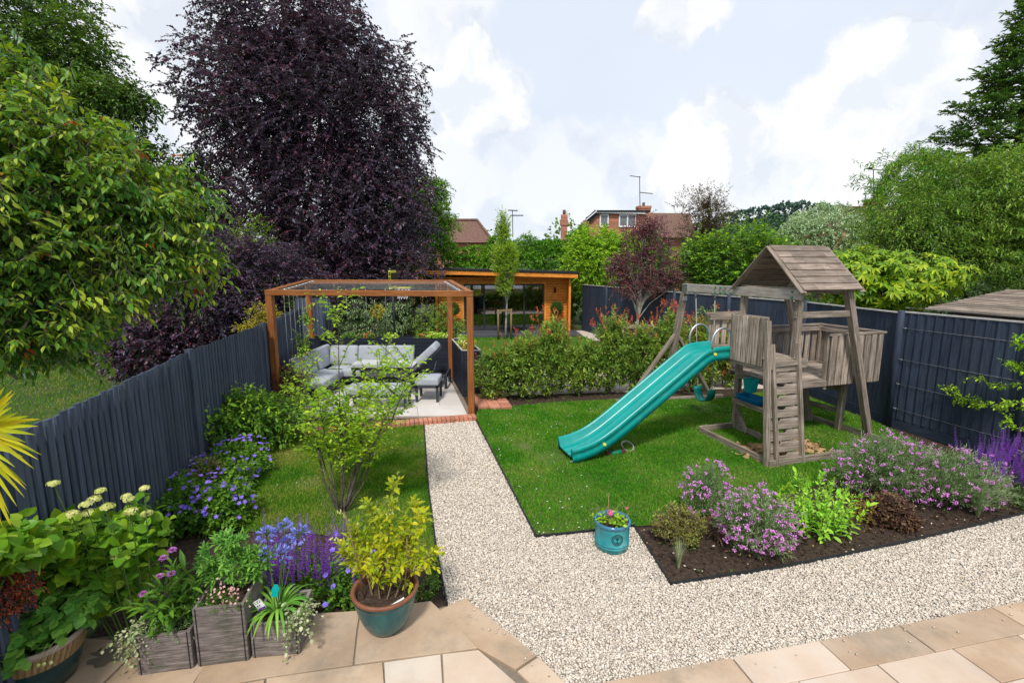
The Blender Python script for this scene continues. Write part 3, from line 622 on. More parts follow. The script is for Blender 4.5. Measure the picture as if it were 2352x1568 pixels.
# planters clad in dark boards
def clad(name, label, poly, h, cap=True):
    t_ = thing(name, label, 'planter', (poly[0][0], poly[0][1], 0)); m1 = MB(); n = len(poly); c = sum((Vector((p[0], p[1], 0)) for p in poly), Vector())/n
    nb_ = 10
    for i in range(n):
        a = Vector((*poly[i][:2], 0)); b = Vector((*poly[(i+1) % n][:2], 0)); d = (b-a).normalized(); o = Vector((d.y, -d.x, 0))
        if o.dot(c-a) > 0: o = -o
        for k in range(nb_):
            z = h*(k+.5)/nb_; m1.beam(a+o*.004*(i % 2)+Vector((0, 0, z)), b+o*.004*(i % 2)+Vector((0, 0, z)), .02, h/nb_-.007)
        m1.beam(a+Vector((0, 0, 0)), a+Vector((0, 0, h)), .05, .05, up=(0, 1, 0))
    m1.build('cladding', m_navy2, t_)
    m2 = MB()
    for i in range(n):
        a = Vector((*poly[i][:2], h+.008)); b = Vector((*poly[(i+1) % n][:2], h+.008)); m2.beam(a, b, .035, .014)
    m2.build('rim', m_cap if cap else m_navy2, t_)
    m3 = MB(); m3.prism([(p[0]*.999+c.x*.001, p[1]) for p in poly], .02, h-.07); m3.build('soil', m_soil, t_)
    return t_
PB = [(-4.95, 11.45), (-1.55, 11.45), (-1.62, 11.80), (-5.0, 11.80)]
clad('long_planter', 'long waist-high dark planter wall behind the corner sofa', PB, .97, cap=False)
PS = [(-1.03, 9.75), (-.66, 9.75), (-1.10, 11.42), (-1.46, 11.42)]
clad('side_planter', 'waist-high dark planter with pale rim beside the right pergola posts', PS, .98)
X1, Y1, Z1 = Vector((1, 0, 0)), Vector((0, 1, 0)), Vector((0, 0, 1))
def rbox(name, c, d, mat, parent, bev=.04, ax=None):
    m1 = MB(); m1.box(c, d, ax); return m1.build(name, mat, parent, bevel=bev)
# ================================================================= corner sofa set
sf = thing('corner_sofa', 'light grey cushioned corner sofa with dark frame against the planter wall', 'sofa', (-3.2, 10.9, 0))
yb = 11.15
rbox('frame', (-3.55, yb-.33, .20), (2.5, .66, .10), m_frame, sf, .01)
rbox('back_frame', (-3.55, yb+.04, .46), (2.5, .05, .44), m_frame, sf, .01)
rbox('side_frame', (-4.12, 10.05, .20), (.66, 1.7, .10), m_frame, sf, .01)
rbox('side_back_frame', (-4.47, 10.25, .42), (.05, 1.9, .44), m_frame, sf, .01)
for x, y in ((-2.35, yb-.62), (-2.35, yb), (-4.42, 9.3), (-3.85, 9.3), (-4.4, yb)): rbox('leg', (x, y, .09), (.06, .06, .18), m_frame, sf, .005)
for i in range(3): rbox('seat_cushion', (-4.05+.64*i+.16, yb-.36, .34), (.63, .70, .17), m_cush, sf, .045)
for i in range(2): rbox('seat_cushion', (-4.12, 9.62+.66*i, .34), (.70, .65, .17), m_cush, sf, .045)
tl = R(12)
for i in range(3): rbox('back_cushion', (-4.05+.66*i+.10, yb-.06, .64), (.65, .17, .46), m_cush, sf, .05, (X1, Y1*math.cos(tl)-Z1*math.sin(tl), Z1*math.cos(tl)+Y1*math.sin(tl)))
rbox('back_cushion', (-4.38, yb-.30, .64), (.17, .80, .48), m_cush, sf, .05, (X1*math.cos(tl)+Z1*math.sin(tl), Y1, Z1*math.cos(tl)-X1*math.sin(tl)))
rbox('back_cushion', (-4.38, 9.85, .64), (.17, .88, .48), m_cush, sf, .05, (X1*math.cos(tl)+Z1*math.sin(tl), Y1, Z1*math.cos(tl)-X1*math.sin(tl)))
# recliner end with its raised cushion
rc = thing('recliner', 'grey recliner end of the sofa with its long back cushion raised to the right', 'lounger', (-1.6, 10.6, 0))
rbox('frame', (-2.05, 10.62, .22), (.95, .66, .07), m_frame, rc, .01)
rbox('base_frame', (-1.62, 10.25, .33), (.34, .05, .05), m_frame, rc, .01)
for x, y in ((-1.46, 10.27), (-1.46, 10.92), (-2.35, 10.3)): rbox('leg', (x, y, .17), (.06, .06, .34), m_frame, rc, .005)
rbox('side_rail', (-1.46, 10.6, .33), (.05, .66, .05), m_frame, rc, .01)
rbox('seat_cushion', (-2.42, 10.60, .36), (.36, .68, .17), m_cush, rc, .045)
an = R(42); ax = (X1*math.cos(an)+Z1*math.sin(an), Y1, Z1*math.cos(an)-X1*math.sin(an))
rbox('back_cushion', Vector((-2.26, 10.60, .42))+ax[0]*.38+ax[2]*.02, (.82, .68, .17), m_cush, rc, .05, ax)
rbox('back_panel', Vector((-2.26, 10.60, .42))+ax[0]*.38-ax[2]*.09, (.80, .64, .03), m_frame, rc, .008, ax)
m1 = MB(); m1.tube([(-1.80, 10.62, .25), (-1.72, 10.62, .58)], .012, 6); m1.build('strut', m_steel, rc)
def stool(name, label, cat, c, w, d, h, ang=0, grp=None, lr=.035):
    t_ = thing(name, label, cat, (c[0], c[1], 0), grp); ca, sa = math.cos(ang), math.sin(ang); a = (Vector((ca, sa, 0)), Vector((-sa, ca, 0)), Z1)
    o = Vector((c[0], c[1], 0))
    rbox('cushion', o+Z1*(h-.075), (w, d, .15), m_cush, t_, .04, a); rbox('frame', o+Z1*(h-.175), (w-.02, d-.02, .05), m_frame, t_, .006, a)
    for i in (-1, 1):
        for j in (-1, 1): rbox('leg', o+a[0]*i*(w/2-lr)+a[1]*j*(d/2-lr)+Z1*((h-.17)/2+.017), (.05, .05, h-.17), m_frame, t_, .004, a)
    return t_
sp = P(982, 905, .035)
stool('stool', 'square grey cushioned stool alone on the pale patio in front of the recliner', 'stool', (-1.69, 9.45), .48, .52, .52)
stool('bench', 'long low grey cushioned bench in front of the pale garden table', 'bench', (-2.56, 8.92), 1.16, .46, .46)
tb = thing('garden_table', 'low pale-topped table standing inside the corner sofa', 'table', (-2.85, 10.15, 0))
rbox('table_top', (-2.75, 10.12, .63), (1.35, .72, .03), m_table, tb, .006); rbox('apron', (-2.75, 10.12, .58), (1.25, .62, .06), m_frame, tb, .005)
for i in (-1, 1):
    for j in (-1, 1): rbox('leg', (-2.75+i*.58, 10.12+j*.27, .295), (.06, .06, .53), m_frame, tb, .005)

# ================================================================= timber cabin
gl, gr_ = P(1009, 757.5, .1), P(1300, 755.5, .1); gx = (gr_-gl); GW = gx.length; gx.normalize(); gy = Vector((-gx.y, gx.x, 0))
def gp(a, b, z): return gl+gx*a+gy*b+Z1*(z-.1)
cb = thing('timber_cabin', 'orange timber garden cabin with sliding glass doors and flat dark roof', 'cabin', gp(0, 0, 0))
GH0, GH1 = 2.42, 2.28     # wall heights at the two ends
nW = 17
def logwall(m1, a0, b0, a1, b1, z0, z1, th=.05, n=nW, mi=0):
    for k in range(n):
        za = z0+(z1-z0)*k/n; zb = z0+(z1-z0)*(k+1)/n
        m1.beam(gp(a0, b0, (za+zb)/2), gp(a1, b1, (za+zb)/2), th, (zb-za)-.012)
ga, gb_ = 1.02, GW-1.02+.0
ga = (P(1067, 756, .1)-gl).dot(gx); gb_ = (P(1249, 756, .1)-gl).dot(gx); GT = at(1160, 652, (gp((ga+gb_)/2, 0, 0)).y).z
m1 = MB(); logwall(m1, 0, 0, ga-.09, 0, .1, GT); logwall(m1, gb_+.09, 0, GW, 0, .1, GT); logwall(m1, 0, 0, GW, 0, GT+.0, GH1, n=3)
logwall(m1, 0, 0, 0, 3.2, .1, GH1); logwall(m1, GW, 0, GW, 3.2, .1, GH1); logwall(m1, 0, 3.2, GW, 3.2, .1, GH1); m1.build('wall', m_cabin, cb, bevel=.006)
for a in (-.03, GW+.03): m1 = MB(); logwall(m1, a, -.55, a, -.03, .1, GH1); m1.build('porch_wall', m_cabin, cb, bevel=.006)
for a in (-.03, GW+.03): m1 = MB(); m1.beam(gp(a, -.57, .1), gp(a, -.57, GH1), .09, .07, up=gy); m1.build('corner_post', m_cabin, cb, bevel=.004)
m1 = MB()
for a in (ga-.05, gb_+.05): m1.beam(gp(a, -.03, .1), gp(a, -.03, GT+.06), .09, .03, up=gy)
m1.beam(gp(ga-.09, -.035, GT+.05), gp(gb_+.09, -.035, GT+.05), .03, .09); m1.build('door_trim', m_cabin, cb, bevel=.003)
rz = lambda a: 2.56-.14*a/GW
m1 = MB()
for z0, z1, o, mi in ((-.16, 0, 0, 0), (.004, .10, .03, 1)):
    c = []
    for i in range(8):
        a = -.42-o if not i & 1 else GW+.30+o; b = -.86-o if not i >> 1 & 1 else 3.4+o; z = rz(a)+(z1 if i >> 2 & 1 else z0)
        c.append(gp(a, b, z))
    m1.hexa(c, (GW, 4.5, .15), mi)
m1.build('roof', [m_cabin, m_black], cb, bevel=.006)
m1 = MB(); m1.box(gp(GW/2, 1.6, .08), (GW-.1, 3.1, .05), (gx, gy, Z1)); m1.build('floor', m_floor, cb)
m1 = MB(); m1.box(gp(GW/2, 3.12, 1.2), (GW-.1, .04, 2.2), (gx, gy, Z1)); m1.build('inner_wall', m_cabin, cb)
npn = 4; pw = (gb_-ga)/npn
for k in range(npn):
    a0, a1 = ga+pw*k, ga+pw*(k+1); yy = .03*(k % 2); m1 = MB(); f_ = .028
    for a in (a0+f_/2+.004, a1-f_/2-.004): m1.beam(gp(a, yy, .13), gp(a, yy, GT), f_, .04, up=gy)
    for z in (.16, GT-.03): m1.beam(gp(a0+.035, yy, z), gp(a1-.035, yy, z), .038, .06)
    dr = m1.build('sliding_door', m_frame, cb, bevel=.003); m1 = MB(); m1.box(gp((a0+a1)/2, yy, (GT+.13)/2), (pw-.07, .006, GT-.22), (gx, gy, Z1)); m1.build('pane', m_glass, dr)
m1 = MB(); m1.beam(gp(ga-.02, 0, .115), gp(gb_+.02, 0, .115), .12, .03); m1.beam(gp(ga+.03, -.02, .1), gp(ga+.03, -.02, GT), .06, .05, up=gy); m1.beam(gp(gb_-.03, -.02, .1), gp(gb_-.03, -.02, GT), .06, .05, up=gy); m1.build('door_frame', m_frame, cb)
lp_ = at(1274, 666, gp(GW*.92, 0, 0).y); la = (lp_-gl).dot(gx)
m1 = MB(); m1.tube([gp(la, -.08, lp_.z-.10), gp(la, -.08, lp_.z+.10)], .045, 12); m1.box(gp(la, -.03, lp_.z), (.05, .06, .08), (gx, gy, Z1)); m1.build('wall_light', m_black, cb)
m1 = MB(); m1.tube([gp(.16, -.64, .12), gp(.16, -.64, 2.3)], .03, 8); m1.build('downpipe', m_perg, cb)
m1 = MB(); nD = 9
for k in range(nD): b = -1.55+k*.17; m1.beam(gp(-.5, b, .075), gp(GW+.35, b, .075), .16, .03)
m1.beam(gp(-.5, -1.66, .04), gp(GW+.35, -1.66, .04), .03, .09); tag(m1.build('deck', WOOD('grey_decking', [(.045, .05, .058), (.085, .092, .105)], bump=.4), bevel=.004), 'dark grey timber deck along the front of the cabin', 'decking')
# football table inside
ft = thing('football_table', 'pale football table standing inside the cabin behind the glass', 'game table', gp(2.0, 1.2, 0)); a0 = (at(1093, 709, gp(1, 1, 0).y)-gl).dot(gx)
m1 = MB(); m1.box(gp(a0+.75, 1.2, .78), (1.35, .7, .24), (gx, gy, Z1)); m1.build('cabinet', M('pale_ply', [(.55, .45, .22), (.65, .54, .28)], rough=.5, bump=0), ft, bevel=.03)
for i in (-1, 1):
    for j in (-1, 1): rbox('leg', gp(a0+.75+i*.58, 1.2+j*.27, .38), (.07, .07, .58), m_black, ft, .004, (gx, gy, Z1))
for k in range(6):
    m1 = MB(); m1.tube([gp(a0+.2+k*.22, .62, .92), gp(a0+.2+k*.22, 1.78, .92)], .009, 6); m1.tube([gp(a0+.2+k*.22, .60, .92), gp(a0+.2+k*.22, .50, .92)], .018, 6); m1.build('rod', m_steel, ft)
# two clipped ball trees in square pots by the doors
m_box = LEAF('clipped_box', [(.018, .050, .010), (.035, .085, .016), (.06, .13, .022)], trans=.2, gloss=.5)
for px, py, lab in ((1278.5, 758, 'right of'), (1042, 762, 'left of')):
    c = P(px, py, .1); t_ = thing('ball_tree', 'clipped ball tree in a square black pot on the deck, %s the glass doors' % lab, 'potted tree', c, 'ball trees flanking the cabin doors')
    m1 = MB()
    m1.extr([(-.19, 0), (.19, 0), (.21, .38), (-.21, .38)], c-gy*.2, gx, Z1, gy*.4); m1.box(c+Z1*.36, (.46, .46, .05), (gx, gy, Z1)); m1.build('pot', m_black, t_, bevel=.01)
    m1 = MB(); m1.tube([c+Z1*.38, c+Vector((.01, 0, .75))], [.018, .014], 6); m1.build('trunk', m_bark, t_)
    lv = LV(); p, o = blob([(c+Z1*.93, (.27, .27, .25))], 900, .3, .06, seed=3, back=.6); shoots(lv, p-o*.05, o+rnd(len(p), .4), .07, 5, .045, .5, droop=0, ldroop=0, twig=False); lv.build('crown', m_box, t_)

# ================================================================= far houses
def house_far():
    Y = 44.0; h = thing('brick_house', 'red brick house with dormer, white windows and brown tiled roof beyond the hedge', 'house', at(1440, 612, Y+4))
    p = lambda x, y, dy=0: at(x, y, Y+dy)
    m1 = MB()
    a = [(1352, 560), (1352, 505), (1372, 488), (1485, 490), (1485, 560)]
    fr = [p(x, y) for x, y in a]; bk = [v+Vector((0, 6, 0)) for v in fr]; n = len(fr)
    nc = 26; z0, z1 = fr[0].z, fr[2].z
    for k in range(nc):   # brick courses as slightly proud bands
        za = z0+(z1-z0)*k/nc; zb = z0+(z1-z0)*(k+1)/nc; xl = fr[0].x if zb < fr[1].z else fr[0].x+(fr[2].x-fr[0].x)*(zb-fr[1].z)/(z1-fr[1].z)
        m1.box(((xl+fr[3].x)/2, Y+3+(k % 2)*.012, (za+zb)/2), (fr[3].x-xl, 6, zb-za-.012))
    m1.box(((fr[0].x+fr[3].x)/2, Y+3.02, z0/2), (fr[3].x-fr[0].x, 6, z0-.01)); m1.box(((p(1484,0).x+p(1598,0).x)/2, Y+3, p(1500,546).z/2), (p(1598,0).x-p(1486,0).x, 6, p(1500,546).z))
    m1.build('wall', m_brick, h)
    m1 = MB(); m1.box((p(1430, 486).x, Y+2.9, p(1430, 486.5).z+.02), (p(1490, 486).x-p(1368, 486).x, 6.6, .16)); m1.beam(p(1349, 508, -.15), p(1371, 486.5, -.15), .5, .12, up=Y1); m1.build('dormer_roof', m_black, h)
    m1 = MB(); m1.beam(p(1346, 505, -.3), p(1370, 485, -.3), .08, .26, up=Y1); m1.beam(p(1370, 487.5, -.3), p(1485, 489.5, -.3), .06, .14); m1.build('bargeboard', m_white, h)
    m1 = MB()
    def rf(q4): m1.quad(q4, [(0, 0), (3, 0), (3, 3), (0, 3)])
    rf([p(1300, 560, -1), p(1354, 560, -1), p(1354, 502, 3), p(1340, 506, 3)]); m1.build('lean_roof', m_roofs, h); m1 = MB(); rf([p(1484, 545, -1), p(1600, 545, -1), p(1585, 490, 4), p(1484, 489, 4)]); m1.build('roof', m_roofs, h)
    for x0, x1, y0, y1, c_ in ((1379, 1396, 493, 520, 1), (1423, 1459, 494, 520, 2)):
        m2 = MB(); A_, B_ = p(x0, y0, -.06), p(x1, y1, -.06); f_ = .10
        m2.beam(A_, (B_.x, A_.y, A_.z), .08, f_); m2.beam((A_.x, A_.y, B_.z), B_, .08, f_*1.4)
        for i in range(c_+1):
            x = A_.x+(B_.x-A_.x)*i/c_; m2.beam((x, A_.y-.01, A_.z), (x, A_.y-.01, B_.z), f_, .08, up=Y1)
        wnd = m2.build('window', m_white, h); m2 = MB(); m2.box(((A_.x+B_.x)/2, A_.y+.02, (A_.z+B_.z)/2), (B_.x-A_.x, .03, A_.z-B_.z)); m2.build('pane', m_wglass, wnd)
    def stack(x0, x1, y0, y1, dy, pots=1, par=h, nm='chimney'):
        m2 = MB(); a_, b_ = p(x0, y0, dy), p(x1, y1, dy); w_ = b_.x-a_.x; k = 14
        for i in range(k):
            z0_ = b_.z+(a_.z-b_.z)*i/k; z1_ = b_.z+(a_.z-b_.z)*(i+1)/k; e = .1 if i >= k-3 else 0
            m2.box(((a_.x+b_.x)/2, a_.y, (z0_+z1_)/2), (w_+e, w_*.8+e, z1_-z0_-.01))
        s_ = m2.build(nm, m_brick, par); m2 = MB()
        for i in range(pots): m2.tube([((a_.x*(i+1)+b_.x*(pots-i))/(pots+1), a_.y, a_.z), ((a_.x*(i+1)+b_.x*(pots-i))/(pots+1), a_.y, a_.z+.35)], .13, 8)
        m2.build('chimney_pot', m_roofs, s_)
    stack(1464, 1491, 474, 500, 3)
    Yc = 40; 
    return stack
stack = house_far()
def aerial(x, yt, yb, Y, label, arms, s=1):
    t_ = thing('tv_aerial', label, 'aerial', at(x, yb, Y)); m1 = MB(); top, bot = at(x, yt, Y), at(x+1, yb, Y); m1.tube([bot, top], .036, 6); m1.build('mast', m_frame, t_)
    for (dx0, dx1, y, sl_) in arms:
        m1 = MB(); a, b = at(x+dx0, y, Y), at(x+dx1, y+sl_, Y); m1.tube([a, b], .035, 5)
        for k in range(9):
            c = a.lerp(b, (k+.5)/9); m1.tube([c-Vector((0, .25, .08)), c+Vector((0, .25, .08))], .02, 4)
        m1.build('arm', m_frame, t_)
aerial(1469, 405, 476, 46.5, 'tall television aerial on the brick house chimney', [(-22, 2, 404, 3), (0, 30, 442, 3)])
aerial(1177, 484, 545, 40, 'television aerial behind the narrow green tree', [(-10, 12, 483, 1), (-6, 25, 495, 0)])
aerial(2006, 390, 470, 42, 'television aerial with a black bird beside the large green tree', [(-10, 20, 389, 2), (-22, 10, 428, 4), (0, 20, 418, 1)])
tag_b = thing('bird', 'small black bird perched on the aerial at the right', 'bird', at(1999, 388, 42)); m1 = MB(); c = at(1999, 387, 42)
m1.ball(c, .14, 10, (1.6, .8, .8)); m1.ball(c+Vector((.2, 0, .12)), .08, 8); m1.tube([c+Vector((-.15, 0, 0)), c+Vector((-.42, 0, -.04))], [.06, .02], 5); m1.build('body', m_black, tag_b)
ch = thing('chimney_stack', 'slim red brick chimney standing left of the brick house', 'chimney', at(1295, 540, 38)); m2 = MB(); a_, b_ = at(1289, 493, 38), at(1302, 545, 38); k = 20
for i in range(k):
    z0_ = b_.z-1+(a_.z-b_.z+1)*i/k; z1_ = b_.z-1+(a_.z-b_.z+1)*(i+1)/k; e = .12 if k-3 > i >= k-6 else 0
    m2.box(((a_.x+b_.x)/2, 38, (z0_+z1_)/2), (b_.x-a_.x+e, .45+e, z1_-z0_-.01))
m2.build('stack', m_brick, ch); m2 = MB(); m2.tube([((a_.x+b_.x)/2, 38, a_.z), ((a_.x+b_.x)/2, 38, a_.z+.35)], .12, 8); m2.build('chimney_pot', m_roofs, ch)
def hip(name, label, x0, x1, xr0, xr1, yt, yb, Y, dep=7):
    h = thing(name, label, 'house', at((x0+x1)/2, 612, Y+3)); m1 = MB(); A_, B_ = at(x0, yb, Y), at(x1, yb, Y); r0, r1 = at(xr0, yt, Y+dep/2), at(xr1, yt, Y+dep/2); C_, D_ = B_+Y1*dep, A_+Y1*dep
    nT = 1
    for k in range(nT):
        t0, t1 = k/nT, (k+1)/nT
        for (a, b, c, d) in ((A_, B_, r1, r0), (B_, C_, r1, r1), (C_, D_, r0, r1), (D_, A_, r0, r0)):
            up_ = Vector((0, 0, 0))
            m1.quad([a.lerp(d, t0)+up_, b.lerp(c, t0)+up_, b.lerp(c, t1), a.lerp(d, t1)], [(0, t0*3), (4, t0*3), (4, t1*3), (0, t1*3)])
    m1.tube([r0+Z1*.05, r1+Z1*.05], .12, 6); m1.tube([r1+Z1*.05, B_+Z1*.05], .10, 6)
    m1.build('roof', m_roofs, h); m1 = MB(); m1.box(((A_.x+B_.x)/2, Y+dep/2, (A_.z)/2), (B_.x-A_.x-.6, dep-.6, A_.z-.10)); m1.build('wall', m_brick, h); return h
hip('tiled_house', 'house with brown hipped tile roof beyond the hedge left of the narrow tree', 935, 1134, 975, 1096, 507, 557, 34)
hr = hip('tiled_house', 'house with red tile roof and chimney half hidden by the large green tree', 1915, 2120, 1935, 2060, 478, 520, 38)
m2 = MB(); a_, b_ = at(1991, 458, 41), at(2022, 482, 41); m2.box(((a_.x+b_.x)/2, 41, (a_.z+b_.z)/2), (b_.x-a_.x, .8, a_.z-b_.z)); m2.build('chimney', m_brick, hr, bevel=.03)

# shed roof over the fence
sh = thing('shed', 'shed with weathered ribbed roof just over the navy fence', 'shed', (8.2, 6.8, 0)); m1 = MB()
s0, s1, s2, s3 = Vector((6.72, 7.75, 2.02)), Vector((7.55, 4.6, 2.02)), Vector((10.6, 5.0, 2.22)), Vector((9.4, 9.1, 2.25))
nr = 30
for k in range(nr):
    a, b = s0.lerp(s3, k/nr), s1.lerp(s2, k/nr); a2, b2 = s0.lerp(s3, (k+.8)/nr), s1.lerp(s2, (k+.8)/nr); w_ = (a2-a).length
    m1.beam((a+a2)/2+Z1*.012*(k % 2), (b+b2)/2+Z1*.012*(k % 2), w_*1.2, .03)
m1.build('roof', m_grey, sh, bevel=.004); m1 = MB(); m1.prism([(6.95, 7.6), (7.8, 4.7), (10.4, 5.1), (9.3, 8.8)], 0, 1.98); m1.build('wall', m_grey, sh)

# ================================================================= basketball hoop
Yh = 13.2; hb = thing('basketball_hoop', 'basketball hoop on black pole seen edge-on behind the pergola', 'basketball hoop', (at(903, 700, Yh).x, Yh, 0)); bx = at(903, 700, Yh).x
m1 = MB(); m1.tube([(bx+.02, Yh, 0), (bx, Yh, 2.35)], .035, 8); m1.build('pole', m_black, hb)
m1 = MB(); m1.box((bx+.12, Yh, .06), (.7, .5, .12)); m1.build('base', m_black, hb, bevel=.03)
a_, b_ = at(897, 621, Yh), at(907, 662, Yh)
m1 = MB(); m1.box(((a_.x+b_.x)/2, Yh, (a_.z+b_.z)/2), (.045, 1.05, a_.z-b_.z), (X1*.996+Y1*.09, Y1*.996-X1*.09, Z1)); bd = m1.build('backboard', m_yel, hb)
for k in (-.27, .05, .33):
    m1 = MB(); m1.box(((a_.x+b_.x)/2+.05, Yh-.53, (a_.z+b_.z)/2+k*(a_.z-b_.z)), (.030, .02, (a_.z-b_.z)*.22)); m1.build('board_slot', m_black, bd)
for sx in (-1, 1):
    m1 = MB(); m1.box(((a_.x+b_.x)/2+sx*.028, Yh-sx*0, (a_.z+b_.z)/2), (.006, .94, (a_.z-b_.z)*.74), (X1*.996+Y1*.09, Y1*.996-X1*.09, Z1)); m1.build('board_panel', m_black, bd)
zr = at(920, 661, Yh).z; cx_ = bx+.27
m1 = MB(); m1.tube([(cx_+.22*math.cos(k*.3927), Yh+.22*math.sin(k*.3927), zr) for k in range(16)], .012, 6, closed=True); m1.tube([(bx+.02, Yh, zr), (cx_-.2, Yh, zr)], .018, 6); m1.build('rim', m_yel, hb)
m1 = MB()
for k in range(12):
    for s_ in (-1, 1):
        pts = []
        for j in range(5): an = (k+s_*j*.5)*math.pi/6; r_ = .22-.085*min(1, j/3); pts.append((cx_+r_*math.cos(an), Yh+r_*math.sin(an), zr-.075*j))
        m1.tube(pts, .005, 4, cap=False)
m1.build('net', m_white, hb)

# ================================================================= climbing frame
VV, UU = Vector((.957, .29, 0)), Vector((-.29, .957, 0)); TO = Vector((3.75, 7.72, 0))
def tw(a, b, z): return TO+VV*a+UU*b+Z1*z
pt = thing('climbing_frame', 'weathered grey timber climbing frame with pitched roof, ladder wall and balcony', 'play tower', tw(.3, -.6, 0))
def part(name, m1, mat=m_grey, parent=pt, bev=.006): return m1.build(name, mat, parent, bevel=bev)
def one(name, p0, p1, w_, h_, up=(0, 0, 1), mat=m_grey, parent=pt, bev=.006):
    m1 = MB(); m1.beam(p0, p1, w_, h_, up); return part(name, m1, mat, parent, bev)
ZD, ZB = 1.42, .99
one('post', tw(0, 0, 0), tw(0, 0, 2.42), .085, .085, UU); one('post', tw(0, -1.03, 0), tw(0, -1.03, 2.40), .085, .085, UU)
one('rear_leg', tw(1.72, -.98, 0), tw(.85, -1.05, 2.40), .095, .095, UU); one('rear_leg', tw(1.55, -.05, 0), tw(.85, .02, 2.40), .095, .095, UU)
one('balcony_leg', tw(1.60, -.55, 0), tw(1.42, -.72, ZB), .085, .085, UU)
for z in (.35, .72): one('rung', tw(1.50, -.06, z), tw(1.55, -.56, z), .04, .085)
# roof: boards overlapping up both slopes
ra0, ra1, rb0, rb1, rz0, rz1 = -.10, .97, .14, -1.18, 2.37, 3.01; rm = (rb0+rb1)/2
for sgn, b_e in ((1, rb1), (-1, rb0)):
    m1 = MB(); nB = 7; e = Vector(tw(0, b_e, rz0)); r_ = Vector(tw(0, rm, rz1)); sl_ = (r_-e); nn = sl_.cross(VV).normalized()
    if nn.z < 0: nn = -nn
    for k in range(nB):
        a = e+sl_*(k/nB); b = e+sl_*min(1.0, ((k+1.12)/nB)); h0 = nn*.020; h1 = nn*.004
        cuts = [ra0] + sorted(random.sample([.15, .3, .42, .55, .68, .8], 2)) + [ra1]
        for c0, c1 in zip(cuts[:-1], cuts[1:]):
            cc = [a+VV*(c0+.001), a+VV*(c1-.001), b+VV*(c0+.001), b+VV*(c1-.001)]
            m1.hexa([cc[0]+h1, cc[1]+h1, cc[2]-nn*.012, cc[3]-nn*.012, cc[0]+h0+h1, cc[1]+h0+h1, cc[2]+nn*.008, cc[3]+nn*.008], (c1-c0, sl_.length/nB, .02))
    part('roof_slope', m1, m_greyd, bev=.002)
for a_ in (ra0-.012, ra1+.012):
    for b_e in (rb1-.01, rb0+.01): one('gable_board', tw(a_, b_e, rz0-.03), tw(a_, rm, rz1-.015), .022, .10, VV)
one('tie_beam', tw(-.02, -.04, 2.36), tw(-.02, -1.0, 2.36), .05, .09); one('tie_beam', tw(.85, .0, 2.34), tw(.85, -1.05, 2.34), .05, .09)
one('cross_rail', tw(-.06, -1.03, 2.02), tw(.98, -1.04, 2.02), .045, .09); one('cross_rail', tw(0, 0.02, 2.3), tw(.9, 0.02, 2.3), .045, .08)
one('cross_rail', tw(.02, .02, 2.30), tw(.88, .03, 2.30), .03, .1)
# main platform and its slatted sides
def deckboards(a0, a1, b0, b1, z, n, name='platform'):
    m1 = MB()
    for k in range(n): b = b0+(b1-b0)*(k+.5)/n; m1.beam(tw(a0, b, z), tw(a1, b, z), abs(b1-b0)/n-.008, .025)
    return part(name, m1, bev=.003)
deckboards(-.70, .04, -1.20, .02, ZD-.012, 12); deckboards(.0, 1.92, -.84, .22, ZB-.012, 10, 'balcony_floor')
for b in (-1.20, -.02): one('joist', tw(-.70, b, ZD-.075), tw(.04, b, ZD-.075), .04, .10)
for a in (-.69, .0): one('joist', tw(a, -1.20, ZD-.075), tw(a, .02, ZD-.075), .04, .099)
one('joist', tw(-.02, -1.15, ZB-.05), tw(-.02, .03, ZB-.05), .05, .10); one('joist', tw(0, -.85, ZB-.06), tw(1.92, -.85, ZB-.06), .04, .09); one('joist', tw(0, .22, ZB-.06), tw(1.93, .22, ZB-.06), .04, .09)
one('joist', tw(1.42, -.84, ZB-.065), tw(1.42, .22, ZB-.065), .04, .10)
one('brace', tw(-.05, -.06, ZB-.42), tw(-.05, -.36, ZB-.10), .045, .06); one('brace', tw(-.03, -.04, .02+.35), tw(-.03, -.3, .03), .045, .06)
def slatted(name, pa, pb, z0, z1, n, wfrac=.74, rail=True, th=.024, out=(0, 0, 0)):
    """upright boards nailed between two rails from pa to pb"""
    pa, pb = Vector(pa), Vector(pb); d = (pb-pa); o = Vector(out); m1 = MB(); w_ = d.length/n
    for k in range(n):
        c = pa+d*((k+.5)/n); m1.beam(c+Z1*z0+o, c+Z1*(z1+random.uniform(-.008, .008))+o, w_*wfrac*random.uniform(.94, 1.04), th, up=Vector((-d.y, d.x, 0)).normalized())
    part(name, m1, bev=.004)
    if rail: one('rail', pa+Z1*(z1-.03)-o*1.2, pb+Z1*(z1-.03)-o*1.2, .035, .075); one('rail', pa+Z1*(z0+.06)-o*1.2, pb+Z1*(z0+.06)-o*1.2, .035, .07)
slatted('side_panel', tw(-.70, -.58, 0), tw(-.70, -1.19, 0), ZD-.07, 2.02, 6, .80, out=-VV*.022)
one('corner_post', tw(-.715, -1.40, 0), tw(-.70, -1.20, 1.98), .07, .07, UU); one('corner_post', tw(-.68, -.56, ZD-.1), tw(-.68, -.56, 2.02), .06, .05, UU)
slatted('rear_panel', tw(-.66, .0, 0), tw(-.02, .0, 0), ZD-.05, 1.93, 5, .62, out=UU*.022)
one('top_rail', tw(-.72, -.0, 1.96), tw(0, -.0, 1.96), .055, .055)
ZT = 1.66
slatted('balcony_panel', tw(.84, -.86, 0), tw(1.93, -.86, 0), ZB-.09, ZT, 8, .78, out=-UU*.022)
slatted('balcony_panel', tw(1.93, -.84, 0), tw(1.93, .22, 0), ZB-.06, ZT-.02, 8, .72, out=VV*.022)
slatted('balcony_panel', tw(1.93, .24, 0), tw(.04, .24, 0), ZB-.06, ZT-.02, 12, .66, out=UU*.022)
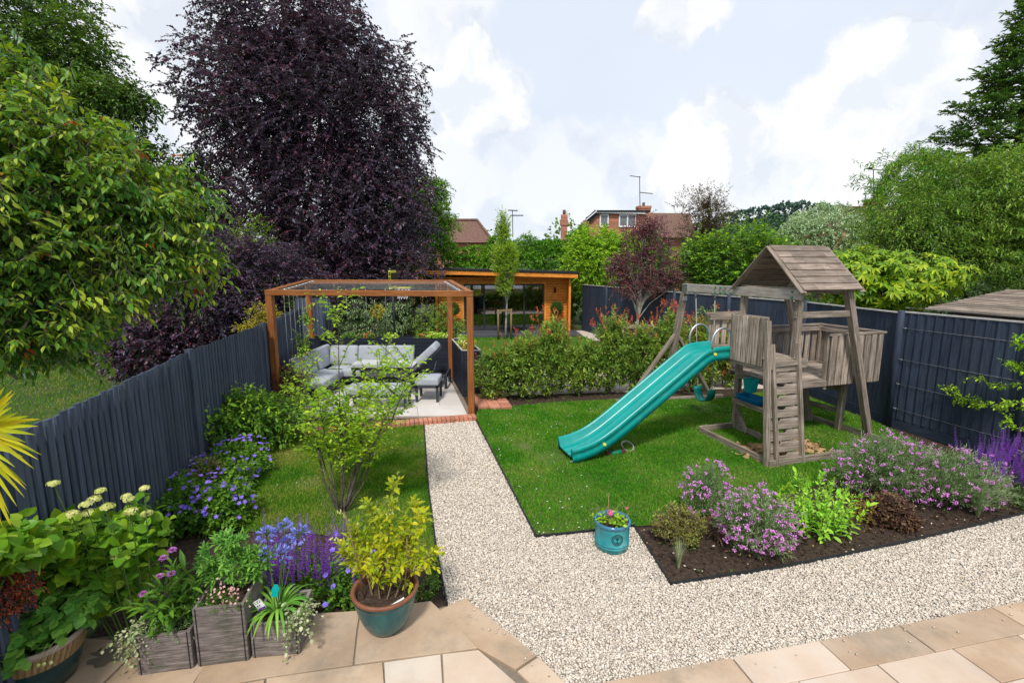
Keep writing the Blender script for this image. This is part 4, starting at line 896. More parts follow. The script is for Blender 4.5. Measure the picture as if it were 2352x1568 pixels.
for a, b, c, d in ((.82, -.87, 1.97, -.87), (1.95, -.87, 1.95, .26), (1.99, .25, .04, .25)): one('top_rail', tw(a, b, ZT+.02), tw(c, d, ZT+.02), .055, .035)
one('corner_post', tw(.86, -.82, ZB-.16), tw(.86, -.82, ZT), .06, .06, UU)
one('corner_post', tw(1.90, -.82, ZB-.1), tw(1.90, -.82, ZT), .045, .045, UU); one('corner_post', tw(1.90, .20, ZB-.1), tw(1.90, .20, ZT), .045, .045, UU)
# ladder wall of notched boards
for k in range(9):
    z0 = .03+k*.156; m1 = MB(); L_ = .55; h_ = .134; sec = [(0, 0), (L_, 0), (L_, h_)]
    if k % 2 == 0: sec += [(.34, h_), (.31, h_-.035), (.20, h_-.035), (.17, h_)]
    else: sec += [(.24, h_), (.21, h_-.032), (.10, h_-.032), (.07, h_)]
    sec += [(0, h_)]
    m1.extr(sec, tw(-.69, -1.425+.15*z0, z0), VV, Z1+UU*.15, UU*.022); part('ladder_board', m1, bev=.003)
one('ladder_rail', tw(-.595, -1.46, 0), tw(-.595, -1.21, 1.66), .048, .045, UU); one('ladder_rail', tw(-.145, -1.45, 0), tw(-.145, -1.20, 1.66), .048, .06, UU)
one('ladder_rail', tw(-.655, -1.27, 1.32), tw(-.655, -1.22, 1.66), .06, .05, UU)
one('ladder_lip', tw(-.64, -1.23, ZD-.035), tw(-.12, -1.23, ZD-.035), .04, .07)
# ground frame
for a, b, c, d in ((-.68, .02, -.68, -1.42), (-.72, -1.44, 1.05, -1.44), (-.68, .04, 0.0, .04), (.0, .02, .0, -.55), (1.6, .3, 1.7, -1.40), (1.05, -1.42, 1.72, -1.38)): one('ground_beam', tw(a, b, .055), tw(c, d, .055), .045, .10)
# shelf with wash tub and bucket
m1 = MB(); m1.box(tw(-.15, -.62, .60), (.34, .74, .02), (VV, UU, Z1)); part('shelf', m1)
for a in (-.31, .01): one('shelf_rail', tw(a, -1.0, .60), tw(a, -.24, .60), .02, .075)
for b in (-1.0, -.24): one('shelf_rail', tw(-.31, b, .60), tw(.01, b, .60), .02, .074)
one('shelf_support', tw(-.13, -1.1, .52), tw(-.02, -.02, .52), .03, .06)
# beam that carries the swing
one('swing_beam', tw(-.055, -1.09, 2.31), tw(-.055, 1.46, 2.31), .055, .145, mat=m_greyl)
for b in (-.98, .22, .34, .46, .58):
    for z in (2.265, 2.35): m1 = MB(); m1.tube([tw(-.082, b, z), tw(-.10, b, z)], .015, 10); m1.build('bolt_cap', m_green, pt)
m1 = MB(); m1.box(tw(-.055, 1.40, 2.285), (.10, .16, .19), (VV, UU, Z1)); m1.box(tw(-.055, 1.47, 2.14), (.09, .09, .16), (VV, UU, Z1)); part('beam_bracket', m1, m_steel)
one('swing_leg', tw(-.12, 1.85, 0), tw(-.055, 1.46, 2.22), .10, .095, UU)
jn = tw(-.09, 1.60, 1.42)
one('swing_brace', tw(-.92, 1.95, 0), jn, .055, .085, UU); one('swing_brace', tw(.95, 1.72, 0), jn, .055, .085, UU)
one('ground_beam', tw(-1.15, 1.98, .035), tw(1.2, 1.70, .035), .09, .06)
# swing
sw = thing('swing', 'dark green belt swing hanging on ropes from the climbing frame beam', 'swing', tw(-.055, 1.0, 2.2))
s_a, s_b = tw(-.055, 1.13, 2.23), tw(-.055, .62, 2.23); e_a, e_b = at(1602, 884, s_a.y-.03), at(1637, 876, s_b.y+.05)
e_a, e_b = Vector((e_a.x, e_a.y, .48)), Vector((e_b.x, e_b.y, .50))
for s_, e_ in ((s_a, e_a), (s_b, e_b)):
    m1 = MB(); m1.tube([s_, s_.lerp(e_, .5), e_+Z1*.12], .007, 6); m1.build('rope', m_rope, sw)
    m1 = MB(); m1.box(s_+Z1*.0, (.08, .10, .04), (VV, UU, Z1)); m1.tube([s_, s_-Z1*.10], .012, 6); m1.build('hanger', m_steel, sw)
    m1 = MB()
    for k in range(5): c = e_+Z1*(.12-.028*k); m1.tube([c+Vector((.012*math.cos(j*1.047), .0, .018*math.sin(j*1.047))) if k % 2 else c+Vector((0, .012*math.cos(j*1.047), .018*math.sin(j*1.047))) for j in range(6)], .004, 4, closed=True)
    m1.build('chain', m_steel, sw)
m1 = MB(); sec = []; n = 14; mid = (e_a+e_b)/2; dd = (e_b-e_a); hw = dd.length/2; dx = dd.normalized(); wd = Vector((-dx.y, dx.x, 0)).normalized()*.16
for i in range(n+1):
    th = math.pi*i/n; sec.append((-math.cos(th)*hw, -math.sin(th)**.8*.24))
sec2 = [(x*.95, y+.012) for x, y in sec][::-1]
m1.extr(sec+sec2, mid-wd/2*1.0-Vector((0, 0, 0)), dx, Z1, wd, sm=True); m1.build('seat', M('swing_rubber', [(0, .17, .14), (0, .22, .18)], rough=.4, bump=0), sw)

# ================================================================= slide
sl_ = thing('slide', 'long turquoise plastic slide running from the climbing frame down to the lawn', 'slide', tw(-2, -.3, 0))
prof = [(-.66, 1.42), (-.99, 1.41), (-1.10, 1.365), (-1.25, 1.26), (-1.9, .80), (-2.4, .445), (-2.62, .30), (-2.80, .205), (-2.98, .145), (-3.12, .115), (-3.22, .105)]
def smooth(pr, n=3):
    for _ in range(n):
        o = [pr[0]]
        for a, b in zip(pr[:-1], pr[1:]): o += [(a[0]*.75+b[0]*.25, a[1]*.75+b[1]*.25), (a[0]*.25+b[0]*.75, a[1]*.25+b[1]*.75)]
        pr = o+[pr[-1]]
    return pr
prof = smooth(prof, 2)
# cross-section (across, up) from outer skirt over the rim to the bed, mirrored
HW = .265; bw = .185
sec = [(-HW, -.075), (-HW+.002, .0), (-HW+.006, .008), (-HW+.006, .055), (-HW-.004, .062), (-HW-.004, .105), (-HW+.010, .122), (-HW+.030, .122), (-HW+.042, .105), (-bw-.010, .022), (-bw+.012, .0), (-.1, -.004), (-.085, .004), (-.07, -.004)]
sec = sec+[(-x, y) for x, y in sec[::-1]]; under = [(HW-.012, -.075), (HW-.012, .03), (bw+.0, -.016), (-bw, -.016), (-HW+.012, .03), (-HW+.012, -.075)]
ring = sec+under; m1 = MB(); bc = -.31; nR = len(ring)
for i, (a, z) in enumerate(prof):
    pa, pb = prof[max(0, i-1)], prof[min(len(prof)-1, i+1)]; t = Vector((pb[0]-pa[0], pb[1]-pa[1])).normalized(); nx, nz_ = t.y, -t.x
    nx, nz_ = (-t.y, t.x) if t.x > 0 else (t.y, -t.x)
    sk = 1.0; 
    for x, y in ring:
        yy = y*(1.0 if y > 0 else 1.0); m1.v.append(tuple(tw(a+nx*yy, bc-x, z+nz_*yy)))
nP = len(prof)
for i in range(nP-1):
    for k in range(nR):
        k2 = (k+1) % nR; m1.face([i*nR+k, (i+1)*nR+k, (i+1)*nR+k2, i*nR+k2], [(i*.1, k*.05), (i*.1+.1, k*.05), (i*.1+.1, k*.05+.05), (i*.1, k*.05+.05)], 0, True)
m1.face([(nP-1)*nR+k for k in range(nR)], [(0, 0)]*nR, 0); m1.face([k for k in range(nR)][::-1], [(0, 0)]*nR, 0)
so_ = m1.build('chute', m_slide, sl_)
for bb in (-.31-HW+.012, -.31+HW-.012):
    m1 = MB(); cx, cz, r_ = -.86, 1.56, .185; pts = [tw(cx+.17, bb, 1.44)]
    for k in range(13): th = -.15+(math.pi+.3)*k/12; pts.append(tw(cx+r_*math.cos(th), bb, cz+.04+r_*1.15*math.sin(th)))
    pts.append(tw(cx-.16, bb, 1.44)); m1.tube(pts, .017, 10); m1.build('handrail', m_steel, sl_)
for a, z in ((-.98, 1.40), (-2.74, .215)):
    m1 = MB(); m1.tube([tw(a, -.31-HW-.012, z+.03), tw(a, -.31-HW+.02, z+.03)], .022, 12); m1.tube([tw(a, -.31-HW-.018, z+.03), tw(a, -.31-HW-.012, z+.03)], [.010, .012], 10); m1.build('bolt_cap', m_yel, sl_)

# tub and bucket on the shelf
tb_ = thing('wash_tub', 'blue plastic tub on the small shelf of the climbing frame', 'tub', tw(-.16, -.52, .64)); m1 = MB(); o_ = tw(-.16, -.50, .615)
w0, w1 = .11, .14
c8 = lambda s, l, z: [o_+VV*(i*s)+UU*(j*l)+Z1*z for i, j in ((-1, -1), (1, -1), (1, 1), (-1, 1))]
rings = [c8(.10, .19, 0), c8(.13, .235, .085), c8(.145, .25, .09), c8(.145, .25, .08)]; rin = [c8(.12, .225, .088), c8(.092, .18, .012)]
allr = rings[::-1][:1]+[rings[2], rin[0], rin[1]]; 
def loft(m1, rr, close=True):
    for r_ in rr: m1.v += [tuple(v) for v in r_]
    b = len(m1.v)-4*len(rr)
    for i in range(len(rr)-1):
        for k in range(4): m1.face([b+i*4+k, b+i*4+(k+1) % 4, b+(i+1)*4+(k+1) % 4, b+(i+1)*4+k], [(0, 0)]*4)
    m1.face([b+(len(rr)-1)*4+k for k in range(4)], [(0, 0)]*4)
loft(m1, [rings[0], rings[1], rings[3], rings[2], rin[0], rin[1]]); m1.face([0, 3, 2, 1], [(0, 0)]*4); m1.build('tub', m_blue, tb_, bevel=.004)
pn = thing('metal_bowl', 'small dark metal bowl beside the blue tub on the shelf', 'bowl', tw(-.16, -.88, .64)); m1 = MB(); m1.lathe([(.04, 0), (.07, .03), (.075, .045), (.068, .043), (.055, .02), (.001, .012)], tw(-.16, -.86, .615), 18); m1.build('bowl', m_steel, pn)
bk = thing('bucket', 'turquoise open-topped plastic bucket hanging above the shelf', 'bucket', tw(-.10, -.5, .9)); m1 = MB(); o_ = at(1723, 900, 7.28)
r0 = lambda s, z, f=1: [o_+VV*(i*s)*f+UU*(j*s)+Z1*z for i, j in ((-1, -1), (1, -1), (1, 1), (-1, 1))]
loft(m1, [r0(.06, 0), r0(.082, .20), r0(.09, .205), r0(.09, .215), r0(.076, .21), r0(.055, .01)]); m1.face([0, 3, 2, 1], [(0, 0)]*4); m1.build('tub', m_teal2, bk, bevel=.006)
m1 = MB(); m1.tube([o_+Z1*.2+UU*.08, o_+Z1*.34, Vector(tw(-.02, -.42, 1.0))], .005, 5); m1.tube([o_-VV*.02, o_-VV*.02-Z1*.05+UU*.03], .014, 6); m1.build('handle', m_blue, bk)
# straw patches in the frame
lv = LV(); 
for (a, b, r_, n_) in ((-.38, -1.0, .30, 900), (.35, -1.0, .25, 500)):
    c = tw(a, b, .03); p = A(c)+rng.normal(0, 1, (n_, 3))*A((r_*.5, r_*.45, .012)); lv.leaves(p, rnd(n_)*A((1, 1, .2)), rnd(n_)+A((0, 0, 1)), .09, .06, 'nee')
tag(lv.build('straw', m_straw), kind='stuff')
# toys left under the slide
rr = thing('rope_ring', 'braided grey and red rope ring lying on the grass under the slide', 'toy', P(1440, 1028)); c = P(1441, 1030)
m1 = MB(); m1.tube([c+Vector((.085*math.cos(k*.393), .14*math.sin(k*.393), .04+.025*math.sin(k*.393))) for k in range(16)], .014, 7, closed=True); m1.build('ring', m_rope, rr)
gt = thing('toy_roller', 'green toy roller with dark red ends on the grass under the slide', 'toy', P(1410, 1046)); c = P(1413, 1045); dv = Vector((.97, .25, 0))
m1 = MB(); m1.tube([c-dv*.085+Z1*.04, c+dv*.085+Z1*.04], .038, 12); m1.build('body', m_green, gt)
for s_ in (-1, 1): m1 = MB(); m1.tube([c+dv*.09*s_+Z1*.04, c+dv*.15*s_+Z1*.04], [.04, .03], 10); m1.build('cap', M('maroon_rope', [(.06, .015, .015), (.12, .04, .04)], rough=.9, bump=.3), gt)
# ================================================================= leaf materials
Lf = {
 'beech': LEAF('copper_leaf', [(.014, .010, .022), (.027, .018, .038), (.044, .027, .052), (.07, .016, .026)], trans=.25, gloss=.8, val=.2),
 'cherry': LEAF('cherry_leaf', [(.026, .085, .011), (.060, .145, .015), (.12, .20, .020), (.27, .32, .030)], trans=.42, gloss=.45, scale=.9, pat=1.6),
 'orange': LEAF('bronze_leaf', [(.40, .09, .015), (.50, .17, .02), (.36, .05, .02)], trans=.35),
 'dkgreen': LEAF('dark_leaf', [(.010, .028, .006), (.022, .055, .009), (.045, .10, .014)], trans=.25, gloss=.4),
 'green': LEAF('green_leaf', [(.026, .085, .010), (.060, .145, .014), (.12, .22, .022)], trans=.35),
 'peach': LEAF('peach_leaf', [(.045, .11, .014), (.09, .175, .022), (.17, .25, .035)], trans=.35, scale=.8),
 'amel': LEAF('amelanchier_leaf', [(.085, .19, .012), (.17, .28, .018), (.28, .37, .03)], trans=.45, gloss=.3, scale=2),
 'tree': LEAF('tree_leaf', [(.016, .048, .007), (.036, .088, .011), (.085, .15, .016)], trans=.35, scale=.6),
 'conif': LEAF('conifer_leaf', [(.030, .105, .012), (.065, .175, .016), (.13, .26, .022)], trans=.2, gloss=.2, scale=.5),
 'fir': LEAF('fir_leaf', [(.024, .065, .010), (.050, .115, .015), (.09, .16, .022)], trans=.15, gloss=.3),
 'lime': LEAF('lime_leaf', [(.10, .22, .012), (.19, .33, .02), (.32, .44, .03)], trans=.42, scale=1.2),
 'lime2': LEAF('fresh_leaf', [(.070, .17, .012), (.15, .28, .018), (.28, .40, .030)], trans=.42, scale=2),
 'fatsia': LEAF('palmate_leaf', [(.09, .22, .010), (.20, .36, .014), (.42, .52, .02)], trans=.35, gloss=.5),
 'silver': LEAF('variegated_leaf', [(.09, .16, .06), (.19, .27, .13), (.36, .43, .27)], trans=.25),
 'purple': LEAF('purple_leaf', [(.035, .009, .016), (.075, .015, .026), (.13, .028, .034)], trans=.35),
 'redbr': LEAF('bronze_dark_leaf', [(.035, .020, .016), (.075, .035, .022), (.06, .07, .02)], trans=.25),
 'phot': LEAF('photinia_leaf', [(.050, .12, .014), (.11, .19, .024), (.22, .28, .042)], trans=.35, gloss=.5, scale=1.5),
 'red': LEAF('red_tip', [(.45, .05, .03), (.60, .10, .05), (.50, .20, .07)], trans=.35, tint=.5, scale=3),
 'gold': LEAF('golden_leaf', [(.45, .38, .01), (.62, .52, .02), (.30, .34, .02)], trans=.35, scale=2),
 'hydr': LEAF('hydrangea_leaf', [(.045, .125, .010), (.095, .205, .014), (.19, .28, .02)], trans=.42, scale=2),
 'straw': LEAF('strawberry_leaf', [(.04, .13, .022), (.08, .20, .030), (.15, .28, .045)], trans=.3, gloss=.35, scale=3),
 'citrus': LEAF('yellow_green_leaf', [(.20, .34, .014), (.40, .49, .02), (.62, .60, .03)], trans=.5, gloss=.5, scale=3),
 'grey': LEAF('grey_green_leaf', [(.08, .15, .055), (.15, .23, .09), (.24, .31, .16)], trans=.25, scale=3),
 'ivy': LEAF('ivy_leaf', [(.10, .20, .05), (.30, .38, .16), (.60, .62, .42)], trans=.3, scale=4),
 'sedum': LEAF('sedum_leaf', [(.10, .26, .02), (.18, .36, .03), (.28, .44, .06)], trans=.35, gloss=.3, scale=3),
 'heuch': LEAF('brown_leaf', [(.030, .014, .014), (.07, .035, .025), (.11, .07, .03)], trans=.25, scale=3),
 'hebe': LEAF('hebe_leaf', [(.10, .13, .03), (.22, .24, .04), (.05, .035, .035)], trans=.3, scale=5),
 'blade': LEAF('strap_leaf', [(.05, .16, .02), (.10, .24, .03), (.16, .30, .04)], trans=.35, scale=3),
 'palm': LEAF('palm_leaf', [(.34, .40, .015), (.52, .52, .02), (.62, .48, .02)], trans=.4, gloss=.4, scale=4),
 'violet': LEAF('violet_petal', [(.16, .12, .62), (.24, .18, .75), (.33, .22, .80)], trans=.3, gloss=.1, tint=.5, scale=6),
 'mauve': LEAF('mauve_petal', [(.52, .12, .50), (.70, .24, .68), (.82, .46, .80)], trans=.3, gloss=.1, tint=.5, scale=6),
 'spike': LEAF('purple_spike', [(.085, .015, .19), (.15, .03, .30), (.22, .06, .38)], trans=.25, gloss=.1, tint=.5, scale=6),
 'agap': LEAF('blue_petal', [(.20, .26, .72), (.32, .38, .82), (.45, .45, .88)], trans=.35, gloss=.1, tint=.5, scale=8),
 'cream': LEAF('cream_floret', [(.48, .55, .12), (.66, .68, .24), (.74, .74, .40)], trans=.3, gloss=.1, scale=9),
 'pink': LEAF('pink_petal', [(.70, .14, .30), (.80, .28, .42)], trans=.3, gloss=.1, tint=.5),
 'pale': LEAF('pale_pink_petal', [(.72, .35, .33), (.80, .62, .55), (.6, .2, .2)], trans=.3, gloss=.1, tint=.5),
 'dry': LEAF('dry_stem', [(.30, .22, .10), (.42, .32, .16)], trans=.2, gloss=.1),
}
def flowers(lv, c, n, r, k=5, mi=0, cup=.25, w=.75):
    c, n = A(c), nrm(A(n)); e = nrm(np.cross(n, A((.3, .2, 1.0)))); g = np.cross(n, e); a0 = rng.uniform(0, 6.28, len(c))[:, None]
    for j in range(k):
        a = a0+6.283*j/k; d = e*np.cos(a)+g*np.sin(a)+n*cup; lv.leaves(c, d, n-d*cup, r, np.asarray(r)*w, 'round', mi)
def tree(name, label, cat, base, ells, n, L_, K, ll, lw, leaf, bark=m_bark, r0=.16, nl=26, dirs=(1, .5, .1), droop=.2, shell=.5, amp=.22, seed=1, back=.35, group=None, shape='l2', dist=False, ldroop=.25, top=None, twr=.005, jit=.3, extra=None, zmin=None, crown='crown', split=.35, ang=60, thk=1.0):
    t_ = thing(name, label, cat, (base[0], base[1], base[2]), group); p, o = blob(ells, n, shell, amp, seed, back, zmin)
    d = nrm(o*dirs[0]+rnd(n, dirs[1])+A((0, 0, dirs[2]))); k = rng.choice(n, min(nl, n), replace=False)
    m1 = MB(); limbs(m1, base, [tuple(p[i]) for i in k], r0, split=split, top=top, rt=.012*thk); m1.build('trunk', bark, t_)
    lv = LV(); shoots(lv, p-d*L_*.6, d, L_, K, ll, lw, ang=ang, droop=droop, ldroop=ldroop, dist=dist, shape=shape, twr=twr, jit=jit)
    mats = [Lf[leaf], bark]
    if extra:
        nm, fr, K2, L2 = extra; i = rng.choice(n, int(n*fr), replace=False); shoots(lv, p[i]+d[i]*L_*.2, d[i]+A((0, 0, .3)), L2, K2, ll, lw, droop=droop, ldroop=ldroop, dist=dist, shape=shape, mi=2, twig=False); mats.append(Lf[nm])
    lv.build(crown, mats, t_); return t_

# ================================================================= trees beyond the fences
tree('copper_beech', 'huge dark purple copper beech towering behind the pergola', 'tree', (-8.9, 19.5, 0),
     [(at(645, 50, 19), (2.9, 3.0, 3.1)), (at(715, 290, 19), (4.4, 4, 3.3)), (at(850, 290, 18.5), (2.4, 2.2, 2.8)), (at(580, 220, 18), (1.9, 2.2, 2.5)), (at(790, 125, 18.5), (1.8, 2.0, 1.6)), (at(700, 490, 18.5), (4.6, 3.4, 2.4)), (at(880, 470, 18), (2.0, 2, 2.2)), (at(830, 610, 17), (2.7, 1.4, 1.6))],
     10300, .7, 14, .135, .64, 'beech', m_barkd, r0=.38, nl=34, dirs=(.8, .6, 0), droop=.3, shell=.7, amp=.24, seed=4, back=.12, dist=True, top=(-8.2, 19, 15.5), thk=2, twr=.008)
tree('beech_shrub', 'low spreading dark purple beech shrub against the slatted fence', 'shrub', (-8.0, 13.0, 0),
     [(at(430, 725, 11.6), (1.7, 1.3, 1.5)), (at(540, 670, 12.6), (1.7, 1.4, 1.7)), (at(340, 800, 10.6), (.9, .9, .9)), (at(650, 670, 14.0), (1.5, 1.2, 1.5))],
     4200, .5, 13, .09, .65, 'beech', m_barkd, r0=.2, nl=30, dirs=(1, .5, 0), droop=.3, shell=.45, amp=.2, seed=8, back=.15, dist=True, zmin=.1)
tree('dark_evergreen', 'dark green tree filling the top left corner behind the cherry', 'tree', (-15.5, 14, 0),
     [(at(-60, 40, 13.5), (2.6, 2.5, 3.0)), (at(150, 150, 13), (1.2, 1.3, 1.3)), (at(235, 225, 12.7), (1.2, 1.0, .55)), (at(20, 300, 13.5), (3.0, 2, 2.0)), (at(170, 340, 13), (1.8, 1.5, 1.1))],
     7500, .55, 13, .105, .62, 'tree', m_barkd, r0=.22, nl=18, dirs=(.9, .6, -.05), droop=.3, shell=.6, amp=.3, seed=12, back=.12, dist=True)
tree('laurel_thicket', 'dark shaded evergreen thicket at the far side of the neighbouring lawn', 'shrub', (-14, 18, 0),
     [(at(60, 640, 16), (4, 2, 3)), (at(330, 560, 17), (3, 2, 3.6)), (at(230, 740, 14), (2.2, 1.5, 1.6)), (at(-300, 640, 15), (4, 2, 3.4)), (at(440, 470, 18), (1.5, 1.8, 1.9))],
     5200, .6, 11, .16, .55, 'dkgreen', m_barkd, r0=.2, nl=24, shell=.5, seed=15, back=.1, zmin=.05)
tree('yellow_conifer', 'feathery olive-yellow conifer peeping between cherry and copper beech', 'shrub', (-8.6, 14.3, 0),
     [(at(575, 560, 15.5), (.8, .8, 1.0)), (at(500, 600, 15), (1.1, .8, .9)), (at(270, 800, 11.6), (.5, .4, .55))], 560, .35, 12, .07, .35, 'lime2', m_bark, r0=.1, nl=10, seed=16, shell=.6, droop=.3, zmin=.1)
# near cherry that leans in from the left
tree('cherry_tree', 'near cherry tree with large drooping leaves and lichened branches at the left edge', 'tree', (-6.9, 4.6, 0),
     [(at(90, 360, 5.7), (1.15, 1.0, .95)), (at(310, 480, 5.9), (.85, .9, .75)), (at(110, 610, 5.3), (1.2, 1.0, .85)), (at(-160, 480, 4.9), (1.2, 1.2, 1.5)), (at(35, 200, 5.7), (.38, .5, .62)), (at(380, 580, 6.1), (.7, .7, .5)), (at(40, 740, 4.9), (.7, .7, .45))],
     3300, .46, 12, .110, .44, 'cherry', m_bark, r0=.15, nl=54, dirs=(.9, .8, 0), droop=.30, shell=.8, amp=.36, seed=21, back=.3, dist=True, shape='l6', ldroop=.5, top=(-5.6, 5.2, 3.6), twr=.006, extra=('orange', .025, 4, .10), split=.3)
cb_ = MB()
for px in ([(-60, 640, 4.9), (60, 600, 5.2), (180, 560, 5.5), (300, 545, 5.8)], [(-60, 735, 4.7), (60, 745, 4.9), (160, 775, 5.1), (245, 768, 5.3)], [(-60, 800, 4.6), (40, 870, 4.7), (75, 850, 4.8), (150, 800, 5.0)], [(-60, 470, 5), (90, 470, 5.0), (170, 478, 5.1), (260, 520, 5.3)], [(200, 640, 5.0), (300, 620, 5.2), (400, 650, 5.5), (455, 640, 5.7)]):
    cb_.tube([at(q_[0], q_[1], q_[2]+.25) for q_ in px], [.020, .014, .008, .003], 6, cap=False)
cb_.build('lichened_branches', m_barkp, [o for o in COL.objects if o.name.startswith('cherry_tree')][0])
tree('green_tree', 'bright green broadleaved tree just right of the copper beech', 'tree', (-4.9, 25, 0),
     [(at(960, 500, 24), (1.7, 1.4, 1.5)), (at(985, 440, 24), (1.1, .9, 1.0)), (at(1015, 505, 23.5), (.8, .7, .9)), (at(900, 540, 24), (1.6, 1.4, 1.6))], 1900, .55, 12, .14, .55, 'green', seed=24, shell=.6, amp=.3, nl=12, droop=.3, back=.2)
# conifer hedge behind the cabin
hx = []
for k in range(13):
    x = -8.5+k*1.32; Y = 23.5+x*.22; hx.append(((x, Y, 1.3), (1.05, .9, 2.95+.18*math.sin(k*2.3)+(.35 if k > 7 else 0))))
tree('conifer_hedge', 'tall bright green conifer hedge running behind the timber cabin', 'hedge', (0, 24, 0), hx, 9500, .38, 16, .15, .32, 'conif', seed=27, shell=.3, amp=.16, dirs=(.8, .4, .5), droop=.35, back=.03, nl=20, r0=.1, zmin=.2, crown='foliage')
tree('light_green_tree', 'loose yellow-green tree at the right end of the timber cabin', 'tree', (4.3, 22.6, 0), [(at(1375, 600, 21.8), (1.5, 1.2, 1.45)), (at(1350, 565, 21.8), (.8, .8, .6)), (at(1440, 585, 21.8), (1.1, .8, 1.0))], 1700, .45, 12, .12, .55, 'lime2', seed=29, shell=.55, amp=.25, nl=10, dist=True, back=.2)
tree('purple_plum', 'small wine-red tree with slender pale trunk in front of the far navy fence', 'tree', (3.95, 15.0, 0), [(at(1480, 590, 15), (1.0, .9, 1.05)), (at(1530, 640, 15), (.75, .7, .55)), (at(1450, 650, 15), (.8, .7, .45)), (at(1485, 525, 15), (.7, .6, .5)), (at(1420, 610, 15), (.5, .5, .4))],
     1450, .34, 12, .065, .6, 'purple', m_barkp, r0=.06, nl=34, seed=31, shell=.85, amp=.35, dirs=(.8, .5, .3), droop=.15, back=.7, split=.5)
tree('dark_red_tree', 'sparse dark bronze tree standing above the green bushes left of the variegated one', 'tree', (9.4, 24, 0), [(at(1620, 470, 23.5), (1.3, 1, 1.0)), (at(1625, 530, 23.5), (1.5, 1.2, 1.3))], 1000, .55, 9, .10, .5, 'redbr', seed=33, shell=.9, amp=.4, nl=26, dirs=(.7, .4, .5), back=.6)
tree('hazel_bush', 'large fresh green hazel bush behind the fence left of the climbing frame roof', 'shrub', (6.9, 15.2, 0), [(at(1690, 622, 15), (1.35, 1.1, 1.3)), (at(1620, 605, 15.2), (.75, .8, 1.0)), (at(1760, 592, 15.2), (.9, .9, .9)), (at(1810, 615, 15.2), (.7, .7, .6))],
     2300, .36, 10, .095, .8, 'green', seed=35, shell=.55, amp=.28, nl=20, back=.25, dist=True, extra=('lime2', .25, 5, .2))
tree('lime_bush', 'small lime green bush right of the wine-red tree at the fence', 'shrub', (5.2, 15.6, 0), [(at(1540, 650, 15.6), (.5, .45, .5)), (at(1500, 655, 15.6), (.4, .4, .35))], 220, .25, 9, .06, .6, 'lime', seed=36, nl=8, r0=.04)
tree('variegated_tree', 'rounded silvery variegated tree behind the climbing frame roof', 'tree', (13.4, 21, 0), [(at(1890, 545, 20.5), (1.7, 1.4, 1.35)), (at(1950, 560, 20.3), (1.0, .9, .9)), (at(1830, 560, 20.3), (.9, .9, .9))], 2600, .32, 12, .10, .5, 'silver', seed=38, shell=.35, amp=.18, nl=14, back=.1)
tree('peach_tree', 'large rounded mid-green tree filling the right edge beyond the shed', 'tree', (12.9, 12.9, 0),
     [(at(2250, 460, 13), (2.2, 1.8, 1.6)), (at(2150, 540, 12.6), (1.6, 1.3, 1.2)), (at(2400, 520, 12.2), (2.0, 1.5, 2.0)), (at(2080, 520, 12.8), (.9, .9, 1.0)), (at(2260, 600, 12.2), (1.5, 1.2, .8)), (at(2380, 400, 13), (1.5, 1.2, 1.1))],
     4300, .46, 13, .135, .26, 'peach', m_barkd, r0=.22, nl=40, seed=41, shell=.85, amp=.45, dirs=(.8, .8, .3), droop=.25, ldroop=.3, back=.12, top=(12.4, 12.6, 5.0))
# tall fir
t_ = thing('fir_tree', 'tall dark fir tree rising above everything at the right edge', 'tree', (22.7, 22.5, 0)); n = 6500
z = 14.6-rng.uniform(0, 1, n)**.7*11.5; a = rng.uniform(0, 6.28, n); lay = (np.sin(z*5.2+a*2.0)*.5+.5); rad = (15.8-z)*.50*(.80+.22*lay)*rng.uniform(.45, 1.05, n)**.7
c = A((22.7, 22.5, 0)); o = np.stack([np.cos(a), np.sin(a), np.zeros(n)], 1); p = c+o*rad[:, None]; p[:, 2] = z-rad*.12
k = (o[:, 1] < .35) & (p[:, 0] < 25.5); p, o = p[k], o[k]
lv = LV(); shoots(lv, p-o*.5, o+rnd(len(p), .4)+A((0, 0, .35)), .7, 24, .22, .34, ang=55, droop=.15, ldroop=.0, dist=True, twr=.01); lv.build('crown', [Lf['fir'], m_barkd], t_)
m1 = MB(); m1.tube([(22.7, 22.5, 0), (22.7, 22.5, 15.4)], [.3, .04], 8); 
for i in range(0, len(p), 22): m1.tube([(22.7, 22.5, p[i][2]+.3), tuple(p[i])], [.05, .015], 4, cap=False)
m1.build('trunk', m_barkd, t_)
tree('cypress', 'smaller bushy conifer left of the large rounded tree', 'tree', (16.6, 20.5, 0), [(at(2085, 415, 20), (1.0, 1, 1.3)), (at(2055, 470, 20), (1.0, 1, 1.2)), (at(2130, 400, 20), (.8, .8, 1.0)), (at(2100, 500, 20), (1.4, 1, 1.4))], 1800, .38, 14, .12, .32, 'conif', seed=43, shell=.4, nl=8, dirs=(.8, .4, .6), back=.1)
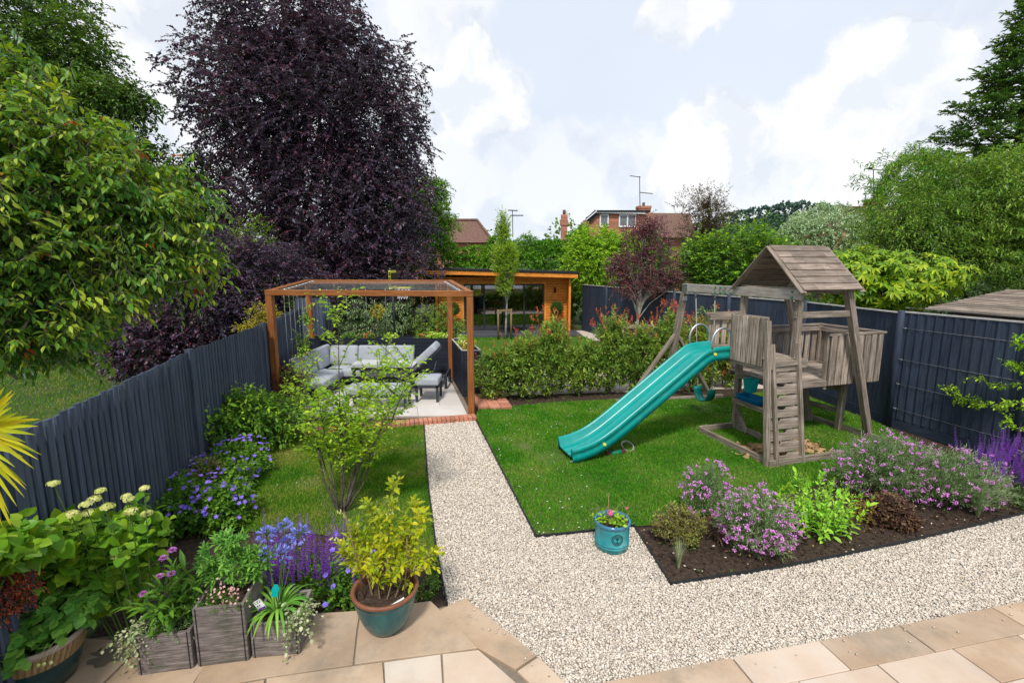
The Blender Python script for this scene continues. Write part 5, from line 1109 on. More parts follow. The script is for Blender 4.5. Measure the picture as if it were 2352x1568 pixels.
# big palmate shrub over the fence
t_ = thing('fatsia_shrub', 'large shrub with big yellow-green fingered leaves overhanging the navy fence', 'shrub', (8.2, 10.8, 0))
p, o = blob([(at(2020, 620, 10.8), (1.25, 1.0, .62)), (at(2110, 630, 10.4), (.95, .9, .55)), (at(1925, 625, 10.6), (.6, .7, .5)), (at(2040, 672, 10.3), (1.3, .7, .35))], 950, .6, .22, 45, .3)
lv = LV(); o2 = nrm(o+A((0, 0, .7))+rnd(len(p), .25)); e = nrm(np.cross(o2, A((.1, .2, 1.0)))); g = np.cross(o2, e); dn = nrm(A((0, 0, -1))*.5+o); hd = nrm(dn-(dn*o2).sum(1, keepdims=True)*o2); hs = np.cross(o2, hd); sz = rng.uniform(.13, .23, len(p))
for j, an in enumerate((-2.2, -1.45, -.75, 0, .75, 1.45, 2.2)):
    lv.leaves(p, hd*math.cos(an)+hs*math.sin(an)-A((0, 0, .12)), o2, sz*(1-.12*abs(an)), sz*.30, 'l6')
lv.twigs(p-o*.3-A((0, 0, .15)), p, .008, .005); lv.build('foliage', [Lf['fatsia'], m_stem], t_)
m1 = MB(); limbs(m1, (8.3, 10.9, 0), [tuple(p[i]-o[i]*.3) for i in range(0, 200, 8)], .07); m1.build('stems', m_bark, t_)
tree('laurel_bush', 'dark green bush filling the gap under the fingered-leaf shrub by the shed', 'shrub', (9.8, 12.2, 0), [(at(1880, 660, 13), (1.6, 1, 1.0)), (at(2170, 690, 11.2), (1.5, .7, .6)), (at(2060, 640, 12.6), (1.5, .8, 1.0))], 700, .4, 10, .11, .45, 'dkgreen', seed=46, nl=10, back=.1, zmin=.1)

# far woods: one mass on the hill, and the belt of greenery behind the houses
m_hill = M('far_hill', [(.045, .075, .040), (.07, .10, .05)], scale=.02, rough=1, bump=0)
mb = MB(); xs = list(range(-300, 420, 20)); base_i = len(mb.v)
for x in xs:
    hgt = 7+31*math.exp(-((x-190)/90)**2)+6*math.exp(-((x-30)/60)**2)
    mb.v += [(x*1.0, 330, hgt), (x*1.0, 250, -1)]
for i in range(len(xs)-1): mb.face([i*2+1, i*2+3, i*2+2, i*2], [(0, 0)]*4)
tag(mb.build('hill', m_hill), kind='structure')
m_fw = LEAF('hazy_wood_leaf', [(.035, .065, .055), (.055, .09, .07), (.075, .115, .08)], trans=.1, gloss=0, scale=.03)  # bluish distance haze is mixed into these leaf colours
lv = LV(); E_ = []
for x in range(-60, 330, 7):
    hgt = 7+31*math.exp(-((x-190)/90)**2)+6*math.exp(-((x-30)/60)**2); E_.append(((x+rng.uniform(-2, 2), 322, hgt), (6, 4, 5.5+rng.uniform(-1, 1.2)))); E_.append(((x+rng.uniform(-2, 2), 300, hgt*.72), (6, 4, 6)))
p, o = blob(E_, 26000, .25, .2, 50, .05); lv.leaves(p, o+rnd(len(p), .7), rnd(len(p))+A((0, 0, 1)), 2.0, 1.8, 'l2'); tag(lv.build('far_woods', m_fw), kind='stuff')
m_belt = LEAF('belt_leaf', [(.025, .07, .012), (.055, .125, .018), (.10, .18, .025)], trans=.25, gloss=.1, scale=.12)
lv = LV(); E_ = []
for x in np.arange(-34, 62, 2.6): 
    yy = 52+6*math.sin(x); E_.append(((x, yy, 2.2), (2.6, 2, 3.3+1.0*math.sin(x*1.7)+(1.2 if 14 < x < 24 else 0)+(.8 if 2 < x < 7 else 0))))
for x in np.arange(6, 30, 1.8): E_.append(((x+2, 27+.2*x, 1.6), (1.4, 1, 2.2)))
for x in np.arange(8.5, 16, 1.3): E_.append(((x, 17.5+.1*x, 1.5), (1.1, .8, 1.7)))
p, o = blob(E_, 26000, .25, .25, 52, .05); lv.leaves(p, o+rnd(len(p), .7), rnd(len(p))+A((0, 0, 1)), .34, .26, 'l2'); tag(lv.build('distant_greenery', m_belt), kind='stuff')

# slim hornbeam with its stakes
hc = at(1159, 612, 17.8)
tree('hornbeam', 'slim upright bright green young tree in front of the cabin doors', 'tree', (hc.x+.03, 17.8, 0), [(at(1158, 600, 17.8), (.52, .48, .75)), (at(1156, 525, 17.8), (.27, .25, .75)), (at(1160, 650, 17.8), (.38, .35, .45)), (at(1160, 580, 17.8), (.5, .45, .5))],
     1700, .24, 10, .07, .6, 'amel', m_barkp, r0=.045, nl=34, seed=55, shell=.95, amp=.2, dirs=(.6, .3, .7), droop=.1, back=.8, top=(hc.x, 17.8, 4.5), dist=True, split=.5)
st = thing('tree_stake', 'wooden stake frame with crossbar holding the slim upright tree', 'tree stake', (hc.x, 17.7, 0)); s0, s1 = at(1144, 714, 17.6), at(1174, 712, 17.6)
for s_ in (s0, s1): m1 = MB(); m1.tube([(s_.x, 17.6, 0), (s_.x, 17.6, s_.z+.05)], .035, 8); m1.build('stake', m_stemb, st)
m1 = MB(); m1.beam(s0-X1*.04+Y1*.03, s1+X1*.04+Y1*.03, .03, .08); m1.build('crossbar', m_stemb, st)
st = thing('tree_stake', 'low wooden stake frame at the foot of the wine-red tree', 'tree stake', (3.9, 14.8, 0)); 
for dx in (-.45, .45): m1 = MB(); m1.tube([(3.92+dx, 14.8, 0), (3.92+dx, 14.8, .95)], .035, 8); m1.build('stake', m_grey, st)
m1 = MB(); m1.beam((3.4, 14.76, .86), (4.44, 14.76, .86), .03, .11); m1.build('crossbar', m_grey, st)

# shrubs between pergola and cabin
tree('choisya_bush', 'variegated green bush behind the long planter, left of the hoop pole', 'shrub', (-4.4, 14.8, 0), [(at(840, 745, 14.6), (.85, .6, .75)), (at(900, 735, 14.6), (.6, .5, .6)), (at(770, 760, 14.4), (.5, .4, .5))], 420, .25, 9, .085, .35, 'grey', seed=60, nl=10, r0=.04, zmin=.1)
tree('golden_bush', 'small golden-leaved bush seen through the pergola wires', 'shrub', (-4.2, 14.0, 0), [(at(869, 714, 13.9), (.22, .2, .22))], 90, .12, 9, .04, .6, 'gold', seed=61, nl=4, r0=.02)
tree('viburnum_bush', 'olive green bush in front of the cabin corner behind the side planter', 'shrub', (-2.3, 15.2, 0), [(at(985, 745, 15), (.62, .5, .62)), (at(1015, 720, 15), (.35, .3, .45)), (at(1040, 755, 15), (.4, .35, .4))], 380, .25, 9, .08, .4, 'phot', seed=62, nl=10, r0=.04, zmin=.1)
m1 = MB(); c = at(974, 722, 15.9); m1.lathe([(.30, -.75), (.38, -.4), (.38, 0), (.33, .2), (.2, .32), (.001, .36)], c, 24); tag(m1.build('barbecue_cover', m_black), 'domed black barbecue cover behind the olive green bush', 'barbecue')
tree('back_hedge', 'dark hedge of low bushes behind the pergola at the left fence', 'hedge', (-5.5, 17.5, 0), [(at(760, 700, 16.5), (1.2, .7, 1.2)), (at(840, 690, 17.5), (1.5, .7, 1.5)), (at(940, 690, 19), (1.3, .7, 1.7)), (at(960, 650, 21), (1.0, .8, 2.0))], 900, .35, 10, .09, .4, 'dkgreen', seed=64, nl=12, r0=.06, zmin=.05, back=.1)

# photinia screen: one shrub after another along the edge of the play lawn
ph = [(1135, 920, 1.00, .36), (1195, 915, 1.25, .40), (1262, 912, 1.62, .42), (1330, 908, 1.12, .42), (1395, 905, 1.66, .42), (1462, 902, 1.38, .42), (1528, 900, 1.66, .42), (1596, 896, 1.45, .42), (1672, 890, 1.45, .42)]
wd_ = ['leftmost, low and spreading beside the side planter', 'second from the side planter, with a few red tips', 'tall red-tipped, third from the side planter', 'lower, mostly green, in front of the far lawn', 'tallest red-tipped, at the middle of the row', 'dense, below the wine-red tree', 'broad red-tipped, just left of the swing brace', 'partly hidden by the top of the slide', 'rightmost, behind the belt swing']
for k, (x, y, h_, r_) in enumerate(ph):
    h_ *= 1.08
    b = P(x, y); b.y += .12; t_ = thing('photinia_shrub', 'photinia shrub, '+wd_[k], 'shrub', b, 'photinia shrubs edging the play lawn')
    r_ *= 1.22; e = [((b.x, b.y, h_*.42), (r_, r_*.85, h_*.44)), ((b.x+.1, b.y, h_*.72), (r_*.6, r_*.6, h_*.25))]
    p, o = blob(e, 430, .75, .22, 70+k, .6, zmin=.08); d = o*.5+rnd(len(p), .35)+A((0, 0, .75)); lv = LV(); shoots(lv, p-nrm(d)*.12, d, .20, 10, .10, .40, ang=55, droop=.05, ldroop=.05, shape='l6', twr=.003)
    nr_ = (8, 12, 30, 12, 34, 26, 38, 24, 16)[k]; q_, o_ = blob([((b.x, b.y, h_*.66), (r_*.9, r_*.8, h_*.42))], nr_*3, .3, .2, 90+k, .8); s_ = q_[:, 2].argsort()[::-1][:nr_]; q_ = q_[s_]
    shoots(lv, q_-A((0, 0, .04)), rnd(len(q_), .2)+A((0, 0, 1)), .13, 7, .070, .32, ang=40, droop=0, ldroop=-.1, shape='l6', mi=2, twr=.003); lv.build('foliage', [Lf['phot'], m_stemb, Lf['red']], t_)
    m1 = MB()
    for j in range(7): i = rng.integers(len(p)); m1.tube([(b.x+rng.uniform(-.08, .08), b.y+rng.uniform(-.06, .06), 0), (b.x*.6+p[i][0]*.4, b.y*.6+p[i][1]*.4, p[i][2]*.5), tuple(p[i])], [.011, .008, .004], 5, cap=False)
    m1.build('stems', m_bark, t_)
tree('photinia_hedge', 'taller red-tipped shrub row glimpsed behind the climbing frame panel', 'hedge', (4.4, 10.4, 0), [((4.3, 10.5, .9), (.5, .4, .9)), ((4.9, 10.6, .8), (.5, .35, .8)), ((3.7, 10.35, .75), (.45, .35, .75))], 330, .22, 9, .085, .38, 'phot', seed=99, nl=9, r0=.03, dirs=(.5, .3, .7), droop=.05, ldroop=.05, extra=('red', .25, 6, .12), zmin=.15, shape='l6')

# ================================================================= amelanchier in the small lawn
b = P(785, 1176); t_ = thing('amelanchier', 'airy multi-stemmed lime green shrub growing in the small lawn', 'shrub', b)
m1 = MB(); tips = []; sp_ = []
for k in range(12):
    a = k*2.4+.4; s_ = .035; rr = rng.uniform(.25, .92); top = Vector((b.x+.26+rr*math.cos(a), b.y+.15+rr*.8*math.sin(a), rng.uniform(1.15, 1.9)))
    if k == 2: top = Vector((b.x+.05, b.y+.1, 2.28))
    s0 = b+Vector((s_*math.cos(a), s_*math.sin(a), 0)); zz = top.z; k1 = Vector((s0.x+(top.x-s0.x)*(.30+.12*math.sin(k*3)), s0.y+(top.y-s0.y)*.3, zz*(.26+.05*math.sin(k*2)))); k2 = Vector((s0.x+(top.x-s0.x)*(.6+.1*math.cos(k*5)), s0.y+(top.y-s0.y)*.6, zz*.62))
    pts = [s0, k1, k2, top]; r_ = rng.uniform(.007, .013); m1.tube(pts, [r_*1.3, r_, r_*.65, r_*.3], 6, cap=False); sp_.append(pts)
P_, D_ = [], []
for pts in sp_:
    for j in range(28):
        t = rng.uniform(.36, 1.0)**.8; f = t*3; i = min(2, int(f)); c = pts[i].lerp(pts[i+1], f-i); tn = (pts[i+1]-pts[i]).normalized(); an = rng.uniform(0, 6.28)
        d = Vector((math.cos(an), math.sin(an), .35))*.9+tn*.5; P_.append(tuple(c)); D_.append(tuple(d))
        if j % 3 == 0:
            e_ = c+d.normalized()*rng.uniform(.15, .32)+Vector((0, 0, .02)); m1.tube([c, e_], [.004, .002], 4, cap=False)
            for _ in range(3): P_.append(tuple(c.lerp(e_, rng.uniform(.4, 1)))); D_.append(tuple(d+Vector(rng.normal(0, .5, 3))))
m1.build('stems', m_bark, t_); lv = LV(); shoots(lv, P_, D_, .20, 7, .056, .60, ang=60, droop=.12, ldroop=.15, dist=True, shape='l6', twr=.0018); lv.build('foliage', [Lf['amel'], m_barkd], t_)

# ================================================================= left border
tree('viburnum_shrub', 'broad glossy dark green shrub against the slatted fence behind the small lawn', 'shrub', P(560, 1035), [(at(540, 965, 6.7), (.62, .5, .46)), (at(620, 960, 7.0), (.5, .45, .42)), (at(480, 1000, 6.2), (.35, .35, .32))],
     760, .22, 9, .08, .48, 'green', seed=110, shell=.6, nl=16, r0=.03, shape='l6', droop=.2, zmin=.03, back=.3, extra=('lime2', .25, 5, .14))
tree('climber', 'yellow-green climbing shrub scrambling up beside the back left pergola post', 'climber', (-4.55, 9.6, 0), [(at(700, 800, 9.6), (.22, .3, .42)), (at(680, 870, 9.0), (.35, .35, .4)), (at(705, 735, 10), (.12, .15, .3)), (at(640, 940, 8.2), (.5, .35, .35))], 330, .2, 8, .055, .55, 'lime2', m_barkd, seed=112, shell=.9, nl=22, r0=.015, dist=True, back=.7, shape='l6', extra=('orange', .05, 4, .1), zmin=.05)
tree('dark_acer', 'low dark purple feathery maple between slatted fence and sofa', 'shrub', (-4.55, 8.9, 0), [(at(645, 880, 8.9), (.55, .4, .38)), (at(620, 855, 9.4), (.3, .3, .3))], 300, .2, 10, .06, .3, 'purple', m_barkd, seed=113, nl=10, r0=.02, droop=.3, zmin=.05)
tree('golden_shrub', 'bright golden-leaved shrub rising above the slatted fence beside the pergola post', 'shrub', (-5.35, 9.7, 0), [(at(600, 730, 9.8), (.32, .3, .34)), (at(570, 752, 9.6), (.3, .25, .15)), (at(622, 722, 10), (.2, .2, .25))], 330, .14, 9, .035, .7, 'gold', seed=114, nl=10, r0=.02, shell=.8, back=.6)
tree('green_bush', 'small green bush showing above the fence between the pergola wires', 'shrub', (-5.7, 12.6, 0), [((-5.75, 12.6, 1.6), (.4, .3, .5))], 130, .2, 8, .06, .5, 'green', seed=115, nl=5, r0=.02)
# hardy geraniums
gw = [(545, 1075, .42, 'geranium clump with violet-blue flowers nearest the dark green shrub'), (480, 1125, .48, 'geranium clump with violet-blue flowers in the middle of the left border'), (415, 1185, .50, 'geranium clump with violet-blue flowers beside the cream hydrangea heads'), (515, 1185, .30, 'low geranium clump spilling over the edge of the small lawn')]
for k, (x, y, r_, lb) in enumerate(gw):
    b = P(x, y+15); t_ = thing('geranium_plant', lb, 'flowering plant', b, 'geraniums in the left border'); p, o = blob([((b.x, b.y, .10), (r_, r_*.9, .32))], int(620*r_/.45), .45, .25, 120+k, .6, zmin=.02)
    lv = LV(); shoots(lv, p-o*.05, o+rnd(len(p), .3)+A((0, 0, .4)), .12, 7, .042, .85, ang=65, shape='l6', droop=.1, ldroop=0, twr=.0015); lv.build('foliage', [Lf['green'], m_stem], t_)
    nf = int(75*r_/.45); q_, o_ = blob([((b.x, b.y, .14), (r_*1.05, r_*.95, .34))], nf, .12, .25, 130+k, .3, zmin=.1); lv = LV(); flowers(lv, q_+A((0, 0, .03)), o_+A((0, -.4, .8))+rnd(nf, .3), .025, 5, cup=.3); flowers(lv, q_+A((0, 0, .034)), o_+A((0, -.4, .8)), .007, 5, mi=1); lv.twigs(q_-o_*.1-A((0, 0, .06)), q_+A((0, 0, .03)), .0012, .001, 2); lv.build('flowers', [Lf['violet'], Lf['mauve'], m_stem], t_)
tree('brown_shrublet', 'small twiggy brownish shrub among the violet geraniums', 'shrub', P(470, 1095), [(at(468, 1075, 5.25), (.2, .18, .16))], 90, .12, 8, .02, .5, 'hebe', m_stemb, seed=140, nl=12, r0=.012)
# hydrangea
b = Vector((-2.60, 3.05, 0)); t_ = thing('hydrangea', 'lime green hydrangea with cream flower heads in front of the slatted fence', 'shrub', b)
hd_ = [(82, 1186), (104, 1190), (163, 1182), (196, 1159), (216, 1147), (231, 1127), (247, 1164), (204, 1178), (296, 1146), (300, 1175), (332, 1121), (337, 1179), (271, 1276), (122, 1111), (208, 1190), (290, 1140)]
m1 = MB(); lv = LV(); PP, DD = [], []
hp = []
for i, (x, y) in enumerate(hd_):
    c = at(x, y, 2.93+.16*math.sin(i*1.9)+(.15 if x > 250 else 0)); hp.append(c); s0 = Vector((b.x+(c.x-b.x)*.35, b.y+(c.y-b.y)*.3, 0)); m1.tube([s0, s0.lerp(c, .6)+Vector((0, 0, .03)), c], [.006, .004, .003], 5, cap=False)
    PP.append(tuple(s0.lerp(c, .62))); DD.append(tuple(c-s0.lerp(c, .6)))
m1.build('stems', m_stem, t_)
shoots(lv, PP, DD, .20, 6, .095, .85, ang=75, droop=0, ldroop=.15, shape='heart', twig=False, upn=1.3)
p, o = blob([(at(170, 1245, 3.0), (.34, .2, .17)), (at(290, 1225, 3.25), (.22, .2, .19)), (at(60, 1260, 2.55), (.17, .14, .14)), (at(140, 1320, 2.9), (.30, .2, .18)), (at(240, 1320, 3.1), (.24, .2, .24)), (at(20, 1270, 2.45), (.14, .12, .12)), (at(280, 1350, 3.1), (.16, .15, .14))], 430, .7, .2, 145, .4)
shoots(lv, p-o*.04, o*.6+rnd(len(p), .3)+A((0, 0, .4)), .12, 4, .088, .85, ang=75, droop=.1, ldroop=.45, shape='heart', twr=.003, upn=.9, jit=.55); lv.build('foliage', [Lf['hydr'], m_stem], t_)
for i, c in enumerate(hp):
    lv = LV(); n = 90; d = nrm(rng.normal(0, 1, (n, 3))); d[:, 2] = np.abs(d[:, 2]); r_ = .042*(.7+.35*((i*7) % 5)/4); q_ = A(c)+d*A((r_, r_, r_*.55)); flowers(lv, q_, d+rnd(n, .2), .0085, 4, cup=.1, w=1.0); lv.build('flower_head', Lf['cream'], t_)
# red maple at the left edge
tree('red_acer', 'feathery crimson maple at the left edge behind the strawberry pot', 'shrub', (-2.98, 2.85, 0), [(at(5, 1350, 2.55), (.15, .14, .14)), (at(30, 1315, 2.6), (.08, .08, .07))], 230, .12, 10, .03, .3, 'red', m_barkd, seed=150, nl=14, r0=.012, droop=.3, back=.8)
tree('rosemary', 'grey-green needle-leaved stems between hydrangea and scabious', 'shrub', P(285, 1390), [(at(280, 1290, 3.4), (.14, .1, .2)), (at(300, 1240, 3.5), (.12, .1, .12))], 90, .16, 22, .024, .14, 'grey', m_stem, seed=151, nl=10, r0=.006, dirs=(.3, .2, 1), droop=0, ldroop=0, back=.8)
# fan palm at the left
t_ = thing('fan_palm', 'yellow-green fan palm leaves reaching in at the left edge', 'palm', (-3.0, 2.1, 0)); lv = LV()
for ci, (cx, cy, Y, sz, a0, a1, n_) in enumerate(((-45, 985, 2.1, .34, -25, 100, 26), (-60, 1030, 2.1, .30, -75, 20, 14))):
    c = at(cx, cy, Y)
    for k in range(n_):
        a = R(a0+(a1-a0)*(k+.5)/n_); d = Vector((math.cos(a), -.25+.1*math.sin(k), math.sin(a))); l_ = sz*rng.uniform(.88, 1.05); g_ = .10 if ci else .03
        pts = [tuple(c+d*l_*t-Vector((0, 0, g_*(t**2)*1.0))) for t in np.linspace(.02, 1, 7)]; lv.strip(pts, A([.010, .019, .024, .022, .018, .011, .001]), up=(0.1, -1, .1), fold=.15)
lv.build('fronds', Lf['palm'], t_); m1 = MB(); m1.tube([(-3.05, 2.15, 0), (-2.98, 2.12, 1.2), at(-45, 985, 2.1)], [.05, .03, .008], 7); m1.build('stem', m_stemb, t_)

# purple salvia spikes behind the planters
b = P(690, 1345); t_ = thing('salvia_clump', 'clump of deep purple salvia spikes behind the agapanthus and teal pot', 'flowering plant', b, 'purple salvias'); lv = LV(); sp2 = LV()
def spikes(sp2, base, h, lean=.1, ll=.012, sl=.22, K=26):
    n = len(base); d = rnd(n, lean)+A((0, 0, 1)); d = nrm(d); lv_top = base+d*h[:, None]
    sp2.twigs(base, lv_top, .0022, .0012, 1); K2 = K
    t = np.linspace(0, 1, K2)[None]; st_ = base+d*(h-sl)[:, None]; pos = st_[:, None]+d[:, None]*(t*sl)[..., None]; k = np.arange(K2)[None]; ph_ = k*2.4+rng.uniform(0, 6, (n, 1)); sd_ = np.stack([np.cos(ph_), np.sin(ph_), np.full_like(ph_, .35)], -1)
    lf = ll*(1.15-.75*t)*np.ones((n, 1)); sp2.leaves(pos.reshape(-1, 3), sd_.reshape(-1, 3), np.tile((0, 0, 1.0), (n*K2, 1)), lf.ravel(), lf.ravel()*.8, 'l2', 0)
q_ = pts_in(G([(590, 1310), (700, 1300), (835, 1300), (840, 1385), (735, 1395), (600, 1400)]), 130); base = np.concatenate([q_, np.zeros((130, 1))], 1); spikes(sp2, base, rng.uniform(.36, .56, 130), .09, .019, .26, 38); sp2.build('flower_spikes', [Lf['spike'], m_stem], t_)
q_ = pts_in(G([(590, 1310), (700, 1300), (835, 1300), (840, 1385), (735, 1395), (600, 1400)]), 260); base = np.concatenate([q_, np.full((260, 1), .02)], 1); shoots(lv, base, rnd(260, .35)+A((0, 0, 1)), .20, 8, .045, .4, ang=60, droop=.1); lv.build('foliage', [Lf['green'], m_stem], t_)
b = P(765, 1395); t_ = thing('geranium_plant', 'small blue geranium with open flowers between planters and teal pot', 'flowering plant', b, 'geraniums in the left border'); p, o = blob([((b.x, b.y+.08, .06), (.22, .14, .16))], 110, .6, .2, 160, .6, zmin=.01); lv = LV(); shoots(lv, p, o+A((0, 0, .5)), .1, 6, .035, .8, shape='l6'); lv.build('foliage', [Lf['green'], m_stem], t_)
fc = A([tuple(at(x, y, Y)) for x, y, Y in ((748, 1320, 3.45), (766, 1346, 3.4), (747, 1388, 3.3), (800, 1309, 3.5), (764, 1262, 3.7), (772, 1225, 3.9), (655, 1250, 3.8), (858, 1268, 3.6))]); 
for c in fc: lv = LV(); flowers(lv, [c], A([(0, -.7, .7)])+rnd(1, .15), .024, 5, cup=.2, w=.95); lv.twigs([c*A((1, 1, .1))], [c], .0012, .001, 1); lv.build('flower', [Lf['violet'], m_stem], t_)
tree('weed_clump', 'small green weeds in the soil beside the gravel path and teal pot', 'plant', P(985, 1350), [(tuple(P(985, 1350, .03)), (.10, .16, .05)), (tuple(P(1000, 1310, .03)), (.06, .1, .05))], 90, .06, 6, .022, .6, 'green', m_stem, seed=165, nl=4, r0=.004, back=1)
# ================================================================= square grey planters on the terrace
m_plank = M('wood_effect_grey', [(.075, .062, .058), (.19, .16, .15), (.33, .28, .265)], scale=5, detail=9, rough=.8, bump=1, bscale=8, coord='UV', mapping=(1.2, 11, 1), isl=.12, dirt=(.07, .085, .05), dscale=5, bdist=.006)
m_slate = m_soil
def square_planter(label, fl, fr, h, dep=.33):
    a, b = P(*fl, TZ), P(*fr, TZ); x = (b-a); w_ = x.length; x.normalize(); y = Vector((-x.y, x.x, 0)); c = (a+b)/2+y*dep/2
    t_ = thing('square_planter', label, 'planter', c, 'wood-effect planters on the terrace'); m1 = MB(); th = .022; z = TZ; n = 0
    def wall(p0, p1, inn):
        m1.hexa([p0, p1, p0+inn*th, p1+inn*th, p0+Z1*h, p1+Z1*h, p0+inn*th+Z1*h, p1+inn*th+Z1*h], ((p1-p0).length, th, h), L=0)
    A0, B0, C0, D0 = a, b, b+y*dep, a+y*dep
    wall(A0, B0, y); wall(D0-y*0+Vector((0, 0, 0)), C0, -y); wall(A0+y*th, D0-y*th, x); wall(B0+y*th, C0-y*th, -x); m1.build('sides', m_plank, t_, bevel=.004)
    m1 = MB(); s = [A0+(x+y)*th, B0+(-x+y)*th, C0-(x+y)*th, D0+(x-y)*th]; m1.prism([(v.x, v.y) for v in s], z+.01, z+h-.05); m1.build('soil', m_soil, t_)
    for p_ in (A0, B0): m1 = MB(); m1.beam(p_+x*(.018 if p_ is A0 else -.018)-y*.001, p_+x*(.018 if p_ is A0 else -.018)-y*.001+Z1*h, .006, .004, up=y); m1.build('edge_groove', m_black, t_)
    return c, x, y, z+h
c1, xx, yy, z1 = square_planter('lowest-set grey wood-effect planter at the left, holding pink scabious', (318, 1550), (445, 1533), .27)
c2, xx, yy, z2 = square_planter('tall grey wood-effect planter in the middle of the three', (455, 1530), (572, 1515), .42)
c3, xx, yy, z3 = square_planter('grey wood-effect planter holding blue agapanthus, right of the three', (580, 1510), (690, 1500), .25)
# scabious with long pointed leaves
t_ = thing('scabious', 'leafy plant with mauve-pink pincushion flowers in the left grey planter', 'flowering plant', (c1.x, c1.y, z1-.05)); lv = LV()
n = 34; q_ = A((c1.x+.02, c1.y+.02, z1-.04))+rng.normal(0, .05, (n, 3))*A((1, 1, .1)); d = rnd(n, .30)+A((0, 0, 1)); shoots(lv, q_, d, .36, 9, .12, .26, ang=62, droop=.18, ldroop=.15, shape='l6', twr=.003, upn=1.2)
q_ = A((c1.x+.02, c1.y-.06, z1-.03))+rng.normal(0, .07, (70, 3))*A((1, .7, .1)); shoots(lv, q_, rnd(70, .7)+A((0, 0, .8)), .12, 12, .025, .2, ang=50, shape='l2', mi=2, twr=.0015); lv.build('foliage', [Lf['green'], m_stem, Lf['grey']], t_)
for i, (x, y) in enumerate(((396, 1263), (375, 1281), (366, 1323), (393, 1317), (329, 1363), (388, 1363))):
    c = A(at(x, y, c1.y-.04+.03*(i % 3))); lv = LV(); n = 70; d = nrm(rng.normal(0, 1, (n, 3))*A((1, 1, .6))+A((0, -.2, .5))); lv.leaves(np.tile(c, (n, 1))+d*A((.013, .013, .007)), d*A((1, 1, .5)), rnd(n, .3)+A((0, 0, 1)), .016, .010, 'l2'); lv.twigs(A([(c1.x+.03*(i-2.5)*.5, c1.y, z1-.04)]), [c], .002, .0015, 1); lv.build('flower', [Lf['mauve'], m_stem], t_)
# choisya-like rosettes with diascia in the tall planter
t_ = thing('mock_orange', 'bushy plant with glossy leaf rosettes filling the tall grey planter', 'shrub', (c2.x, c2.y, z2-.05)); p, o = blob([((c2.x-.02, c2.y+.06, z2+.12), (.26, .18, .17)), ((c2.x+.14, c2.y+.12, z2+.10), (.14, .12, .13)), ((c2.x-.02, c2.y+.08, z2+.28), (.12, .1, .08))], 210, .6, .22, 171, .4)
lv = LV(); shoots(lv, p-o*.05, o*.7+A((0, 0, .8)), .07, 9, .052, .34, ang=68, droop=0, ldroop=.0, shape='l6', twr=.0025, t0=.4); lv.build('foliage', [Lf['straw'], m_stem], t_)
t_ = thing('diascia', 'trailing plant with tiny pale pink and red flowers at the front of the tall planter', 'flowering plant', (c2.x, c2.y-.12, z2-.03)); lv = LV(); q_ = A((c2.x+.02, c2.y-.11, z2-.03))+rng.normal(0, 1, (60, 3))*A((.09, .025, .01)); shoots(lv, q_, rnd(60, .5)+A((0, -.15, .9)), .10, 9, .018, .4, ang=55, twr=.0012); lv.build('foliage', [Lf['green'], m_stem], t_)
q_ = A((c2.x+.04, c2.y-.12, z2+.06))+rng.normal(0, 1, (60, 3))*A((.075, .02, .045)); lv = LV(); flowers(lv, q_, rnd(60, .4)+A((0, -.8, .5)), .009, 4); lv.build('flowers', Lf['pale'], t_)
# agapanthus
t_ = thing('agapanthus', 'blue agapanthus with round flower heads and strap leaves in the right grey planter', 'flowering plant', (c3.x-.02, c3.y, z3-.04)); lv = LV(); o0 = A((c3.x-.03, c3.y, z3-.04))
for k in range(34):
    a = k*2.4; l_ = rng.uniform(.2, .34); d = A((math.cos(a), math.sin(a), 0)); up = rng.uniform(.7, 1.4)
    pts = [o0+d*.02+d*l_*t*.9+A((0, 0, l_*(up*t-1.15*up*t*t*.85))) for t in np.linspace(0, 1, 8)]; lv.strip(pts, A([.012, .017, .019, .019, .018, .016, .012, .002]), fold=.12)
lv.build('leaves', Lf['blade'], t_)
for (x, y, r_, nn_, Yo) in ((612, 1228, .062, 42, .0), (688, 1226, .066, 46, .06), (655, 1206, .045, 26, .25), (649, 1272, .060, 26, -.02), (612, 1270, .050, 22, .05), (660, 1245, .05, 20, .1)):
    c = A(at(x, y, c3.y+Yo)); lv = LV(); n = nn_; d = nrm(rng.normal(0, 1, (n, 3))+A((0, 0, .35))); e_ = c+d*r_*rng.uniform(.55, .8, (n, 1)); lv.twigs(np.tile(c, (n, 1)), e_, .0012, .0012, 1)
    for k in range(6):
        s = nrm(d+rnd(n, .28)); lv.leaves(e_, s, rnd(n)+A((0, 0, .3)), .030, .0085, 'l2')
    base_ = o0+rng.normal(0, .012, 3); md = (base_+c)/2+A((0, 0, .02)); lv.twigs([base_, md], [md, c], .0045, .0035, 1); lv.build('flower_head', [Lf['agap'], m_stem], t_)
t_ = thing('ivy', 'small variegated ivy trailing over the rim of the right grey planter', 'plant', (c3.x+.12, c3.y-.1, z3)); lv = LV(); q_ = A((c3.x+.12, c3.y-.09, z3))+rng.normal(0, .02, (46, 3)); shoots(lv, q_, rnd(46, .6)+A((.35, -.25, .25)), .17, 9, .026, .85, ang=70, droop=.45, shape='l6', twr=.0012); lv.build('foliage', [Lf['ivy'], m_stemb], t_)
t_ = thing('ivy', 'variegated ivy hanging from the front left corner of the scabious planter', 'plant', (c1.x-.15, c1.y-.15, z1)); lv = LV(); q_ = A((c1.x-.13, c1.y-.14, z1))+rng.normal(0, .02, (40, 3)); shoots(lv, q_, rnd(40, .6)+A((-.4, -.4, .1)), .15, 9, .022, .85, ang=70, droop=.5, shape='l6', twr=.0012); lv.build('foliage', [Lf['ivy'], m_stemb], t_)
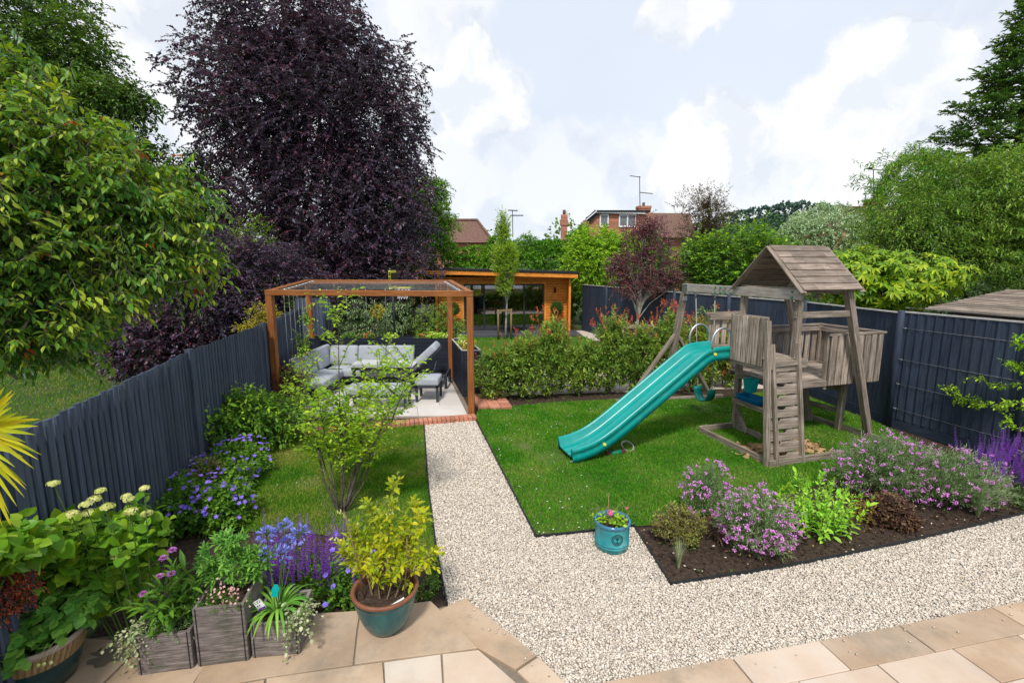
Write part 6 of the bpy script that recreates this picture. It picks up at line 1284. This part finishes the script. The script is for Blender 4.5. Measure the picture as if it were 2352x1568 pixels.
tg = thing('plant_label', 'turquoise bottle-shaped plant tag stuck in the agapanthus planter', 'plant label', (c3.x-.1, c3.y, z3)); m1 = MB(); c = at(632, 1356, c3.y-.03); m1.extr([(-.022, -.05), (.022, -.05), (.026, .02), (.012, .05), (-.012, .05), (-.026, .02)], c, X1, Z1*.95+X1*.2, Y1*.003); m1.build('tag', m_teal2, tg)
tg = thing('plant_label', 'white rectangular plant tag leaning between the tall and right planters', 'plant label', (c3.x-.16, c3.y, z3)); m1 = MB(); c = at(596, 1388, c3.y-.10); ax_ = (X1*.85+Z1*.52, Y1, Z1*.85-X1*.52); m1.box(c, (.06, .002, .075), ax_); tb2 = m1.build('tag', m_white, tg); m1 = MB(); m1.box(c-ax_[2]*.03-Y1*.002, (.058, .002, .012), ax_); m1.build('band', Lf['spike'], tb2)
m1 = MB()
for k in range(5): m1.box(c+ax_[0]*((k % 3)*.016-.016)+ax_[2]*(.018-.02*(k//3))-Y1*.0025, (.006, .002, .006), ax_)
m1.build('print', m_black, tb2)

# ================================================================= teal glazed pots
m_glaze = M('teal_glaze', [(.004, .040, .062), (.006, .085, .10), (.03, .16, .15)], scale=3.5, detail=8, rough=.3, spec=.5, bump=.06, bscale=8, coat=.15, mapping=(3, 3, .6))
m_glaze2 = M('turquoise_glaze', [(.015, .20, .235), (.03, .29, .31), (.10, .36, .35)], scale=4, detail=8, rough=.3, spec=.5, bump=.08, bscale=9, coat=.3, dirt=(.02, .11, .13), dscale=11, mapping=(2, 2, .7))
m_terra = M('terracotta_rim', [(.16, .055, .03), (.26, .11, .06)], scale=12, rough=.5, bump=.2)
m_blrim = M('blue_glazed_rim', [(.03, .12, .22), (.05, .20, .30)], scale=9, rough=.25, bump=.05, coat=.4)
pb = P(878, 1466, TZ); pc = Vector((pb.x, pb.y+.125, TZ)); rp_ = .235; hp_ = at(878, 1398, pc.y-rp_).z-TZ
gp_ = thing('glazed_pot', 'large dark teal glazed pot with terracotta rim on the terrace corner', 'plant pot', pc); m1 = MB()
m1.lathe([(.001, 0), (.105, 0), (.125, .01), (.165, .07), (.20, .16), (.222, .25), (.228, .28), (.234, .285), (.230, .295), (.236, hp_-.02)], pc, 56); m1.build('body', m_glaze, gp_)
m1 = MB(); m1.lathe([(.236, hp_-.022), (.242, hp_-.008), (.238, hp_+.003), (.228, hp_+.006), (.214, hp_), (.208, hp_-.012), (.205, hp_-.09)], pc, 56); m1.build('rim', m_terra, gp_)
m1 = MB(); m1.lathe([(.206, hp_-.055), (.15, hp_-.045), (.08, hp_-.042), (.001, hp_-.04)], pc, 32); m1.build('soil', m_soil, gp_)
t_ = thing('potted_shrub', 'yellow-green leafy shrub growing in the large dark teal pot', 'shrub', pc+Z1*(hp_-.04)); z = pc.z+hp_-.04
m1 = MB(); lv = LV(); stems_ = [((0, -.02), (903, 1115), 0, .03), ((-.02, .0), (880, 1190), .02, 0), ((.02, 0), (930, 1205), 0, 0), ((.15, -.06), (975, 1190), 0, 0), ((-.14, -.04), (815, 1215), 0, 0), ((.16, .02), (990, 1275), -.02, 0), ((-.12, .05), (790, 1270), 0, 0), ((0, .08), (850, 1165), .1, 0), ((.03, .08), (940, 1240), .12, 0), ((-.03, -.08), (860, 1290), -.08, 0), ((.06, -.08), (915, 1300), -.08, 0), ((.1, .05), (950, 1160), .1, 0), ((-.06, .04), (838, 1245), 0, 0)]
PP, DD = [], []
for (ox, oy), (x, y), yo, _ in stems_:
    e_ = at(x, y, pc.y+yo); s0 = Vector((pc.x+ox*.6, pc.y+oy, z)); m_ = s0.lerp(e_, .5)+Vector((0, 0, .03)); m1.tube([s0, s0.lerp(m_, .5), m_, e_], [.007, .0055, .004, .002], 6, cap=False)
    for j in range(17):
        t = .30+.68*j/16; q0 = s0.lerp(m_, t*2) if t < .5 else m_.lerp(e_, t*2-1); d = (e_-s0).normalized()+Vector(rng.normal(0, .55, 3)); PP.append(tuple(q0)); DD.append(tuple(d))
    PP.append(tuple(e_-Vector((0, 0, .05)))); DD.append((0, 0, 1))
m1.build('stems', m_stemb, t_); shoots(lv, PP, DD, .10, 7, .060, .46, ang=55, droop=.08, ldroop=.1, shape='l6', twr=.0018, upn=.8); lv.build('foliage', [Lf['citrus'], m_stem], t_)
m1 = MB()
for a, b in (((-.02, -.06), (893, 1270)), ((.15, -.08), (935, 1215)), ((-.13, -.07), (790, 1175))): s0 = Vector((pc.x+a[0], pc.y+a[1], z-.02)); e_ = at(*b, pc.y-.05); m1.tube([s0, s0.lerp(e_, .5)+Vector((.01, 0, .01)), e_], .0045, 6)
m1.build('cane', m_stemb, t_)
lv = LV(); q_ = []
for x, y in ((785, 1178), (790, 1186), (800, 1195), (775, 1172), (760, 1240), (770, 1236), (782, 1240), (820, 1205), (893, 1180), (900, 1172), (905, 1290), (890, 1280), (940, 1290)): q_ += [A(at(x, y, pc.y-.03))+rng.normal(0, .008, 3) for _ in range(5)]
q_ = A(q_); flowers(lv, q_, rnd(len(q_)), .008, 5); lv.build('berries', Lf['cream'], t_)
tg = thing('plant_label', 'white plant label lying inside the rim of the large teal pot', 'plant label', pc+Vector((.12, -.12, hp_-.03))); m1 = MB(); m1.box(pc+Vector((.125, -.135, hp_-.028)), (.10, .035, .003), (Vector((.8, .5, .25)).normalized(), Vector((-.5, .8, 0)).normalized(), Vector((-.2, -.1, .97)).normalized())); m1.build('tag', m_white, tg)
# cylinder pot
pb = P(1412, 1277); qc = Vector((pb.x, pb.y+.150, 0)); rq = .172; hq = at(1412, 1213, qc.y-rq).z
cp_ = thing('cylinder_pot', 'turquoise glazed cylindrical pot with round tree emblem on the gravel', 'plant pot', qc); m1 = MB()
m1.lathe([(.001, 0), (.150, 0), (.157, .008), (.160, .055), (.164, .058), (.164, .068), (.160, .071), (.161, .082), (.165, .085), (.165, .093), (.161, .096), (.163, .20), (.165, hq-.05), (.166, hq-.035)], qc, 56); m1.build('body', m_glaze2, cp_)
m1 = MB(); m1.lathe([(.164, hq-.04), (.176, hq-.028), (.178, hq-.012), (.170, hq), (.158, hq), (.150, hq-.012), (.150, hq-.06)], qc, 56); m1.build('rim', m_blrim, cp_)
m1 = MB(); m1.lathe([(.151, hq-.045), (.001, hq-.035)], qc, 32); m1.build('soil', m_soil, cp_)
ec = at(1427, 1238, qc.y-.15); th0 = math.atan2(ec.x-qc.x, -(ec.y-qc.y)); th0 = .10; ec_z = ec.z
def onpot(u, v, r_=.168): th = th0+u/.165; return Vector((qc.x+r_*math.sin(th), qc.y-r_*math.cos(th), ec_z+v))
m1 = MB()
for rr, tr in ((.052, .0028), (.036, .0018)): m1.tube([onpot(rr*math.cos(k*.2618), rr*math.sin(k*.2618)) for k in range(24)], tr, 5, closed=True)
m1.tube([onpot(0, -.026), onpot(0, -.008), onpot(0, .008)], [.004, .003, .002], 5)
for k in range(7): a = R(20+k*23.3); m1.tube([onpot(0, -.004), onpot(.012*math.cos(a), .006+.012*math.sin(a)), onpot(.022*math.cos(a), .004+.020*math.sin(a))], [.002, .0018, .0022], 4)
m1.tube([onpot(-.02, -.026), onpot(.02, -.026)], .0016, 4)
for k in range(20): a = R(k*18+6); m1.tube([onpot(.040*math.cos(a), .040*math.sin(a)), onpot(.047*math.cos(a), .047*math.sin(a))], .0018, 4)
m1.build('emblem', M('dark_teal_emblem', [(.005, .05, .06), (.01, .08, .09)], rough=.5, bump=0), cp_)  # emblem drawn in a darker teal than the glaze
t_ = thing('pelargonium', 'straggly pink pelargonium in the turquoise cylindrical pot', 'flowering plant', qc+Z1*(hq-.03)); lv = LV(); zq = hq-.035
q_ = A((qc.x+.035, qc.y-.04, zq))+rng.normal(0, .03, (14, 3))*A((1, 1, .1)); shoots(lv, q_, rnd(14, .4)+A((0, 0, .9)), .12, 6, .034, 1.0, ang=70, shape='round', twr=.002)
q_ = A((qc.x-.09, qc.y, zq))+rng.normal(0, .015, (7, 3))*A((1, 1, .1)); shoots(lv, q_, rnd(7, .25)+A((-.2, 0, 1)), .15, 7, .026, .9, ang=70, shape='round', twr=.002); lv.build('foliage', [Lf['lime'], m_stem], t_)
m1 = MB()
for (a, x, y, yo) in ((-.06, 1399, 1130, .0), (-.07, 1388, 1190, -.03), (.10, 1443, 1178, -.02), (-.03, 1408, 1190, -.05), (.09, 1441, 1200, -.03)): e_ = at(x, y, qc.y+yo); m1.tube([(qc.x+a, qc.y+yo, zq), Vector((qc.x+a, qc.y+yo, zq)).lerp(e_, .6)+Vector((.006, 0, 0)), e_], [.004, .003, .002], 5)
m1.tube([(qc.x+.03, qc.y+.05, zq), at(1418, 1165, qc.y+.05), at(1428, 1152, qc.y+.05), at(1438, 1170, qc.y+.05)], .0025, 5); m1.build('dry_stems', m_straw, t_)
for (x, y, r_) in ((1402, 1177, .030), (1440, 1167, .016)):
    c = A(at(x, y, qc.y-.05)); lv = LV(); n = int(r_*1000); d = nrm(rng.normal(0, 1, (n, 3))); flowers(lv, c+d*r_*.7, d+A((0, -.3, .3)), r_*.42, 5); lv.build('flower_head', Lf['pink'], t_)

# strawberry pot with its woven band
m_dkgl = M('dark_green_glaze', [(.006, .030, .032), (.012, .05, .05)], scale=4, rough=.25, spec=.5, bump=.05, coat=.3)
m_weave = M('woven_band', [(.20, .115, .045), (.34, .22, .10), (.42, .30, .16)], scale=3, rough=.7, bump=1, bscale=4, coord='UV', mapping=(6, 34, 1), bdist=.006)
sc_ = Vector((at(92, 1475, 2.70).x, 2.70, TZ)); hs_ = .33; kp = 1.1
def KP(pr): return [(r_*kp, z_*kp) for r_, z_ in pr]
spt = thing('round_pot', 'dark green round pot with woven tan band holding strawberries in the bottom left corner', 'plant pot', sc_); m1 = MB()
m1.lathe(KP([(.001, 0), (.12, 0), (.14, .01), (.17, .10), (.187, .175)]), sc_, 48); m1.build('body', m_dkgl, spt)
m1 = MB(); m1.lathe(KP([(.187, .174), (.196, .21), (.205, .262)]), sc_, 48)
for k in range(44):
    a = k*2*math.pi/44; m1.tube([sc_+Vector((.190*kp*math.cos(a), .190*kp*math.sin(a), .180*kp)), sc_+Vector((.207*kp*math.cos(a+.09), .207*kp*math.sin(a+.09), .262*kp))], .005, 4, cap=False)
m1.build('woven_band', m_weave, spt)
m1 = MB(); m1.lathe(KP([(.204, .260), (.213, .275), (.210, .295), (.198, .300), (.190, .285), (.186, .22)]), sc_, 48); m1.build('rim', M('stone_rim', [(.30, .22, .17), (.42, .33, .27)], scale=10, rough=.7), spt)
m1 = MB(); m1.lathe(KP([(.188, .245), (.001, .255)]), sc_, 32); m1.build('soil', m_soil, spt)
t_ = thing('strawberry_plant', 'strawberry plant with toothed leaves and pale unripe berries in the round pot', 'plant', sc_+Z1*.25*kp); n = 290; p, o = blob([(sc_+Vector((0, .04, .40)), (.28, .22, .15)), (sc_+Vector((-.12, -.02, .40)), (.2, .2, .15)), (sc_+Vector((.12, .08, .46)), (.20, .16, .11)), (sc_+Vector((-.05, -.18, .36)), (.24, .10, .08))], n, .5, .15, 180, .8)
lv = LV(); up = nrm(o*.5+A((0, 0, 1))+rnd(n, .25)); e = nrm(np.cross(up, A((.1, .2, 1.0)))); g = np.cross(up, e); s_ = rng.uniform(.05, .072, n)
for an in (-1.25, 0, 1.25):
    a = rng.uniform(-.1, .1, n)[:, None]+an; lv.leaves(p, (e*np.cos(a)+g*np.sin(a))-A((0, 0, .15)), up+rnd(n, .1), s_, s_*.95, 'heart')
lv.twigs(np.tile(A(sc_)+A((0, 0, .30)), (n, 1))+rng.normal(0, .03, (n, 3))*A((1, 1, 0)), p, .0022, .0015, 1); lv.build('foliage', [Lf['straw'], m_stem], t_)
for x, y in ((88, 1527), (101, 1524), (117, 1521)):
    c = at(x, y, sc_.y-.25); m1 = MB(); m1.ball(c, .010, 10, (1, 1, 1.15)); m1.tube([c+Z1*.01, c+Vector((.005, .03, .06)), c+Vector((.01, .06, .09))], .001, 4); m1.build('berry', M('unripe_berry', [(.45, .55, .12), (.6, .62, .25)], scale=30, rough=.5, bump=.2), t_)
m_pud = M('wet_patch', [(.20, .16, .12), (.30, .24, .18)], scale=4, rough=.03, spec=1, bump=0, coat=1)
mb = MB(); pc0 = P(255, 1505, TZ+.0035); pts = []
for k in range(26): a = k*.2417; rr = 1+.28*math.sin(a*3+1)+.18*math.sin(a*7)+.1*math.sin(a*11); pts.append(pc0+Vector((.15*rr*math.cos(a), .075*rr*math.sin(a), 0)))
mb.quad(pts); tag(mb.build('puddle', m_pud), kind='structure')

# planting along the tops of the clad planters
def low(name, label, c, r_, leaf, fl, k, cat='flowering plant'):
    t_ = thing(name, label, cat, c); p, o = blob([(c, r_)], 60, .5, .2, k, .8); lv = LV(); shoots(lv, p, o+A((0, 0, .6)), .08, 7, .05, .5, ang=60, shape='l6', twr=.002); lv.build('foliage', [Lf[leaf], m_stem], t_)
    if fl: q_, o_ = blob([(c+Vector((0, 0, .05)), r_)], 26, .1, .2, k+1, .5); lv = LV(); flowers(lv, q_, o_+A((0, -.3, .8)), .026, 5); lv.build('flowers', Lf[fl], t_)
for k, (x, lf, fl, lb) in enumerate(((-4.55, 'lime', 'cream', 'pale yellow bedding plant at the left end of the long planter'), (-3.55, 'green', 'red', 'red-flowered bedding plant in the long planter, left of the reddish pair'), (-2.95, 'lime', 'cream', 'cream bedding plant in the middle of the long planter'), (-2.2, 'green', 'red', 'orange-red bedding plant right of the centre of the long planter'), (-1.95, 'lime', 'cream', 'bright yellow-green bedding plant near the right end of the long planter'), (-4.0, 'green', None, 'low green plant in the long planter behind the amelanchier top'), (-1.68, 'lime', 'cream', 'pale bedding plant at the right end of the long planter'))):
    low('bedding_plant', lb, Vector((x, 11.63, .96)), (.16, .10, .09), lf, fl, 200+k*3)
low('bedding_plant', 'yellow-green plants crowding the far half of the side planter', Vector((-1.12, 10.9, 1.0)), (.13, .40, .10), 'lime', 'cream', 230)
low('bedding_plant', 'lime and cream plants at the near half of the side planter', Vector((-.95, 10.3, .99)), (.12, .32, .09), 'gold', 'cream', 236)

# ================================================================= flower bed on the right
def wallflower(label, b, r_, h_, n, nf, k, leaf='grey', tall=.3):
    t_ = thing('wallflower', label, 'flowering plant', b, 'mauve wallflowers in the right bed'); e = [((b.x, b.y, h_*.42), (r_[0], r_[1], h_*.46))]
    p, o = blob(e, n, .75, .2, k, .6, zmin=.03); lv = LV(); shoots(lv, p-o*.06, o*.6+rnd(len(p), .3)+A((0, 0, .7)), .15, 12, .046, .13, ang=52, droop=.02, ldroop=-.05, twr=.0022); lv.build('foliage', [Lf[leaf], m_stem], t_)
    q_, o_ = blob([((b.x, b.y, h_*.47), (r_[0]*1.08, r_[1]*1.05, h_*.55))], nf, .22, .2, k+1, .45, zmin=.1); lv = LV(); nb_ = 11
    c = (q_[:, None]+rng.normal(0, .011, (len(q_), nb_, 3))*A((1, 1, .8))).reshape(-1, 3); flowers(lv, c, np.repeat(o_, nb_, 0)*.4+rnd(len(c), .5)+A((0, -.2, .6)), .0068, 4, cup=.1, w=1.0)
    lv.twigs(q_-o_*.10-A((0, 0, .12)), q_, .0018, .0014, 1); lv.build('flowers', [Lf['mauve'], m_stem], t_)
b_ = P(1748, 1285); wallflower('brightest mauve wallflower, spilling over the bed edging at the front', Vector((b_.x, b_.y+.12, 0)), (.35, .28), .62, 460, 190, 300)
b_ = P(1625, 1200); wallflower('tall loose mauve wallflower furthest back on the lawn side of the bed', Vector((b_.x, b_.y+.1, 0)), (.27, .22), .66, 250, 90, 304)
b_ = P(2060, 1165); wallflower('large grey-leaved wallflower bush, left half of the widest mauve mound', Vector((b_.x, b_.y+.25, 0)), (.52, .42), .80, 1150, 150, 308)
b_ = P(2180, 1175); wallflower('large grey-leaved wallflower bush, right half of the widest mauve mound', Vector((b_.x+.12, b_.y+.15, 0)), (.52, .4), .68, 1000, 160, 312)
b_ = P(1562, 1255); tree('hebe', 'rounded golden-tipped dark hebe at the near corner of the bed', 'shrub', b_, [((b_.x+.02, b_.y+.08, .17), (.23, .2, .19))], 420, .08, 13, .026, .5, 'hebe', m_stemb, seed=320, nl=12, r0=.01, droop=0, ldroop=0, dirs=(.6, .3, .6), back=.6, zmin=.03)
b_ = P(1660, 1255); tree('hebe', 'small dusty purple-grey shrub between golden hebe and front wallflower', 'shrub', b_, [((b_.x, b_.y+.15, .14), (.13, .12, .15))], 120, .08, 12, .018, .4, 'heuch', m_stemb, seed=322, nl=8, r0=.008, droop=0, ldroop=0, back=.6)
def tuft(name, label, b, n, l_, lean, mat, w_=.004, arch=.6, k=0):
    t_ = thing(name, label, 'ornamental grass', b); lv = LV()
    for i in range(n):
        a = rng.uniform(0, 6.28); s = lean*rng.uniform(.1, 1); ll_ = l_*rng.uniform(.6, 1.1); d = A((math.cos(a), math.sin(a), 0)); o0 = A(b)+d*.015*rng.uniform(0, 1)
        pts = [o0+d*s*ll_*t**1.5+A((0, 0, ll_*(t*(1.02-.1*s)-arch*s*t**3*.6))) for t in np.linspace(0, 1, 6)]; lv.strip(pts, A([1, 1.1, 1, .8, .5, .1])*w_, fold=.1)
    lv.build('blades', Lf[mat], t_)
tuft('grass_tuft', 'small upright pale grass tuft at the sharp corner of the bed', P(1558, 1302), 90, .30, .35, 'ivy', .004)
tuft('arching_grass', 'arching grey-green grass between the mauve mound and purple salvias', P(2245, 1185), 150, .62, .75, 'grey', .005, .9)
b_ = P(1888, 1238); t_ = thing('sedum', 'bright green fleshy-leaved sedum in front of the climbing frame', 'plant', b_, 'sedums in the right bed'); lv = LV(); n = 30; q_ = A(b_)+A((0, .10, 0))+rng.normal(0, 1, (n, 3))*A((.10, .08, .0)); d = (q_-A(b_)-A((0, .1, 0)))*2.0+A((0, 0, 1))+rnd(n, .08)
shoots(lv, q_, d, .50, 20, .078, .44, ang=62, droop=.02, ldroop=-.05, shape='l6', twr=.005, t0=.08); q2 = q_+nrm(d)*.50; shoots(lv, np.repeat(q2, 4, 0), rnd(n*4, .4)+A((0, 0, 1)), .06, 8, .012, .8, twr=.002); lv.build('foliage', [Lf['sedum'], m_stem], t_)
b_ = P(1800, 1185); t_ = thing('sedum', 'smaller sedum clump half hidden behind the front wallflower', 'plant', b_, 'sedums in the right bed'); lv = LV(); n = 16; q_ = A(b_)+rng.normal(0, 1, (n, 3))*A((.12, .08, .0)); shoots(lv, q_, rnd(n, .15)+A((0, 0, 1)), .32, 14, .05, .42, ang=60, shape='l6', twr=.004, t0=.05); q2 = q_+A((0, 0, .32)); shoots(lv, np.repeat(q2, 4, 0), rnd(n*4, .4)+A((0, 0, 1)), .05, 8, .012, .8, twr=.002); lv.build('foliage', [Lf['lime'], m_stem], t_)
b_ = P(1965, 1205); t_ = thing('berberis', 'upright yellow-leaved stems between sedum and brown foliage plant', 'plant', b_); lv = LV(); n = 20; q_ = A(b_)+rng.normal(0, 1, (n, 3))*A((.07, .05, .0)); shoots(lv, q_, rnd(n, .12)+A((0, 0, 1)), .36, 26, .016, .6, ang=60, twr=.002, t0=.2); lv.build('foliage', [Lf['gold'], m_stemb], t_)
b_ = P(2050, 1215); tree('heuchera', 'low dark brown crinkled foliage plant in front of the mauve mound', 'plant', b_, [((b_.x, b_.y+.10, .15), (.24, .18, .19)), ((b_.x+.12, b_.y+.02, .08), (.15, .1, .1))], 620, .06, 9, .034, .85, 'heuch', m_stemb, seed=330, nl=8, r0=.008, droop=0, back=.5)
t_ = thing('salvia_clump', 'broad mass of violet salvia spikes against the wired fence panel', 'flowering plant', P(2290, 1150), 'purple salvias'); sp2 = LV(); q_ = pts_in(G([(2195, 1125), (2352, 1105), (2480, 1130), (2440, 1185), (2330, 1175), (2230, 1165)]), 230); base = np.concatenate([q_, np.zeros((230, 1))], 1)
spikes(sp2, base, rng.uniform(.5, .8, 230), .14, .024, .30, 40); sp2.build('flower_spikes', [Lf['spike'], m_stem], t_); lv = LV(); q_ = pts_in(G([(2195, 1125), (2352, 1105), (2480, 1130), (2440, 1185), (2330, 1175), (2230, 1165)]), 260); shoots(lv, np.concatenate([q_, np.full((260, 1), .01)], 1), rnd(260, .4)+A((0, 0, 1)), .26, 9, .04, .35, ang=60); lv.build('foliage', [Lf['dkgreen'], m_stem], t_)
# wall-trained shrub on the wires
t_ = thing('trained_shrub', 'yellow-green shrub trained along the wires on the right fence', 'climber', (6.75, 5.95, 0)); m1 = MB(); lv = LV(); PP, DD = [], []
def arm(px, r_=.006, dens=14, red=0):
    pts = [at(x, y, Y) for x, y, Y in px]; m1.tube(pts, [r_*(1-.6*i/(len(pts)-1)) for i in range(len(pts))], 6)
    for a, b in zip(pts[:-1], pts[1:]):
        for _ in range(max(2, int((b-a).length*dens*3.4))): c = a.lerp(b, random.random()); PP.append(tuple(c)); DD.append(tuple((b-a).normalized()*.4+Vector(rng.normal(0, .5, 3))))
arm([(2420, 1150, 5.9), (2400, 900, 6.0), (2370, 780, 6.0)], .012, 20); arm([(2395, 870, 6.0), (2335, 848, 6.15), (2310, 830, 6.2)], dens=20); arm([(2400, 960, 5.95), (2340, 925, 6.1), (2260, 930, 6.5), (2200, 915, 6.9), (2172, 885, 7.05)], dens=17); arm([(2400, 1000, 5.95), (2335, 985, 6.1), (2310, 960, 6.2)], dens=20); arm([(2400, 880, 6), (2300, 885, 6.3), (2225, 862, 6.75)], dens=6); arm([(2410, 1050, 5.9), (2345, 1040, 6.1)], dens=24); arm([(2390, 790, 6), (2345, 790, 6.1), (2330, 775, 6.15)], dens=22)
m1.build('stems', m_bark, t_); shoots(lv, PP, DD, .09, 7, .048, .55, ang=60, shape='l6', twr=.002, droop=.05); lv.build('foliage', [Lf['lime'], m_stem], t_)

m_fall = LEAF('fallen_leaf', [(.16, .07, .02), (.28, .15, .05), (.22, .18, .06)], trans=.1, gloss=.1, scale=4)
lv = LV(); q_ = np.concatenate([pts_in(lawn1, 60), pts_in(lawn2, 60), pts_in(bed, 160), pts_in(grav, 70), pts_in(G([(560, 1210), (1000, 1290), (1020, 1390), (740, 1400)]), 60)]); n = len(q_)
lv.leaves(np.concatenate([q_, np.full((n, 1), .035)], 1), rnd(n)*A((1, 1, .15)), rnd(n, .3)+A((0, 0, 1)), rng.uniform(.015, .035, n), rng.uniform(.008, .018, n), 'l2'); tag(lv.build('fallen_leaves', m_fall), kind='stuff')
lv = LV(); q_ = np.concatenate([pts_in(bed, 60), pts_in(G([(300, 1400), (560, 1225), (700, 1230), (1000, 1300), (1020, 1390), (740, 1400)]), 120), pts_in(G([(1095, 945), (1700, 905), (1700, 880), (1095, 915)]), 120)]); n = len(q_)
shoots(lv, np.concatenate([q_, np.full((n, 1), .0)], 1), rnd(n, .8)+A((0, 0, .7)), .05, 6, .028, .5, ang=70, twig=False); tag(lv.build('seedling_weeds', [Lf['green'], m_stem]), kind='stuff')
